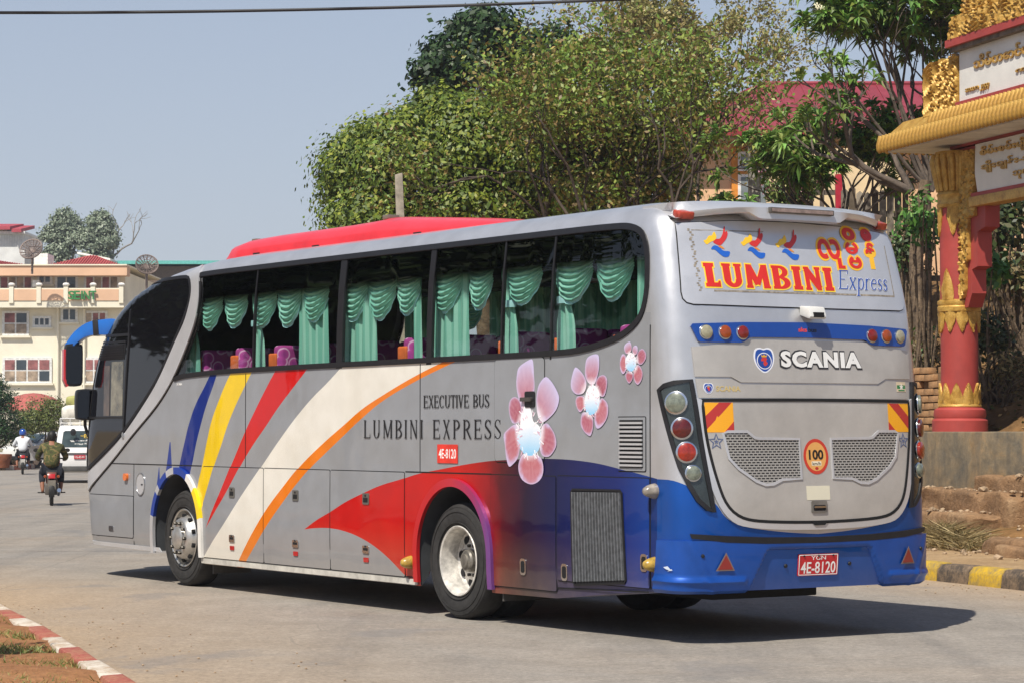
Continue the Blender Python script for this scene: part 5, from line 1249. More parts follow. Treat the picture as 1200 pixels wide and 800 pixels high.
# pavement slab and hillside behind it
def hill_z(X, Y):
    d = X-Xe(Y)
    if d < 2.5: return .17
    z = interp([(2.5, .17), (2.8, .30), (3.2, .48), (3.9, .66), (4.7, .90), (5.3, 1.25), (6.2, 1.75), (8.5, 3.0), (11, 4.3), (14, 4.7), (22, 5.0), (60, 6.0)], d)
    n = .10*math.sin(X*1.7+Y*.6)+.08*math.sin(X*.7-Y*1.3+2)+.05*math.sin(X*3.1+Y*2.7)
    return z+n*min(1, (d-2.5)/2)
def pavement():
    Ys = [-10+1.0*k for k in range(121)]; vs = []; fs = []
    for Y in Ys: vs += [(Xe(Y)+.17, Y, .17), (Xe(Y)+2.7, Y, .17)]
    fs = [(2*i, 2*i+1, 2*i+3, 2*i+2) for i in range(len(Ys)-1)]
    return tag(MB().add(vs, fs).build('pavement', M_PAVE, None, fix=False), kind='structure')
pavement()
def hillside():
    Ys = [8+.7*k for k in range(170)]; D_ = [2.62+.32*k for k in range(40)]+[16, 19, 23, 28, 35, 45, 60]; vs = []; fs = []; n = len(D_)
    for Y in Ys:
        for d in D_:
            X = Xe(Y)+d; z = hill_z(X, Y) if d > 2.7 else .11
            vs.append((X+.06*math.sin(Y*5+d*7), Y+.05*math.sin(X*9), z+random.uniform(-.02, .02)*(d > 2.7)))
    for i in range(len(Ys)-1):
        for k in range(n-1): fs.append((i*n+k, i*n+k+1, (i+1)*n+k+1, (i+1)*n+k))
    return tag(MB().add(vs, fs).build('hillside', M_SLOPE, None, smooth=60, fix=False), kind='structure')
hillside()
# kerb stones, each one a block
def kerb_mesh(L, prof):
    mb = MB(); n = len(prof)
    vs = []
    for y in (.004, L*.5, L-.004):
        for a, b in prof: vs.append((a+random.uniform(-.004, .004), y, b+random.uniform(-.004, .004)))
    fs = [(i*n+k, i*n+(k+1) % n, (i+1)*n+(k+1) % n, (i+1)*n+k) for i in range(2) for k in range(n)]+[tuple(range(n-1, -1, -1)), tuple(range(2*n, 3*n))]
    return mb.add(vs, fs)
def worn_paint(name, col, under, amt=.35):
    m, t, p = new_mat(name); co = t.new('ShaderNodeNewGeometry').outputs['Position']
    a = t.noise(5, 7, .75, co); b = t.noise(26, 5, .7, co)
    f = t.ramp(t.math('MULTIPLY_ADD', b, .4, t.math('MULTIPLY', a, .7)), [(.60-amt*.5, (0, 0, 0, 1)), (.72-amt*.3, (1, 1, 1, 1))])
    c = t.mix(f, lin(col), lin(under)); c = t.mix(1.0, c, t.ramp(b, [(.3, (.8, .8, .8, 1)), (.7, (1.08, 1.08, 1.08, 1))]), 'MULTIPLY')
    t.put(p.inputs['Base Color'], c); p.inputs['Roughness'].default_value = .85; t.put(p.inputs['Normal'], t.bump(b, .5, .01)); return m
def kerb_line(pts, L, prof, mats, name, label, group, holder):
    P = [Vector((a, b, 0)) for a, b in pts]; Ls = [0]
    for a, b in zip(P, P[1:]): Ls.append(Ls[-1]+(b-a).length)
    def at(s):
        i = 0
        while i < len(Ls)-2 and Ls[i+1] < s: i += 1
        return P[i].lerp(P[i+1], (s-Ls[i])/(Ls[i+1]-Ls[i]))
    mes = [[kerb_mesh(L, prof).build('kerb_stone', m_, None, bevel=.018, seg=2) for _ in range(2)] for m_ in mats]
    root = empty(name, (0, 0, 0)); root['kind'] = 'structure'
    s = 0; k = 0
    while s < Ls[-1]-L:
        a, b = at(s), at(s+L); src = mes[k % len(mats)][(k//2) % 2]
        o = bpy.data.objects.new('kerb_stone', src.data); COL.objects.link(o); o.parent = root
        o.location = a; o.rotation_euler = (random.uniform(-.01, .01), random.uniform(-.012, .012), math.atan2(b.y-a.y, b.x-a.x)-math.pi/2)
        s += L*1.004; k += 1
    for r in mes:
        for q in r: bpy.data.objects.remove(q)
    return root
YEL, BLK = worn_paint('kerb_yellow', '#d2ab22', '#8d7a4c', .3), worn_paint('kerb_black', '#4b4239', '#84705a', .25)
REDK, WHT = worn_paint('kerb_red', '#a04a42', '#a8745a', .3), worn_paint('kerb_white', '#d8cfc0', '#a88f74', .25)
rk = [(Xe(y), y) for y in [18.95+.8*k for k in range(26)]]
kerb_line(rk, .655, [(0, -.06), (.02, .13), (.07, .195), (.22, .20), (.24, -.06)], [YEL, BLK], 'yellow_black_kerb', '', '', None)
lk = [(Xl(y), y) for y in [12.25+.75*k for k in range(22)]]
kerb_line(lk, 1.03, [(-.19, -.06), (-.175, .10), (-.03, .105), (.0, .075), (.01, -.06)], [WHT, REDK], 'red_white_kerb', '', '', None)
# verge on the left inside the kerb
def verge():
    vs = []; fs = []; Ys = [8+.6*k for k in range(48)]; D_ = [.17, .3, .5, .8, 1.2, 1.8, 2.6, 3.6, 5, 8]
    for Y in Ys:
        for d in D_: vs.append((Xl(Y)-d, Y, .075+.05*math.sin(Y*1.9+d*2.1)*min(1, d)+.03*math.sin(Y*5.1-d*3)+random.uniform(0, .015)))
    n = len(D_)
    for i in range(len(Ys)-1):
        for k in range(n-1): fs.append((i*n+k, (i+1)*n+k, (i+1)*n+k+1, i*n+k+1))
    return tag(MB().add(vs, fs).build('verge', M_EARTH, None, smooth=60, fix=False), kind='structure')
verge()
# ---- leaves: one mesh of many small blades
def leaf_mesh(name, pos, nrm, size, aspect, cols, m, parent=None, jitter=.6, fold=0):
    """pos, nrm: arrays (n,3); each leaf is a pointed quad roughly facing nrm"""
    n = len(pos); rng = np.random.default_rng(len(pos)+int(abs(pos).sum()) % 997)
    nn = nrm+rng.normal(0, jitter, (n, 3)); nn /= np.linalg.norm(nn, axis=1)[:, None]+1e-9
    a = np.cross(nn, rng.normal(0, 1, (n, 3))); a /= np.linalg.norm(a, axis=1)[:, None]+1e-9; b = np.cross(nn, a)
    s = (size*rng.uniform(.6, 1.35, n))[:, None] if np.isscalar(size) else (size*rng.uniform(.7, 1.3, n))[:, None]
    v = np.stack([pos-a*s*.5, pos+b*s*.5*aspect, pos+a*s*.5, pos-b*s*.5*aspect], 1).reshape(-1, 3)
    me = bpy.data.meshes.new(name); me.vertices.add(4*n); me.vertices.foreach_set('co', v.astype(np.float32).ravel())
    me.loops.add(4*n); me.loops.foreach_set('vertex_index', np.arange(4*n, dtype=np.int32)); me.polygons.add(n)
    me.polygons.foreach_set('loop_start', np.arange(0, 4*n, 4, dtype=np.int32)); me.polygons.foreach_set('loop_total', np.full(n, 4, dtype=np.int32))
    me.update(calc_edges=True)
    at = me.color_attributes.new('Col', 'FLOAT_COLOR', 'POINT')
    C = np.array([lin(c) for c in cols]); pick = C[rng.integers(0, len(C), n)]; pick[:, :3] *= rng.uniform(.75, 1.2, (n, 1)); at.data.foreach_set('color', np.repeat(pick, 4, 0).astype(np.float32).ravel())
    return link(name, me, m, parent)
M_LEAF = mat_attr('leaf', .5, 0, .22); M_DRY = mat_attr('dry_leaf', .85, 0, .2)
def blades(name, pts, h, w, cols, m, lean=.4, parent=None):
    """upright grass blades"""
    rng = np.random.default_rng(len(pts)); n = len(pts); d = rng.normal(0, lean, (n, 3)); d[:, 2] = 1; hh = (h*rng.uniform(.4, 1.2, n))[:, None]
    side = np.cross(d, rng.normal(0, 1, (n, 3))); side /= np.linalg.norm(side, axis=1)[:, None]; tip = pts+d*hh; mid = pts+d*hh*.5+np.array([0, 0, .0])
    v = np.stack([pts-side*w, pts+side*w, mid+side*w*.8, tip], 1)
    me = bpy.data.meshes.new(name); me.vertices.add(4*n); me.vertices.foreach_set('co', v.astype(np.float32).ravel()); me.loops.add(4*n); me.loops.foreach_set('vertex_index', np.arange(4*n, dtype=np.int32)); me.polygons.add(n)
    me.polygons.foreach_set('loop_start', np.arange(0, 4*n, 4, dtype=np.int32)); me.polygons.foreach_set('loop_total', np.full(n, 4, dtype=np.int32)); me.update(calc_edges=True)
    at = me.color_attributes.new('Col', 'FLOAT_COLOR', 'POINT'); C = np.array([lin(c) for c in cols]); pick = C[rng.integers(0, len(C), n)]; pick[:, :3] *= rng.uniform(.7, 1.2, (n, 1)); at.data.foreach_set('color', np.repeat(pick, 4, 0).astype(np.float32).ravel())
    return link(name, me, m, parent)
rng = np.random.default_rng(3)
def verge_grass():
    P = []
    for (cx, cd, r, k) in [(17.2, .35, .35, 420), (18.3, .5, .35, 420), (19.0, .9, .4, 300), (19.5, .35, .25, 260), (20.6, .8, .5, 420), (21.3, .4, .35, 380), (22.3, .6, .5, 420), (23.0, .35, .3, 200), (17.0, 1.2, .6, 900), (16.3, .9, .6, 900), (16.9, 2.0, .6, 700), (20.0, 1.8, .6, 300), (22.4, 1.6, .6, 420)]:
        for _ in range(int(k*.8)):
            Y = cx+rng.normal(0, r*.6); d = max(.2, cd+rng.normal(0, r*.5)); P.append((Xl(Y)-d, Y, .06))
    return tag(blades('grass', np.array(P), .055, .005, ['#6a7a38', '#7c8844', '#8f9456', '#566a30', '#a89c62', '#b0945e'], M_LEAF, .9), 'short patchy green grass on the red earth verge', 'grass', kind='stuff')
verge_grass()
# ------------------------------------------------------------------ gateway: plinth, steps, pillars, boards, roof
GA = math.atan2(-.959, .282); G0 = Vector((6.33, 35.3, 0)); GM = Matrix.Translation(G0) @ Matrix.Rotation(GA, 4, 'Z')
def gold_mat():
    m, t, p = new_mat('gold_paint'); co = t.objco(); a = t.noise(9, 6, .6, co); b = t.noise(45, 4, .6, co)
    c = t.ramp(a, [(.3, lin('#a2762e')), (.5, lin('#c49a48')), (.75, lin('#d6b262'))]); c = t.mix(1.0, c, t.ramp(b, [(.3, (.75, .72, .68, 1)), (.65, (1.05, 1.05, 1.05, 1))]), 'MULTIPLY')
    t.put(p.inputs['Base Color'], c); p.inputs['Metallic'].default_value = .25; p.inputs['Roughness'].default_value = .45; t.put(p.inputs['Normal'], t.bump(b, .4, .01)); return m
M_GOLD = gold_mat()
M_PRED = mat('pillar_red', '#a03e38', .6, 0, .08, 3, bump=.15, bscale=30)
def stained(name, c1, c2, c3):
    m, t, p = new_mat(name); co = t.objco(); a = t.noise(1.1, 7, .7, co, .5); b = t.noise(7, 6, .7, co)
    mp = t.new('ShaderNodeMapping'); t.l.new(co, mp.inputs[0]); mp.inputs['Scale'].default_value = (3, 3, .5); s = t.noise(1.2, 5, .6, mp.outputs[0])
    c = t.ramp(a, [(.32, lin(c1)), (.5, lin(c2)), (.68, lin(c3))]); c = t.mix(t.math('MULTIPLY', t.ramp(s, [(.48, (0, 0, 0, 1)), (.62, (1, 1, 1, 1))]), .6), c, lin('#5f5a50'))
    c = t.mix(1.0, c, t.ramp(b, [(.3, (.7, .7, .7, 1)), (.7, (1.1, 1.1, 1.1, 1))]), 'MULTIPLY'); t.put(p.inputs['Base Color'], c); p.inputs['Roughness'].default_value = .92; t.put(p.inputs['Normal'], t.bump(b, .6, .02)); return m
M_PLINTH = stained('stained_concrete', '#5c5a52', '#8a7a60', '#a8875a'); M_STEP = stained('dusty_steps', '#8a6a48', '#a17a52', '#b08a60')
M_STEP2 = earth_mat('earth_steps', '#7d6650', '#a08060', '#b09474', 1.6)
M_WBOARD = mat('white_board', '#d9d7d1', .8, 0, .05, 2, bump=.2); M_WHITE = mat('old_white', '#d2d0ca', .8, 0, .1, 3)
gate = empty('temple_gateway', G0, GA, 'red and gold temple gateway with white Burmese boards above stone steps', 'gateway')
def carved(name, P, d, h0, h1, parent, seed=0, axis='y', nx=46, nz=46, freq=9.0, m_=None):
    """panel in the local x-z plane (at depth d, facing -y) with relief carved in scrolls; P outline polygon (x,z)"""
    x0 = min(p[0] for p in P); x1 = max(p[0] for p in P); z0 = min(p[1] for p in P); z1 = max(p[1] for p in P)
    rnd = random.Random(seed); cen = [(rnd.uniform(x0, x1), rnd.uniform(z0, z1), rnd.choice((-1, 1))) for _ in range(max(6, int((x1-x0)*(z1-z0)*freq)))]
    def hgt(x, z):
        best = 9; c0 = None
        for c in cen:
            q = (x-c[0])**2+(z-c[1])**2
            if q < best: best = q; c0 = c
        r = math.sqrt(best); a = math.atan2(z-c0[1], x-c0[0]); return .5+.5*math.sin(r*60*(freq/9)**.5+c0[2]*a*1.0)
    b = bmesh.new(); vs = [b.verts.new((x, 0, z)) for x, z in P]; b.faces.new(vs); bmesh.ops.triangulate(b, faces=b.faces[:])
    for ax, n, lo, hi in ((0, nx, x0, x1), (2, nz, z0, z1)):
        for k in range(1, n):
            co = [0, 0, 0]; co[ax] = lo+(hi-lo)*k/n; no = [0, 0, 0]; no[ax] = 1
            bmesh.ops.bisect_plane(b, geom=b.verts[:]+b.edges[:]+b.faces[:], plane_co=co, plane_no=no)
    ex = bmesh.ops.extrude_face_region(b, geom=b.faces[:]); top = {v for v in ex['geom'] if isinstance(v, bmesh.types.BMVert)}
    bd = {v for e in b.edges if len(e.link_faces) == 2 and abs(e.calc_face_angle(0)) > 1.2 for v in e.verts}
    for v in b.verts: v.co.y = d-(h0+h1*hgt(v.co.x, v.co.z)) if v in top else d
    bmesh.ops.recalc_face_normals(b, faces=b.faces[:])
    me = bpy.data.meshes.new(name); b.to_mesh(me); b.free(); me.polygons.foreach_set('use_smooth', [True]*len(me.polygons)); me.set_sharp_from_angle(angle=R(45))
    return link(name, me, m_ or M_GOLD, parent)
def rough_block(name, x0, x1, y0, y1, z0, z1, m_, par, seed):
    """worn block: rounded, chipped and uneven"""
    b = bmesh.new(); bmesh.ops.create_cube(b, size=1)
    for v in b.verts: v.co = Vector(((x0+x1)/2+v.co.x*(x1-x0), (y0+y1)/2+v.co.y*(y1-y0), (z0+z1)/2+v.co.z*(z1-z0)))
    bmesh.ops.bevel(b, geom=b.edges[:], offset=.05, segments=3, profile=.55, affect='EDGES')
    for ax, lo, hi, stp in ((0, x0, x1, .09), (1, y0, y1, .09), (2, z0, z1, .07)):
        k = 1
        while lo+k*stp < hi:
            co = [0, 0, 0]; co[ax] = lo+k*stp; no = [0, 0, 0]; no[ax] = 1; bmesh.ops.bisect_plane(b, geom=b.verts[:]+b.edges[:]+b.faces[:], plane_co=co, plane_no=no); k += 1
    from mathutils import noise as NZ
    for v in b.verts:
        q = v.co*3.1+Vector((seed*7, 0, 0)); d = NZ.noise_vector(q)*.030+NZ.noise_vector(q*3.3)*.014; chip = max(0, NZ.noise(q*1.3+Vector((5, 5, 5)))-.25)*.16
        e = (v.co-Vector(((x0+x1)/2, (y0+y1)/2, (z0+z1)/2))); v.co += d; v.co.z -= chip*(1 if e.z > 0 else 0); v.co.y += chip*.7*(1 if e.y < 0 else 0)
    me = bpy.data.meshes.new(name); b.to_mesh(me); b.free(); me.polygons.foreach_set('use_smooth', [True]*len(me.polygons)); me.set_sharp_from_angle(angle=R(50)); return link(name, me, m_, par)
def leaf_shape(name, ang, r, z0, z1, hw, par, cx, up=True):
    """pointed gold leaf laid on a round pillar"""
    vs = []; fs = []; n = 8; m = 6
    for j in range(n+1):
        f = j/n; w = hw*(1-f)**.65*(1+.35*math.sin(f*math.pi)); z = z0+(z1-z0)*f
        for i in range(m+1):
            u = (i/m-.5)*2; a = ang+u*w/r; rr_ = r+.018+.022*(1-abs(u))*(1-f*.5)+.008*math.sin(u*9+f*12)
            vs.append((cx+rr_*math.cos(a), rr_*math.sin(a), z))
    k = len(vs)
    for j in range(n+1):
        f = j/n; w = hw*(1-f)**.65*(1+.35*math.sin(f*math.pi)); z = z0+(z1-z0)*f
        for i in range(m+1):
            u = (i/m-.5)*2; a = ang+u*w/r; vs.append((cx+(r-.01)*math.cos(a), (r-.01)*math.sin(a), z))
    for j in range(n):
        for i in range(m):
            fs.append((j*(m+1)+i, j*(m+1)+i+1, (j+1)*(m+1)+i+1, (j+1)*(m+1)+i)); fs.append((k+j*(m+1)+i+1, k+j*(m+1)+i, k+(j+1)*(m+1)+i, k+(j+1)*(m+1)+i+1))
        for i in (0, m): fs.append((j*(m+1)+i, (j+1)*(m+1)+i, k+(j+1)*(m+1)+i, k+j*(m+1)+i))
    for i in range(m): fs.append((i, i+1, k+i+1, k+i))
    return MB().add(vs, fs).build(name, M_GOLD, par, smooth=50)
def pillar(cx):
    zb = 1.655; r = .262
    p_ = MB().lathe([(.39, zb-.03), (.39, zb+.13), (.355, zb+.16), (.37, zb+.21), (.36, zb+.28), (.30, zb+.315), (.285, zb+.33), (r, zb+.34), (r, zb+1.6), (r+.004, zb+2.6), (r, zb+3.9)], 40, 'z', (cx, 0, 0)).build('pillar', M_PRED, gate, smooth=35)
    MB().lathe([(r+.03, zb+.31), (r+.045, zb+.33), (r+.035, zb+.36), (r+.005, zb+.37)], 40, 'z', (cx, 0, 0)).build('gold_ring', M_GOLD, p_, smooth=35)
    for k in range(10): leaf_shape('gold_leaf', 2*math.pi*k/10, r, zb+.36, zb+.66, .082, p_, cx)
    MB().lathe([(r, zb+1.64), (r+.04, zb+1.66), (r+.045, zb+1.72), (r+.03, zb+1.74), (r+.045, zb+1.77), (r+.04, zb+1.81), (r, zb+1.83)], 40, 'z', (cx, 0, 0)).build('gold_collar', M_GOLD, p_, smooth=35)
    for k in range(10): leaf_shape('gold_leaf', 2*math.pi*(k+.5)/10, r, zb+1.66, zb+1.36, .078, p_, cx)
    for k in range(4): leaf_shape('gold_leaf', math.pi/2*k-math.pi*.36, r, zb+1.82, zb+2.26, .10, p_, cx)
    # lotus capital: fluted bell, beads, hanging leaves
    MB().lathe([(r, zb+3.12), (r+.035, zb+3.13), (r+.045, zb+3.17), (r+.03, zb+3.20), (r+.03, zb+3.28), (r+.045, zb+3.31), (r+.03, zb+3.34), (r+.01, zb+3.36), (r+.07, zb+3.66), (r+.09, zb+3.84), (r+.06, zb+3.92)], 40, 'z', (cx, 0, 0)).build('capital', M_GOLD, p_, smooth=35)
    for k in range(18):
        a = 2*math.pi*k/18; c, s = math.cos(a), math.sin(a)
        MB().tube([(cx+(r+.02)*c, (r+.02)*s, zb+3.36), (cx+(r+.065)*c, (r+.065)*s, zb+3.6), (cx+(r+.095)*c, (r+.095)*s, zb+3.78), (cx+(r+.085)*c, (r+.085)*s, zb+3.88)], [.03, .042, .05, .03], 6).build('lotus_petal', M_GOLD, p_, smooth=60)
    for k in range(6): leaf_shape('gold_leaf', 2*math.pi*k/6+.3, r, zb+3.13, zb+2.72, .085, p_, cx)
    return p_
pillar(0); pillar(5.2)
# stepped carved brackets beside the pillar, red backing
for s_, cx in ((1, 0), (-1, 5.2)):
    fx = lambda P: [(cx+s_*a, b) for a, b in P]
    B = [(.14, 5.55), (.72, 5.55), (.72, 5.05), (.70, 4.98), (.70, 4.62), (.50, 4.60), (.50, 4.02), (.40, 3.98), (.40, 3.62), (.34, 3.50), (.14, 3.42)]
    MB().prism(fx([(.14, 5.6), (.95, 5.6), (.95, 5.0), (.93, 4.45), (.70, 4.40), (.70, 3.92), (.52, 3.88), (.52, 3.55), (.40, 3.36), (.14, 3.36)]), -.06, .16, 'y').build('bracket', M_PRED, gate)
    carved('bracket_carving', fx(B), -.062, .03, .05, gate, 5+cx > 5, freq=26, nx=26, nz=60)
# cross beam, lower board with raised gold letters
MB().box(-.1, 5.3, -.08, .12, 5.62, 5.82).build('cross_beam', M_PRED, gate)
LB = [(.78, 5.60), (4.42, 5.60), (4.42, 4.98), (4.36, 4.92), (.84, 4.92), (.76, 5.2)]
MB().prism(LB, -.13, -.06, 'y').build('lower_board', M_WBOARD, gate, bevel=.01)
MB().box(.62, 4.58, -.16, .10, 4.74, 4.88).build('board_sill', M_GOLD, gate, bevel=.02)
MB().box(.66, 4.54, -.14, .10, 4.88, 4.93).build('board_frame', M_PRED, gate)
def board_text(lines, y_, par, m_=M_GOLD):
    for body_, x0, x1, z0, z1 in lines:
        vs, fs = text_mesh2d(body_, 1, .03); vs = fit2d(vs, x0, x1, z0, z1); mb = MB()
        n = len(vs); V = [(a, y_, b) for a, b in vs]+[(a, y_-.02, b) for a, b in vs]; E_ = {}
        for q in fs:
            for i in range(len(q)): e = (q[i], q[(i+1) % len(q)]); E_[e] = 1
        F = [tuple(i+n for i in q) for q in fs]+[(a, b, b+n, a+n) for (a, b) in E_ if (b, a) not in E_]
        mb.add(V, F).build('raised_letters', m_, par)
board_text([('\u1005\u102d\u1019\u103a\u1038\u1005\u1019\u103a\u1038\u1019\u103c\u102d\u102f\u1037\u1014\u101a\u103a\u1015\u101b\u102d\u101a\u1010\u1039\u1010\u102d', .95, 4.25, 5.37, 5.55),
            ('\u1001\u103b\u102d\u102f\u1038\u1001\u103b\u103d\u1014\u103a\u1038-\u101e\u102c-\u101e\u102f\u1014\u103a\u1011\u102d\u1014\u103a\u1038', .98, 4.1, 5.17, 5.34), ('\u101e\u102f\u1010\u1031\u101e\u1014\u1010\u1031\u102c\u101b', 1.9, 3.6, 5.00, 5.12)], -.131, gate)
n_before = set(bpy.data.objects)
# eave: soffit, fascia of small gold tiles in two rows, roof deck
ev = MB().box(-1.0, 6.2, -.62, .75, 5.80, 5.86).build('soffit', M_WHITE, gate)
MB().box(-1.05, 6.25, -.67, .80, 5.86, 5.99).build('eave_board', M_GOLD, gate)
tl = MB(); tl.tube([(0, 0, .0), (0, -.012, -.13), (0, -.004, -.20), (0, .012, -.24)], [.052, .056, .05, .02], 8); tme = tl.build('eave_tile', M_GOLD, None, smooth=50); tm = tme.data; bpy.data.objects.remove(tme)
for k in range(64):
    for row, (yy, zz) in enumerate(((-.70, 6.03), (-.52, 6.22))):
        if row and k < 11: continue
        o = bpy.data.objects.new('eave_tile', tm); COL.objects.link(o); o.parent = gate; o.location = (-1.04+.115*k+.055*row, yy, zz); o.rotation_euler = (R(-8-6*row), 0, 0)
for k in range(12):
    for row, (xx, zz) in enumerate(((-1.08, 6.03),)):
        o = bpy.data.objects.new('eave_tile', tm); COL.objects.link(o); o.parent = gate; o.location = (xx, -.62+.115*k, zz); o.rotation_euler = (0, R(8), R(-90))
dk = MB().add([(-1.05, -.66, 6.0), (6.25, -.66, 6.0), (6.25, .8, 6.0), (-1.05, .8, 6.0), (-.9, -.42, 6.24), (6.1, -.42, 6.24), (6.1, .6, 6.24), (-.9, .6, 6.24)], [(0, 1, 5, 4), (1, 2, 6, 5), (2, 3, 7, 6), (3, 0, 4, 7), (4, 5, 6, 7), (0, 3, 2, 1)]).build('roof_deck', M_GOLD, gate)
for o_ in set(bpy.data.objects)-n_before: o_.location.z -= .14
# upper tier: white board, red rails, carved corner block and gable
n_before = set(bpy.data.objects)
MB().box(.10, 5.1, -.42, .5, 6.24, 7.0).build('upper_board', M_WBOARD, gate)
MB().box(.06, 5.14, -.47, .52, 6.22, 6.30).build('red_rail', M_PRED, gate); MB().box(-.02, 5.2, -.58, .55, 7.06, 7.16).build('red_rail', M_PRED, gate); MB().box(.02, 5.18, -.52, .54, 7.0, 7.06).build('drip_board', mat('weathered_board', '#6a6258', .85, 0, .3, 8), gate)
board_text([('\u101e\u102d\u1019\u103a\u1010\u1031\u102c\u1004\u103a\u1015\u101b\u102d\u101a\u1010\u1039\u1010\u102d\u1005\u102c\u101e\u1004\u103a\u1010\u102d\u102f\u1000\u103a', .55, 4.8, 6.62, 6.88), ('\u101e\u102c\u101e\u1014\u102c \u1042\u1045\u1044\u1044', .3, 1.0, 6.37, 6.46), ('\u1000\u101c\u1031\u102c\u1019\u103c\u102d\u102f\u1037', 1.75, 3.2, 6.45, 6.56)], -.421, gate)
carved('corner_carving', [(-.98, 6.22), (.06, 6.22), (.06, 6.95), (-.03, 7.0), (-.28, 6.93), (-.42, 6.98), (-.62, 6.90), (-.82, 6.98), (-.98, 6.9)], -.36, .06, .05, gate, 3, freq=26, nx=70, nz=56)
MB().box(-.96, .04, -.36, .3, 6.2, 6.85).build('corner_block', M_GOLD, gate)
tiers = [(.06, 5.14, 7.16), (.30, 4.9, 7.44), (.62, 4.58, 7.72), (.98, 4.22, 8.0), (1.36, 3.84, 8.3), (1.75, 3.45, 8.6)]
for i, (a, c, z) in enumerate(tiers):
    carved('roof_tier', [(a, z), (c, z), (c-.10, z+.30), (a+.10, z+.30)], -.50+.07*i, .05, .05, gate, 10+i, freq=30, nx=150, nz=18)
    MB().box(a+.02, c-.02, -.50+.07*i, .5-.05*i, z, z+.29).build('tier_core', M_GOLD, gate)
for o_ in set(bpy.data.objects)-n_before: o_.location = (.80, 0, -.14)
# plinth (with offcuts of stain), steps and posts
pln = MB().box(-3.2, 6.4, -.62, 1.1, .3, 1.63).build('plinth', M_PLINTH, gate, bevel=.03)
st = empty('stone_steps', GM @ Vector((0, -1.2, 0)), GA, 'worn dusty stone steps climbing from the pavement to the plinth', 'steps')
for i, (x0, x1, y0, y1, z0, z1) in enumerate(((-1.0, 3.3, -.35, .6, .1, .585), (-1.0, 3.55, .12, .59, .3, .86), (2.05, 6.3, .34, .58, .5, 1.06), (4.55, 7.4, -.85, -.5, .0, .36), (5.3, 7.4, -1.05, -.86, .0, .30))):
    rough_block('step', x0, x1, y0, y1, z0, z1, M_STEP2, st, i)
gp_ = MB().box(-.13, .13, -.13, .13, -.4, .66).box(-.15, .15, -.15, .15, .66, .72).build('gate_post', M_PLINTH, None, bevel=.015); gp_.location = GM @ Vector((4.72, -1.3, .5)); gp_.rotation_euler = (0, 0, GA); tag(gp_, 'short grey concrete post beside the steps at the right edge', 'post')
hp = MB().tube([Vector((0, 0, 0)), Vector((.30, 0, 0)), Vector((.36, 0, -.01)), Vector((.38, 0, -.10))], .028, 8).build('water_pipe', mat('turquoise_pipe', '#4aa6a8', .5, 0, .1), None, smooth=60)
hp.location = GM @ Vector((4.45, -1.12, .78)); hp.rotation_euler = (0, 0, GA+math.pi); tag(hp, 'short turquoise plastic pipe sticking out beside the steps', 'pipe')
# heap of dry cut grass on the pavement
def straw():
    n = 2600; r = np.random.default_rng(5); c = GM @ Vector((3.0, -1.75, .17)); P = np.stack([r.normal(0, .60, n), r.normal(0, .20, n), np.zeros(n)], 1)
    q = np.exp(-(P[:, 0]/.85)**2-(P[:, 1]/.3)**2); P[:, 2] = q*r.uniform(0, .26, n); u = Vector((.282, -.959)); W_ = np.stack([c.x+P[:, 0]*u.x-P[:, 1]*u.y, c.y+P[:, 0]*u.y+P[:, 1]*u.x, .17+P[:, 2]], 1)
    return tag(blades('dry_grass_heap', W_, .14, .007, ['#a89468', '#8e7b52', '#7a6a44', '#b8a67c', '#6a6238'], M_DRY, 2.2), 'heap of dry cut grass lying on the pavement', 'dry grass', kind='stuff')
straw()
# loose stones and rubble on the bank and the pavement edge
def rubble():
    b = bmesh.new(); rnd = random.Random(4)
    for k in range(420):
        u_ = rnd.uniform(-.5, 7.5); v_ = rnd.uniform(-2.1, -.7) if k % 3 else rnd.uniform(-2.6, -1.5); P = GM @ Vector((u_, v_, 0)); z = hill_z(P.x, P.y)
        for (x0, x1, y0, y1, z1) in ((-1.0, 3.3, -1.55, -.6, .585), (-1.0, 3.55, -1.08, -.61, .86), (2.05, 6.3, -.86, -.62, 1.06)):
            if x0 < u_ < x1 and y0 < v_ < y1: z = max(z, z1)
        r_ = rnd.uniform(.012, .045)*(1.6 if rnd.random() < .08 else 1); g = bmesh.ops.create_icosphere(b, subdivisions=1, radius=r_)
        for v in g['verts']: v.co = Vector((v.co.x*rnd.uniform(.8, 1.3), v.co.y*rnd.uniform(.8, 1.3), v.co.z*.6))+Vector((P.x, P.y, z+r_*.3))
    me = bpy.data.meshes.new('rubble'); b.to_mesh(me); b.free(); return tag(link('rubble', me, mat('rubble_stone', '#a08a70', .95, 0, .25, 8)), 'loose stones and crumbs scattered on the steps and bank', 'rubble', kind='stuff')
rubble()
def litter():
    r = np.random.default_rng(9); n = 2600; P = []
    for k in range(n):
        Y = r.uniform(33, 42); X = Xe(Y)+r.uniform(4.2, 10); P.append((X, Y, hill_z(X, Y)+.02))
    P = np.array(P); return tag(leaf_mesh('leaf_litter', P, np.tile([0, 0, 1.0], (n, 1)), .10, .55, ['#8a6a44', '#a08050', '#6a5236', '#b0905c', '#5c6436'], M_DRY, None, .5), 'dry fallen leaves covering the slope behind the gateway', 'leaf litter', kind='stuff')
litter()
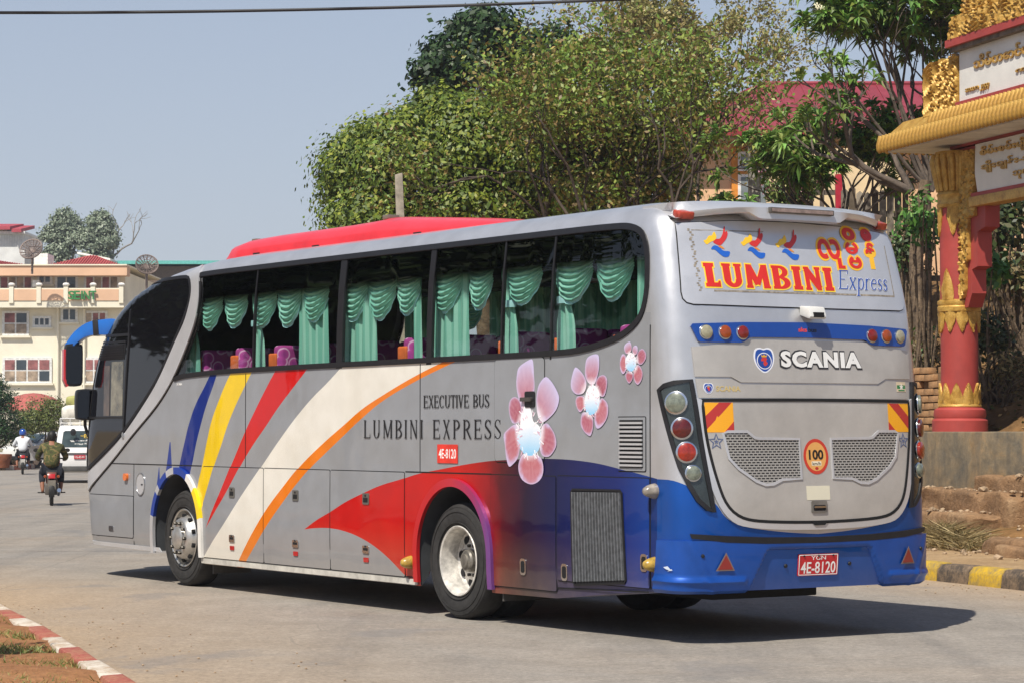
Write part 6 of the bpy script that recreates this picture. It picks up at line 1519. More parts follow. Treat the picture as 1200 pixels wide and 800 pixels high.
def road_grit():
    b = bmesh.new(); rnd = random.Random(14)
    for k in range(170):
        if k % 2: Y = rnd.uniform(16, 24); X = Xl(Y)+abs(rnd.gauss(0, .7))+.08
        else: Y = rnd.uniform(24, 30); X = Xe(Y)-abs(rnd.gauss(0, .6))-.06
        r_ = rnd.uniform(.004, .011); g = bmesh.ops.create_icosphere(b, subdivisions=1, radius=r_)
        for v in g['verts']: v.co = Vector((v.co.x*1.2+X, v.co.y+Y, v.co.z*.6+.004+r_*.4))
    me = bpy.data.meshes.new('road_grit'); b.to_mesh(me); b.free(); return tag(link('road_grit', me, MATS['rubble_stone']), 'small stones and grit lying along the kerbs', 'grit', kind='stuff')
road_grit()
# ------------------------------------------------------------------ trees and shrubs
M_BARK = mat('bark', '#6a5a48', .95, 0, .3, 8, bump=.8, bscale=18, bdist=.03); M_BARKD = mat('dark_bark', '#4a3f36', .95, 0, .3, 8, bump=.6, bscale=18)
def branch_set(p, d, L, r, depth, rnd, spread=.6, up=.15, kids=(2, 3), shrink=.72, segs=None, tips=None, wob=.22, mids=None):
    if segs is None: segs = []; tips = []; mids = []
    p = Vector(p); d = Vector(d).normalized(); pts = [p]; n = 4
    for i in range(n):
        d = (d+Vector((rnd.gauss(0, wob), rnd.gauss(0, wob), rnd.gauss(0, wob)+up*.3))).normalized(); p = p+d*L/n; pts.append(p)
        if depth <= 2: mids.append((p.copy(), d.copy()))
    segs.append((pts, [r*(1-.35*i/n) for i in range(n+1)], depth))
    if depth == 0: tips.append((p, d)); return segs, tips, mids
    for k in range(rnd.randint(*kids)):
        ax = d.orthogonal().normalized(); ax.rotate(Matrix.Rotation(rnd.uniform(0, 6.283), 3, d)); nd = (d+ax*spread*rnd.uniform(.6, 1.4)+Vector((0, 0, up))).normalized()
        st = pts[-1] if k < 2 else pts[rnd.randint(2, n-1)]
        branch_set(st, nd, L*shrink*rnd.uniform(.75, 1.2), r*.62, depth-1, rnd, spread, up, kids, shrink, segs, tips, wob, mids)
    return segs, tips, mids
def seg_mesh(segs, name, m_, parent, n=6):
    mb = MB()
    for pts, rad, dp in segs: mb.tube(pts, rad, n if dp > 1 else 4, caps=False)
    return mb.build(name, m_, parent, smooth=60, fix=False)
def crown_points(E, seed, clump=55, shell=.5):
    """leaf positions for a list of ellipsoids (cx,cy,cz,rx,ry,rz,n); clumps spread through the outer volume"""
    r = np.random.default_rng(seed); P = []; N = []
    for cx, cy, cz, rx, ry, rz, n in E:
        k = max(4, n//clump); d = r.normal(0, 1, (k, 3)); d /= np.linalg.norm(d, axis=1)[:, None]
        d[:, 2] = np.where(d[:, 2] < -.5, -d[:, 2]*.3, d[:, 2]); rad = r.uniform(shell, 1.02, k)**.6; ext = np.array([rx, ry, rz]); C = d*rad[:, None]*ext
        ix = r.integers(0, k, n); cs = .13*(rx*ry*rz)**(1/3)+.08; off = r.normal(0, cs, (n, 3))*np.array([1.1, 1.1, .75]); Q = C[ix]+off
        P.append(Q+np.array([cx, cy, cz])); q = Q/ext; q /= np.linalg.norm(q, axis=1)[:, None]+1e-6; o = off/(np.linalg.norm(off, axis=1)[:, None]+1e-6); N.append(q*.5+o*1.0+np.array([0, 0, .45]))
    return np.concatenate(P), np.concatenate(N)
def px2w(x, y, D):
    """where the photograph's point (x, y) lies at a distance D: used to set out things at their own depth"""
    cp, sp_ = math.cos(.03417), math.sin(.03417); f = 2925.77; a = (x-600)/f; b = (400-y)/f
    d = Vector((a, cp-b*sp_, sp_+b*cp)); return Vector((0, 0, CAMH))+d*(D/d.y)
def leafy_tree(name, label, cat, base, E, seed, size, cols, trunk_r=.18, group=None, aspect=.55, bark=None, clump=55, shell=.5, jitter=.6, leafm=None):
    root = empty(name, base, 0, label, cat, group); base = Vector(base)
    rnd = random.Random(seed); mb = MB()
    top = Vector((sum(e[0] for e in E)/len(E), sum(e[1] for e in E)/len(E), min(e[2] for e in E)))
    hub = base.lerp(top, .55)
    mb.tube(smooth_path([base-base, (hub-base)*.5+Vector((rnd.gauss(0, .1), rnd.gauss(0, .1), 0)), hub-base], 4), [trunk_r*(1-.04*i) for i in range(9)], 10)
    for e in E:
        c = Vector(e[:3]); mb.tube(smooth_path([hub-base, (hub-base).lerp(c-base, .5)+Vector((rnd.gauss(0, .2), rnd.gauss(0, .2), .1)), c-base], 3), [trunk_r*.55*(1-.11*i) for i in range(7)], 7)
        for k in range(7):
            dv = Vector((rnd.gauss(0, 1), rnd.gauss(0, 1), rnd.gauss(.3, .8))).normalized(); q = c+Vector((dv.x*e[3], dv.y*e[4], dv.z*e[5]))*.85
            mb.tube(smooth_path([c-base, (c-base).lerp(q-base, .5)+Vector((rnd.gauss(0, .1), rnd.gauss(0, .1), .1)), q-base], 3), [trunk_r*.22*(1-.12*i) for i in range(7)], 5)
    mb.build('trunk', bark or M_BARK, root, smooth=60)
    P, N = crown_points(E, seed, clump, shell); leaf_mesh('crown', P-np.array(base), N, size, aspect, cols, leafm or M_LEAF, root, jitter)
    return root
def EP(lst, D):
    """ellipsoids given as centre/half-size in photo pixels at distance D -> metres"""
    out = []; s = D/2926
    for x, y, hx, hy, n, dd in lst: c = px2w(x, y, D+dd); out.append((c.x, c.y, c.z, hx*s, max(hx, hy)*s*.9, hy*s, n))
    return out
OLV = ['#6a7a24', '#7c8a2a', '#566a1e', '#8f963a', '#465a1a', '#5f7426']
leafy_tree('broadleaf_tree', 'large dense rounded yellow-green tree rising behind the middle of the coach', 'tree', (1.2, 53.5, hill_z(1.2, 53.5)),
           EP([(424, 212, 44, 60, 11050, 0), (448, 192, 48, 50, 8840, 1), (475, 195, 55, 62, 11050, -1), (520, 165, 52, 55, 10200, 0), (555, 190, 60, 70, 11050, -1), (600, 170, 60, 60, 10200, 0), (645, 195, 62, 70, 11050, -1), (700, 195, 62, 70, 11050, 0), (755, 205, 52, 55, 7650, 0), (446, 262, 62, 42, 7140, -1), (540, 250, 72, 46, 7140, -1), (660, 255, 80, 46, 7140, -1)], 52), 11, .12, OLV, .3, shell=.72, clump=95, jitter=.35)
leafy_tree('dark_evergreen_tree', 'dark green tree whose round crown stands highest left of the bare branches', 'tree', (-.5, 64, hill_z(-.5, 64)),
           EP([(545, 70, 42, 45, 4200, 0), (515, 92, 30, 30, 2200, 0), (575, 45, 36, 34, 3000, 0), (600, 90, 40, 45, 3200, 1), (640, 70, 40, 40, 2400, 2), (520, 130, 40, 40, 1800, 1)], 62), 12, .19, ['#26401c', '#2f4a20', '#1e3518', '#3a5428'], .28, shell=.6)
# thin-leaved half-dry trees: real twigs with scattered leaves
def twig_tree(name, label, base, dirs, L, r, depth, seed, leaf_n, size, cols, bark=None, spread=.55, up=.12, aspect=.5, lj=.16, kids=(2, 3), shrink=.72, group=None, wob=.2):
    root = empty(name, base, 0, label, 'tree', group); rnd = random.Random(seed); S, T_, Mi = [], [], []
    for d, l in dirs:
        s, t, m_ = branch_set((0, 0, 0), d, l, r, depth, rnd, spread, up, kids, shrink, wob=wob); S += s; T_ += t; Mi += m_
    seg_mesh(S, 'trunk', bark or M_BARK, root)
    if leaf_n:
        rg = np.random.default_rng(seed); A = np.array([p for p, d in Mi]); ix = rg.integers(0, len(A), leaf_n); P = A[ix]+rg.normal(0, lj, (leaf_n, 3)); N = rg.normal(0, 1, (leaf_n, 3))+np.array([0, 0, .6])
        leaf_mesh('crown', P, N, size, aspect, cols, M_LEAF, root, .5)
    return root
DRYG = ['#7f8c3a', '#6a8030', '#97854a', '#7a6438', '#587228', '#93a048', '#78963c']
for (x, y, D_, seed, n) in ((690, 285, 47, 21, 5200), (750, 280, 48, 22, 5200), (640, 262, 49.5, 23, 3500), (800, 290, 46, 24, 3000)):
    b = px2w(x, y, D_)
    twig_tree('half_dry_tree', {21: 'loose half-dry olive and brown tree in front of the dense tree, second from the right', 22: 'half-dry tree with yellowing leaves just left of the pink house wall', 23: 'thin brownish tree leaning up in front of the dark crown', 24: 'small half-dry tree whose twigs reach over the red house roof'}[seed], b,
              [((rd*.7, .1, 1), 1.55) for rd in (-1.2, -.4, .3, 1.0)], 1.9, .036, 4, seed, n, .11, DRYG, M_BARKD, .65, .10, .5, .24, (2, 3), .70, 'half-dry trees behind the coach')
leafy_tree('yellowing_tree', 'broad tree with yellowing green leaves in front of the pink house wall', 'tree', (2.6, 50.5, hill_z(2.6, 50.5)), EP([(640, 120, 42, 45, 1900, 0), (690, 85, 48, 42, 2000, 0), (748, 92, 48, 45, 2000, 0), (795, 135, 40, 45, 1700, 0), (690, 150, 58, 48, 2300, -1), (752, 180, 52, 46, 2200, -1), (815, 178, 30, 36, 900, 0), (645, 190, 44, 42, 1700, 0), (700, 225, 66, 36, 2300, -1), (775, 228, 34, 28, 1000, -1)], 50), 25, .125, ['#8a943c', '#74862f', '#a08e4c', '#80683a', '#5a7428', '#9aa64a', '#7c9a3c', '#b09a58'], .14, shell=.35, clump=40, jitter=.5, bark=M_BARKD)
b = px2w(760, 120, 74)
twig_tree('bare_tree', 'tall bare-branched tree with sparse pale leaves against the sky', px2w(790, 185, 74), [((-.9, 0, .75), 2.0), ((.1, 0, 1), 1.6), ((.6, 0, .8), 1.7), ((1.1, .1, .6), 1.8), ((-.4, .2, 1), 1.8), ((.35, .2, .9), 1.6)], 2.6, .085, 5, 31, 15000, .13, ['#8f8f52', '#a0985c', '#7d8248', '#aa9c66'], M_BARK, .5, .12, .6, .14, (2, 3), .74)
# frangipani: candelabra branches ending in whorls of long leaves
def frangipani(name, label, base, dirs, r, depth, seed, leaf_len=.26, per=13, flowers=0, shrink=.72, group=None):
    root = empty(name, base, 0, label, 'tree', group); rnd = random.Random(seed); S, T_ = [], []
    for d, l in dirs:
        s, t, _ = branch_set((0, 0, 0), d, l, r, depth, rnd, .75, .25, (2, 3), shrink, wob=.14); S += s; T_ += t
    seg_mesh(S, 'trunk', mat('frangipani_bark', '#5d5248', .9, 0, .25, 10, bump=.4), root)
    vs = []; fs = []; cols = []; mb = MB(); pal = ['#6c8a3e', '#7c9a48', '#56742f', '#8ea858', '#62803a']
    for p, d in T_:
        for k in range(per):
            a = rnd.uniform(0, 6.283); ax = d.orthogonal().normalized(); ax.rotate(Matrix.Rotation(a, 3, d)); el = rnd.uniform(.1, .9)
            o = (ax+d*el+Vector((0, 0, .1))).normalized(); L = leaf_len*rnd.uniform(.65, 1.25); w = L*.15; sd = o.cross(Vector((rnd.gauss(0, .3), rnd.gauss(0, .3), 1))).normalized()
            p0 = p-d*rnd.uniform(0, .10); pm = p0+o*L*.55; pe = p0+o*L-Vector((0, 0, L*.28)); up_ = sd.cross(o)*w*.35
            mb.col = tuple(v*rnd.uniform(.75, 1.25) for v in lin(rnd.choice(pal))[:3])+(1,)
            mb.add([p0, pm+sd*w+up_, pe, pm-sd*w+up_, pm], [(0, 1, 4), (1, 2, 4), (2, 3, 4), (3, 0, 4)])
    mb.build('crown', M_LEAF, root, fix=False)
    if flowers:
        fb = MB(); fb.col = lin('#e8e2c0')
        for p, d in rnd.sample(T_, min(flowers, len(T_))):
            for k in range(3):
                c = p+d*.12+Vector((rnd.gauss(0, .04), rnd.gauss(0, .04), rnd.gauss(0, .03)))
                for q in range(5):
                    a = 6.283*q/5; fb.add([c, c+Vector((.05*math.cos(a), .03*math.sin(a), .035*math.sin(a)+.02)), c+Vector((.06*math.cos(a+.6), .03*math.sin(a+.6), .045*math.sin(a+.6)+.01))], [(0, 1, 2)])
        tag(fb.build('flowers', mat_attr('petals', .6, 0, .3), root, fix=False), kind='stuff')
    return root
frangipani('frangipani_tree', 'frangipani with long drooping leaves and dark twisted branches in front of the red-roofed house', px2w(990, 272, 41.5), [((-1, .1, .45), .78), ((-.6, -.2, .7), .64), ((-.1, .1, 1), .62), ((.5, 0, .9), .8), ((.9, .2, .5), .9), ((-1, .3, .25), .9), ((-1.2, 0, .4), .85), ((-.8, .4, .5), .8), ((-.3, -.3, .7), .8), ((.2, .3, .8), .75), ((.7, -.2, .7), .85)], .032, 4, 41, .22, 24)
frangipani('frangipani_tree', 'tall frangipani with a leafy flowering top behind the gateway roof', px2w(1092, 225, 40), [((-.45, .1, 1), 1.5), ((-.15, 0, 1.1), 1.55), ((.15, .2, 1.1), 1.6), ((.45, 0, 1), 1.55), ((-.25, .3, 1), 1.7), ((-.6, .2, 1), 1.45), ((0, .4, 1), 1.35), ((.3, -.2, 1), 1.4), ((-.4, -.2, 1.1), 1.6)], .038, 5, 42, .23, 20, 30, .68)
frangipani('frangipani_tree', 'leafy frangipani branch spreading low over the grey picket fence', px2w(1068, 225, 38.8), [((-1, 0, .25), 1.1), ((-.9, .1, .5), 1.0), ((-.5, .2, .8), .9)], .06, 3, 43, .25, 12)
# oleander with pink flowers
def oleander():
    b = px2w(925, 262, 43.5); root = empty('oleander_bush', b, 0, 'oleander bush with pink flowers just above the coach roof', 'bush'); rg = np.random.default_rng(8); n = 900
    mb = MB(); rnd = random.Random(8); tips = []
    for k in range(22):
        d = Vector((rnd.uniform(-.75, .75), rnd.uniform(-.4, .4), 1)).normalized(); L = rnd.uniform(.6, 1.05); e = d*L; mb.tube([(0, 0, 0), e*.5+Vector((0, 0, .06)), e], [.02, .014, .008], 4, False); tips.append(e)
    mb.build('stems', M_BARKD, root, fix=False); A = np.array([t*rnd.uniform(.45, 1.05) for t in tips for _ in range(45)]); A = A+rg.normal(0, .06, A.shape)
    leaf_mesh('crown', A, rg.normal(0, 1, A.shape), .15, .22, ['#5d7a3a', '#6f8a48', '#4c6a30', '#87964e'], M_LEAF, root, .4)
    F = np.array([t for t in tips[:12] for _ in range(16)]); F = F+rg.normal(0, .055, F.shape); leaf_mesh('flowers', F, rg.normal(0, 1, F.shape), .055, .9, ['#d98aa8', '#e0a0b8', '#c87496', '#e8b8c8'], mat_attr('petals', .6, 0, .3), root, .5)['kind'] = 'stuff'
    return root
oleander()
# undergrowth on the slope behind the gateway
def shrub(label, x, y, D, hx, hy, n, size, cols, seed, aspect=.5, stems=9, cat='shrub', name='slope_shrub', m_=None, group='shrubs on the slope behind the gateway'):
    c = px2w(x, y, D); s = D/2926; gz = hill_z(c.x, c.y); gz = min(gz, c.z-.1); root = empty(name, (c.x, c.y, gz), 0, label, cat, group); rnd = random.Random(seed); mb = MB()
    for k in range(stems):
        e = Vector((rnd.gauss(0, hx*s*.6), rnd.gauss(0, .3), c.z-gz+rnd.uniform(-.3, .9)*hy*s)); mb.tube(smooth_path([(rnd.gauss(0, .1), rnd.gauss(0, .1), -.1), e*.5+Vector((rnd.gauss(0, .1), 0, 0)), e], 3), [.025*(1-.1*i) for i in range(7)], 5, False)
    mb.build('stems', M_BARK, root, fix=False); P, N = crown_points([(0, 0, c.z-gz, hx*s, hx*s*.8, hy*s, n)], seed, 22, .2); leaf_mesh('crown', P, N, size, aspect, cols, m_ or M_LEAF, root, .8); return root
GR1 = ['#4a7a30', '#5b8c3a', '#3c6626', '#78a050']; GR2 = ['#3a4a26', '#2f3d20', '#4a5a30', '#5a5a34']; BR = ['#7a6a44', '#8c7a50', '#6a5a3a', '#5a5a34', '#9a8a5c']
shrub('bright leafy shrub between the coach tail and the red pillar', 1082, 262, 37.2, 15, 38, 420, .13, GR1, 51, .45)
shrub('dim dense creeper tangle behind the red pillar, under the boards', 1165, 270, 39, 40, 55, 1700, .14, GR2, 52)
shrub('green sapling with broad leaves close to the right of the pillar', 1160, 328, 37, 14, 24, 160, .22, GR1, 53, .4, 4)
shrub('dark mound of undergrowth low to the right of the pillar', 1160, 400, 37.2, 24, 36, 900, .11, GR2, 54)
shrub('dry brushwood on the upper slope at the right edge', 1195, 330, 38.5, 30, 45, 900, .12, BR+GR2, 55, .4, 16)
shrub('straggling dry weeds on the bank above the plinth', 1182, 440, 36.8, 22, 30, 700, .09, BR, 56, .35, 14, m_=M_DRY)
shrub('tangled dry weeds left of the pillar beside the brick wall', 1085, 430, 38, 14, 50, 700, .09, BR+GR1[:1], 57, .35, 12)
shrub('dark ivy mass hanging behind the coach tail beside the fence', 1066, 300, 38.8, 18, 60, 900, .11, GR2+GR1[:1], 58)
# bamboo-like stems behind the gate
b = px2w(1182, 380, 39); bs = empty('cane_clump', (b.x, b.y, hill_z(b.x, b.y)), 0, 'clump of bare upright canes on the slope behind the gateway', 'canes')
for k, (x, lean) in enumerate(((-.20, .05), (-.08, -.02), (.04, .10), (.14, .03), (.24, .12))): MB().tube(smooth_path([(x, .1*(k % 3), -.3), (x+lean, 0, 1.4), (x+lean*2.2, 0, 3.0)], 4), [.045*(1-.06*i) for i in range(9)], 7, False).build('cane', M_BARK, bs, smooth=60)
o = MB().tube(smooth_path([(0, 0, -.2), (.05, 0, 1.2), (-.05, .1, 2.6), (.1, .1, 3.8)], 4), [.17*(1-.04*i) for i in range(13)], 10).build('tree_trunk', M_BARK, None, smooth=60); b = px2w(1079, 345, 38.2); o.location = (b.x, b.y, hill_z(b.x, b.y)-.3); tag(o, 'grey-brown tree trunk between the coach tail and the red pillar', 'trunk')
# weathered brick wall on the bank, left of the pillar
bw = empty('brick_wall', px2w(1078, 470, 37), GA, 'old weathered brick wall on the bank left of the pillar base', 'wall'); bm_ = mat('old_brick', '#9a7652', .92, 0, .25, 5, bump=.6, bscale=25)
bk = MB().box(-.145, .145, -.07, .07, -.045, .045).build('brick', bm_, None, bevel=.012); bd_ = bk.data; bpy.data.objects.remove(bk)
MB().box(-1.5, 1.6, .0, .10, -.6, .40).build('mortar', mat('earth_mortar', '#7a6248', .95, 0, .2, 6), bw)
for r_ in range(10):
    for k in range(10):
        if r_ > 6 and (k*7+r_) % 3 == 0: continue
        o = bpy.data.objects.new('brick', bd_); COL.objects.link(o); o.parent = bw; o.location = (-1.4+.31*k+.155*(r_ % 2)+random.uniform(-.008, .008), -.02+random.uniform(-.015, .015), -.5+.105*r_); o.rotation_euler = (0, random.uniform(-.03, .03), random.uniform(-.03, .03))

# ------------------------------------------------------------------ house with the red roof, fences and posts
D0 = 60; hz = px2w(985, 157, D0); HX, HY, HZ = px2w(812, 157, D0).x, D0, hz.z
house = empty('red_roofed_house', (HX, HY, 4.4), 0, 'cream house with a red metal hipped roof on the hill', 'house'); h0 = HZ-4.4
M_HOUSE = mat('peach_wall', '#dcb48c', .85, 0, .08, 2); M_ROOFR = mat('red_roof_sheet', '#8f3a44', .5, .1, .08, 2)
MB().box(0, 9.5, 0, 7, -.6, h0-.05).build('wall', M_HOUSE, house)
rv = [(-.7, -.7, h0), (10.2, -.7, h0), (10.2, 7.7, h0), (-.7, 7.7, h0), (2.05, 3.5, h0+1.66), (7.4, 3.5, h0+1.66)]
rf_ = MB().add(rv, [(0, 1, 5, 4), (1, 2, 5), (2, 3, 4, 5), (3, 0, 4), (3, 2, 1, 0)]).build('roof', M_ROOFR, house)
def roof_ribs():
    nrm = Vector((0, -1.66, 4.2)).normalized()
    for k in range(34):
        x = -.5+.32*k
        t = 1.0
        if x < 2.05: t = (x+.7)/2.75
        if x > 7.4: t = (10.2-x)/2.8
        a = Vector((x, -.7, h0+.012)); e = Vector((x, -.7+4.2*t, h0+.012+1.66*t)); MB().tube([a, e], .022, 4).build('roof_rib', M_ROOFR, rf_)
    for k in range(24):
        y = -.4+.34*k; t = (y+.7)/4.2 if y < 3.5 else (7.7-y)/4.2
        MB().tube([(-.7, y, h0+.012), (-.7+2.75*t, y, h0+.012+1.66*t)], .022, 4).build('roof_rib', M_ROOFR, rf_)
roof_ribs()
MB().tube([(2.05, 3.5, h0+1.68), (7.4, 3.5, h0+1.68)], .07, 6).build('ridge_cap', M_ROOFR, rf_); MB().tube([(-.7, -.7, h0+.02), (2.05, 3.5, h0+1.68)], .06, 6).build('ridge_cap', M_ROOFR, rf_); MB().tube([(10.2, -.7, h0+.02), (7.4, 3.5, h0+1.68)], .06, 6).build('ridge_cap', M_ROOFR, rf_)
MB().box(-.74, 10.24, -.78, -.70, h0-.14, h0+.02).build('gutter', mat('red_gutter', '#8e2c34', .5), rf_); MB().box(-.6, 10.1, -.6, .0, h0-.2, h0-.14).build('soffit', mat('grey_soffit', '#b0a89c', .8), house)
M_ORF = mat('orange_frame', '#c9822e', .6); M_WFR = mat('white_frame', '#dcdcd8', .5); M_PANE = mat('window_pane', '#7c8588', .08, 0, .2, 3)
def house_window(x0, x1, z0, z1):
    f = MB().box(x0-.12, x1+.12, -.08, .0, z0-.12, z1+.12).build('window', M_ORF, house); nx = max(1, round((x1-x0)/.85)); w = (x1-x0)/nx
    for k in range(nx):
        a = x0+w*k
        for zz0, zz1 in ((z0, z0+(z1-z0)*.58), (z0+(z1-z0)*.64, z1)):
            MB().box(a+.03, a+w-.03, -.11, -.08, zz0, zz1).build('sash', M_WFR, f)
            for j in range(2): MB().box(a+.09+(w-.2)*.5*j+.01, a+.09+(w-.2)*.5*(j+1)-.01, -.118, -.11, zz0+.07, zz1-.07).build('pane', M_PANE, f)
house_window(1.05, 2.75, h0-1.75, h0-.45); house_window(6.2, 7.9, h0-1.75, h0-.45)
# timber fences
def picket_fence(label, x0, x1, ytop, D, h, w, gap, m_, group=None, name='picket_fence', jit=.06):
    a = px2w(x0, ytop, D); e = px2w(x1, ytop, D); zt = a.z; root = empty(name, (a.x, a.y, zt-h), 0, label, 'fence', group); n = int((e.x-a.x)/(w+gap))
    for k in range(n):
        hh = h+random.uniform(-jit, jit); x = k*(w+gap); mb = MB().add([(x, 0, -.3), (x+w, 0, -.3), (x+w, .03, -.3), (x, .03, -.3), (x, 0, hh-.05), (x+w, 0, hh-.05), (x+w, .03, hh-.05), (x, .03, hh-.05), (x+w/2, 0, hh), (x+w/2, .03, hh)], [(0, 1, 5, 8, 4), (2, 3, 7, 9, 6), (1, 2, 6, 5), (3, 0, 4, 7), (4, 8, 9, 7), (8, 5, 6, 9), (0, 3, 2, 1)])
        mb.build('picket', m_[k % len(m_)], root)
    for z in (h*.25, h*.8): MB().box(-.1, e.x-a.x+.1, .03, .09, z-.05, z+.05).build('rail', m_[0], root)
    return root
WD = [mat('grey_timber', '#7d7468', .9, 0, .2, 6, bump=.4), mat('brown_timber', '#5f5446', .9, 0, .2, 6, bump=.4), mat('pale_timber', '#938a7c', .9, 0, .2, 6, bump=.4)]
picket_fence('tall weathered grey picket fence beside the red post', 986, 1058, 222, 44, 2.2, .12, .015, WD)
picket_fence('dark open picket fence between the coach tail and the pillar', 1058, 1100, 226, 43.5, 2.0, .10, .10, WD[1:2], jit=.04)
picket_fence('thin dark pickets standing before the cream wall', 948, 983, 198, 50, 2.4, .09, .13, [mat('dark_paint_timber', '#5a5048', .8)], jit=.02)
b = px2w(983, 205, 46); o = MB().box(-.06, .06, -.06, .06, -2.6, .0).build('fence_post', mat('red_post', '#b02438', .5, 0, .1), None); o.location = b; tag(o, 'red painted post at the left end of the grey picket fence', 'post')
b = px2w(966, 180, 52); o = MB().box(-1.2, 1.6, 0, .2, -3.2, .1).build('annexe_wall', mat('cream_wall', '#e0c9a0', .85, 0, .06, 2), None); o.location = b; tag(o, 'low cream wall behind the thin dark pickets', 'wall')
b = px2w(884, 165, 47); o = MB().box(-.11, .11, -.11, .11, -3.5, 0).build('concrete_post', stained('post_concrete', '#7d7a72', '#98948a', '#a8a498'), None, bevel=.01); o.location = b; tag(o, 'plain grey concrete post before the house window', 'post')
b = px2w(468, 203, 44); o = MB().add([(-.10, -.06, -4.4), (.10, -.06, -4.4), (.10, .06, -4.4), (-.10, .06, -4.4), (-.075, -.05, -.03), (.06, -.05, .0), (.06, .05, .0), (-.075, .05, -.03)], [(0, 1, 5, 4), (1, 2, 6, 5), (2, 3, 7, 6), (3, 0, 4, 7), (4, 5, 6, 7), (0, 3, 2, 1)]).build('wooden_post', WD[2], None, bevel=.008); o.location = b; o.rotation_euler = (0, R(-2), 0); tag(o, 'weathered wooden post rising above the red roof unit of the coach', 'post')
# overhead cable on two poles
pa, pb = px2w(-260, 12, 30), px2w(960, -12, 30)
cpts = [pa.lerp(pb, k/40)-Vector((0, 0, .12*4*(k/40)*(1-k/40)-.0)) for k in range(41)]
o = MB().tube(cpts, .019, 6).build('overhead_cable', M_BLACK, None, smooth=60); tag(o, 'thick black overhead cable crossing the sky', 'cable')
# ------------------------------------------------------------------ hotel block far left, houses and trees behind it
DH = 180; sH = DH/2926
def hx(x): return (x-600)*sH
def hz_(y): return px2w(70, y, DH).z
hotel = empty('hotel_building', (hx(0), DH, 0), 0, 'cream hotel block with peach balcony bands and green rooftop lettering', 'building')
L = lambda x: hx(x)-hx(0)
M_CREAM = mat('cream_render', '#e6dfca', .9, 0, .06, .4); M_PEACH = mat('peach_band', '#dbb494', .9, 0, .06, .4); M_TILE = mat('red_tiles', '#a84a48', .8, 0, .12, 1.2)
MB().box(L(-220), L(146), 0, 16, -1, hz_(318)).build('wall', M_CREAM, hotel)
MB().box(L(-224), L(152), -1.5, 0, hz_(324), hz_(312.5)).build('eave_band', M_PEACH, hotel); MB().box(L(-224), L(152), -1.6, 16.5, hz_(312.5), hz_(311)).build('eave_top', M_CREAM, hotel)
bal = MB().box(L(-222), L(148), -1.3, -.02, hz_(361), hz_(354)).build('balcony_slab', M_CREAM, hotel); MB().box(L(-222), L(148), -1.3, -1.1, hz_(354), hz_(338.5)).build('balcony_wall', M_CREAM, bal)
posts = [-50, -17, 17, 49, 80.5, 112, 145]
for a, b in zip(posts, posts[1:]): MB().box(L(a+3), L(b-3), -1.36, -1.302, hz_(353), hz_(340)).build('balcony_panel', M_PEACH, bal)
for a in posts:
    MB().box(L(a-2.6), L(a+2.6), -1.42, -1.05, hz_(356), hz_(337)).build('balcony_post', M_CREAM, bal)
    MB().lathe([(.02, hz_(337)), (.22, hz_(336)), (.26, hz_(334.5)), (.18, hz_(332.5)), (.001, hz_(332))], 12, 'z', (L(a), -1.24, 0)).build('globe_lamp', M_WFR, bal, smooth=50)
M_HGL = mat('hotel_glass', '#3b444a', .1, 0, .2, 1); M_CUR2 = mat('pink_curtain', '#8e5a58', .8, 0, .3, 1.5); M_CUR3 = mat('beige_curtain', '#9c8a76', .8, 0, .35, 1.8)
def hwin(x0, x1, y0, y1, n, rows=1, cur=None, seed=0):
    f = MB().box(L(x0)-.12, L(x1)+.12, -.12, -.0, hz_(y1)-.12, hz_(y0)+.12).build('window', M_WFR, hotel); rnd = random.Random(seed); w = (L(x1)-L(x0))/n; H_ = hz_(y0)-hz_(y1)
    for k in range(n):
        for r_ in range(rows):
            z0 = hz_(y1)+H_*r_/rows; z1 = hz_(y1)+H_*(r_+1)/rows; m_ = M_HGL
            if cur and rnd.random() < .85: m_ = [M_CUR3, M_CUR2][r_ % 2] if rows > 1 else rnd.choice([M_CUR2, M_CUR3])
            MB().box(L(x0)+w*k+.06, L(x0)+w*(k+1)-.06, -.15, -.12, z0+.05, z1-.05).build('pane', m_, f)
    MB().box(L(x0)-.25, L(x1)+.25, -.25, .0, hz_(y1)-.26, hz_(y1)-.13).build('sill', M_CREAM, f)
for i, a in enumerate(((-34, -2, 324, 338, 4, 1, 1), (0, 37, 324, 338, 4, 1, 1), (45, 59, 323, 331, 2, 1, 0), (66, 89, 324, 339, 2, 1, 0), (100, 138, 324, 338, 4, 1, 1), (4.5, 32, 366, 391, 2, 2, 1), (40, 58, 372, 381, 3, 1, 0), (73, 89, 361.8, 375, 2, 1, 0), (100, 124, 366, 378, 3, 1, 1), (5, 59, 420, 446, 4, 2, 1), (92, 97, 426, 437, 1, 1, 0), (-30, -6, 366, 391, 2, 2, 1), (-36, -4, 420, 446, 3, 2, 1), (100, 140, 420, 446, 4, 2, 1))): hwin(*a, seed=i)
MB().box(L(40), L(48), -.9, -.1, hz_(337), hz_(328.5)).build('air_conditioner', M_WFR, hotel, bevel=.03)
MB().tube([(L(68), -.2, hz_(500)), (L(68), -.2, hz_(345))], .09, 6).build('drain_pipe', M_CREAM, hotel); MB().tube([(L(99), -.2, hz_(500)), (L(99), -.2, hz_(362))], .09, 6).build('drain_pipe', M_CREAM, hotel)
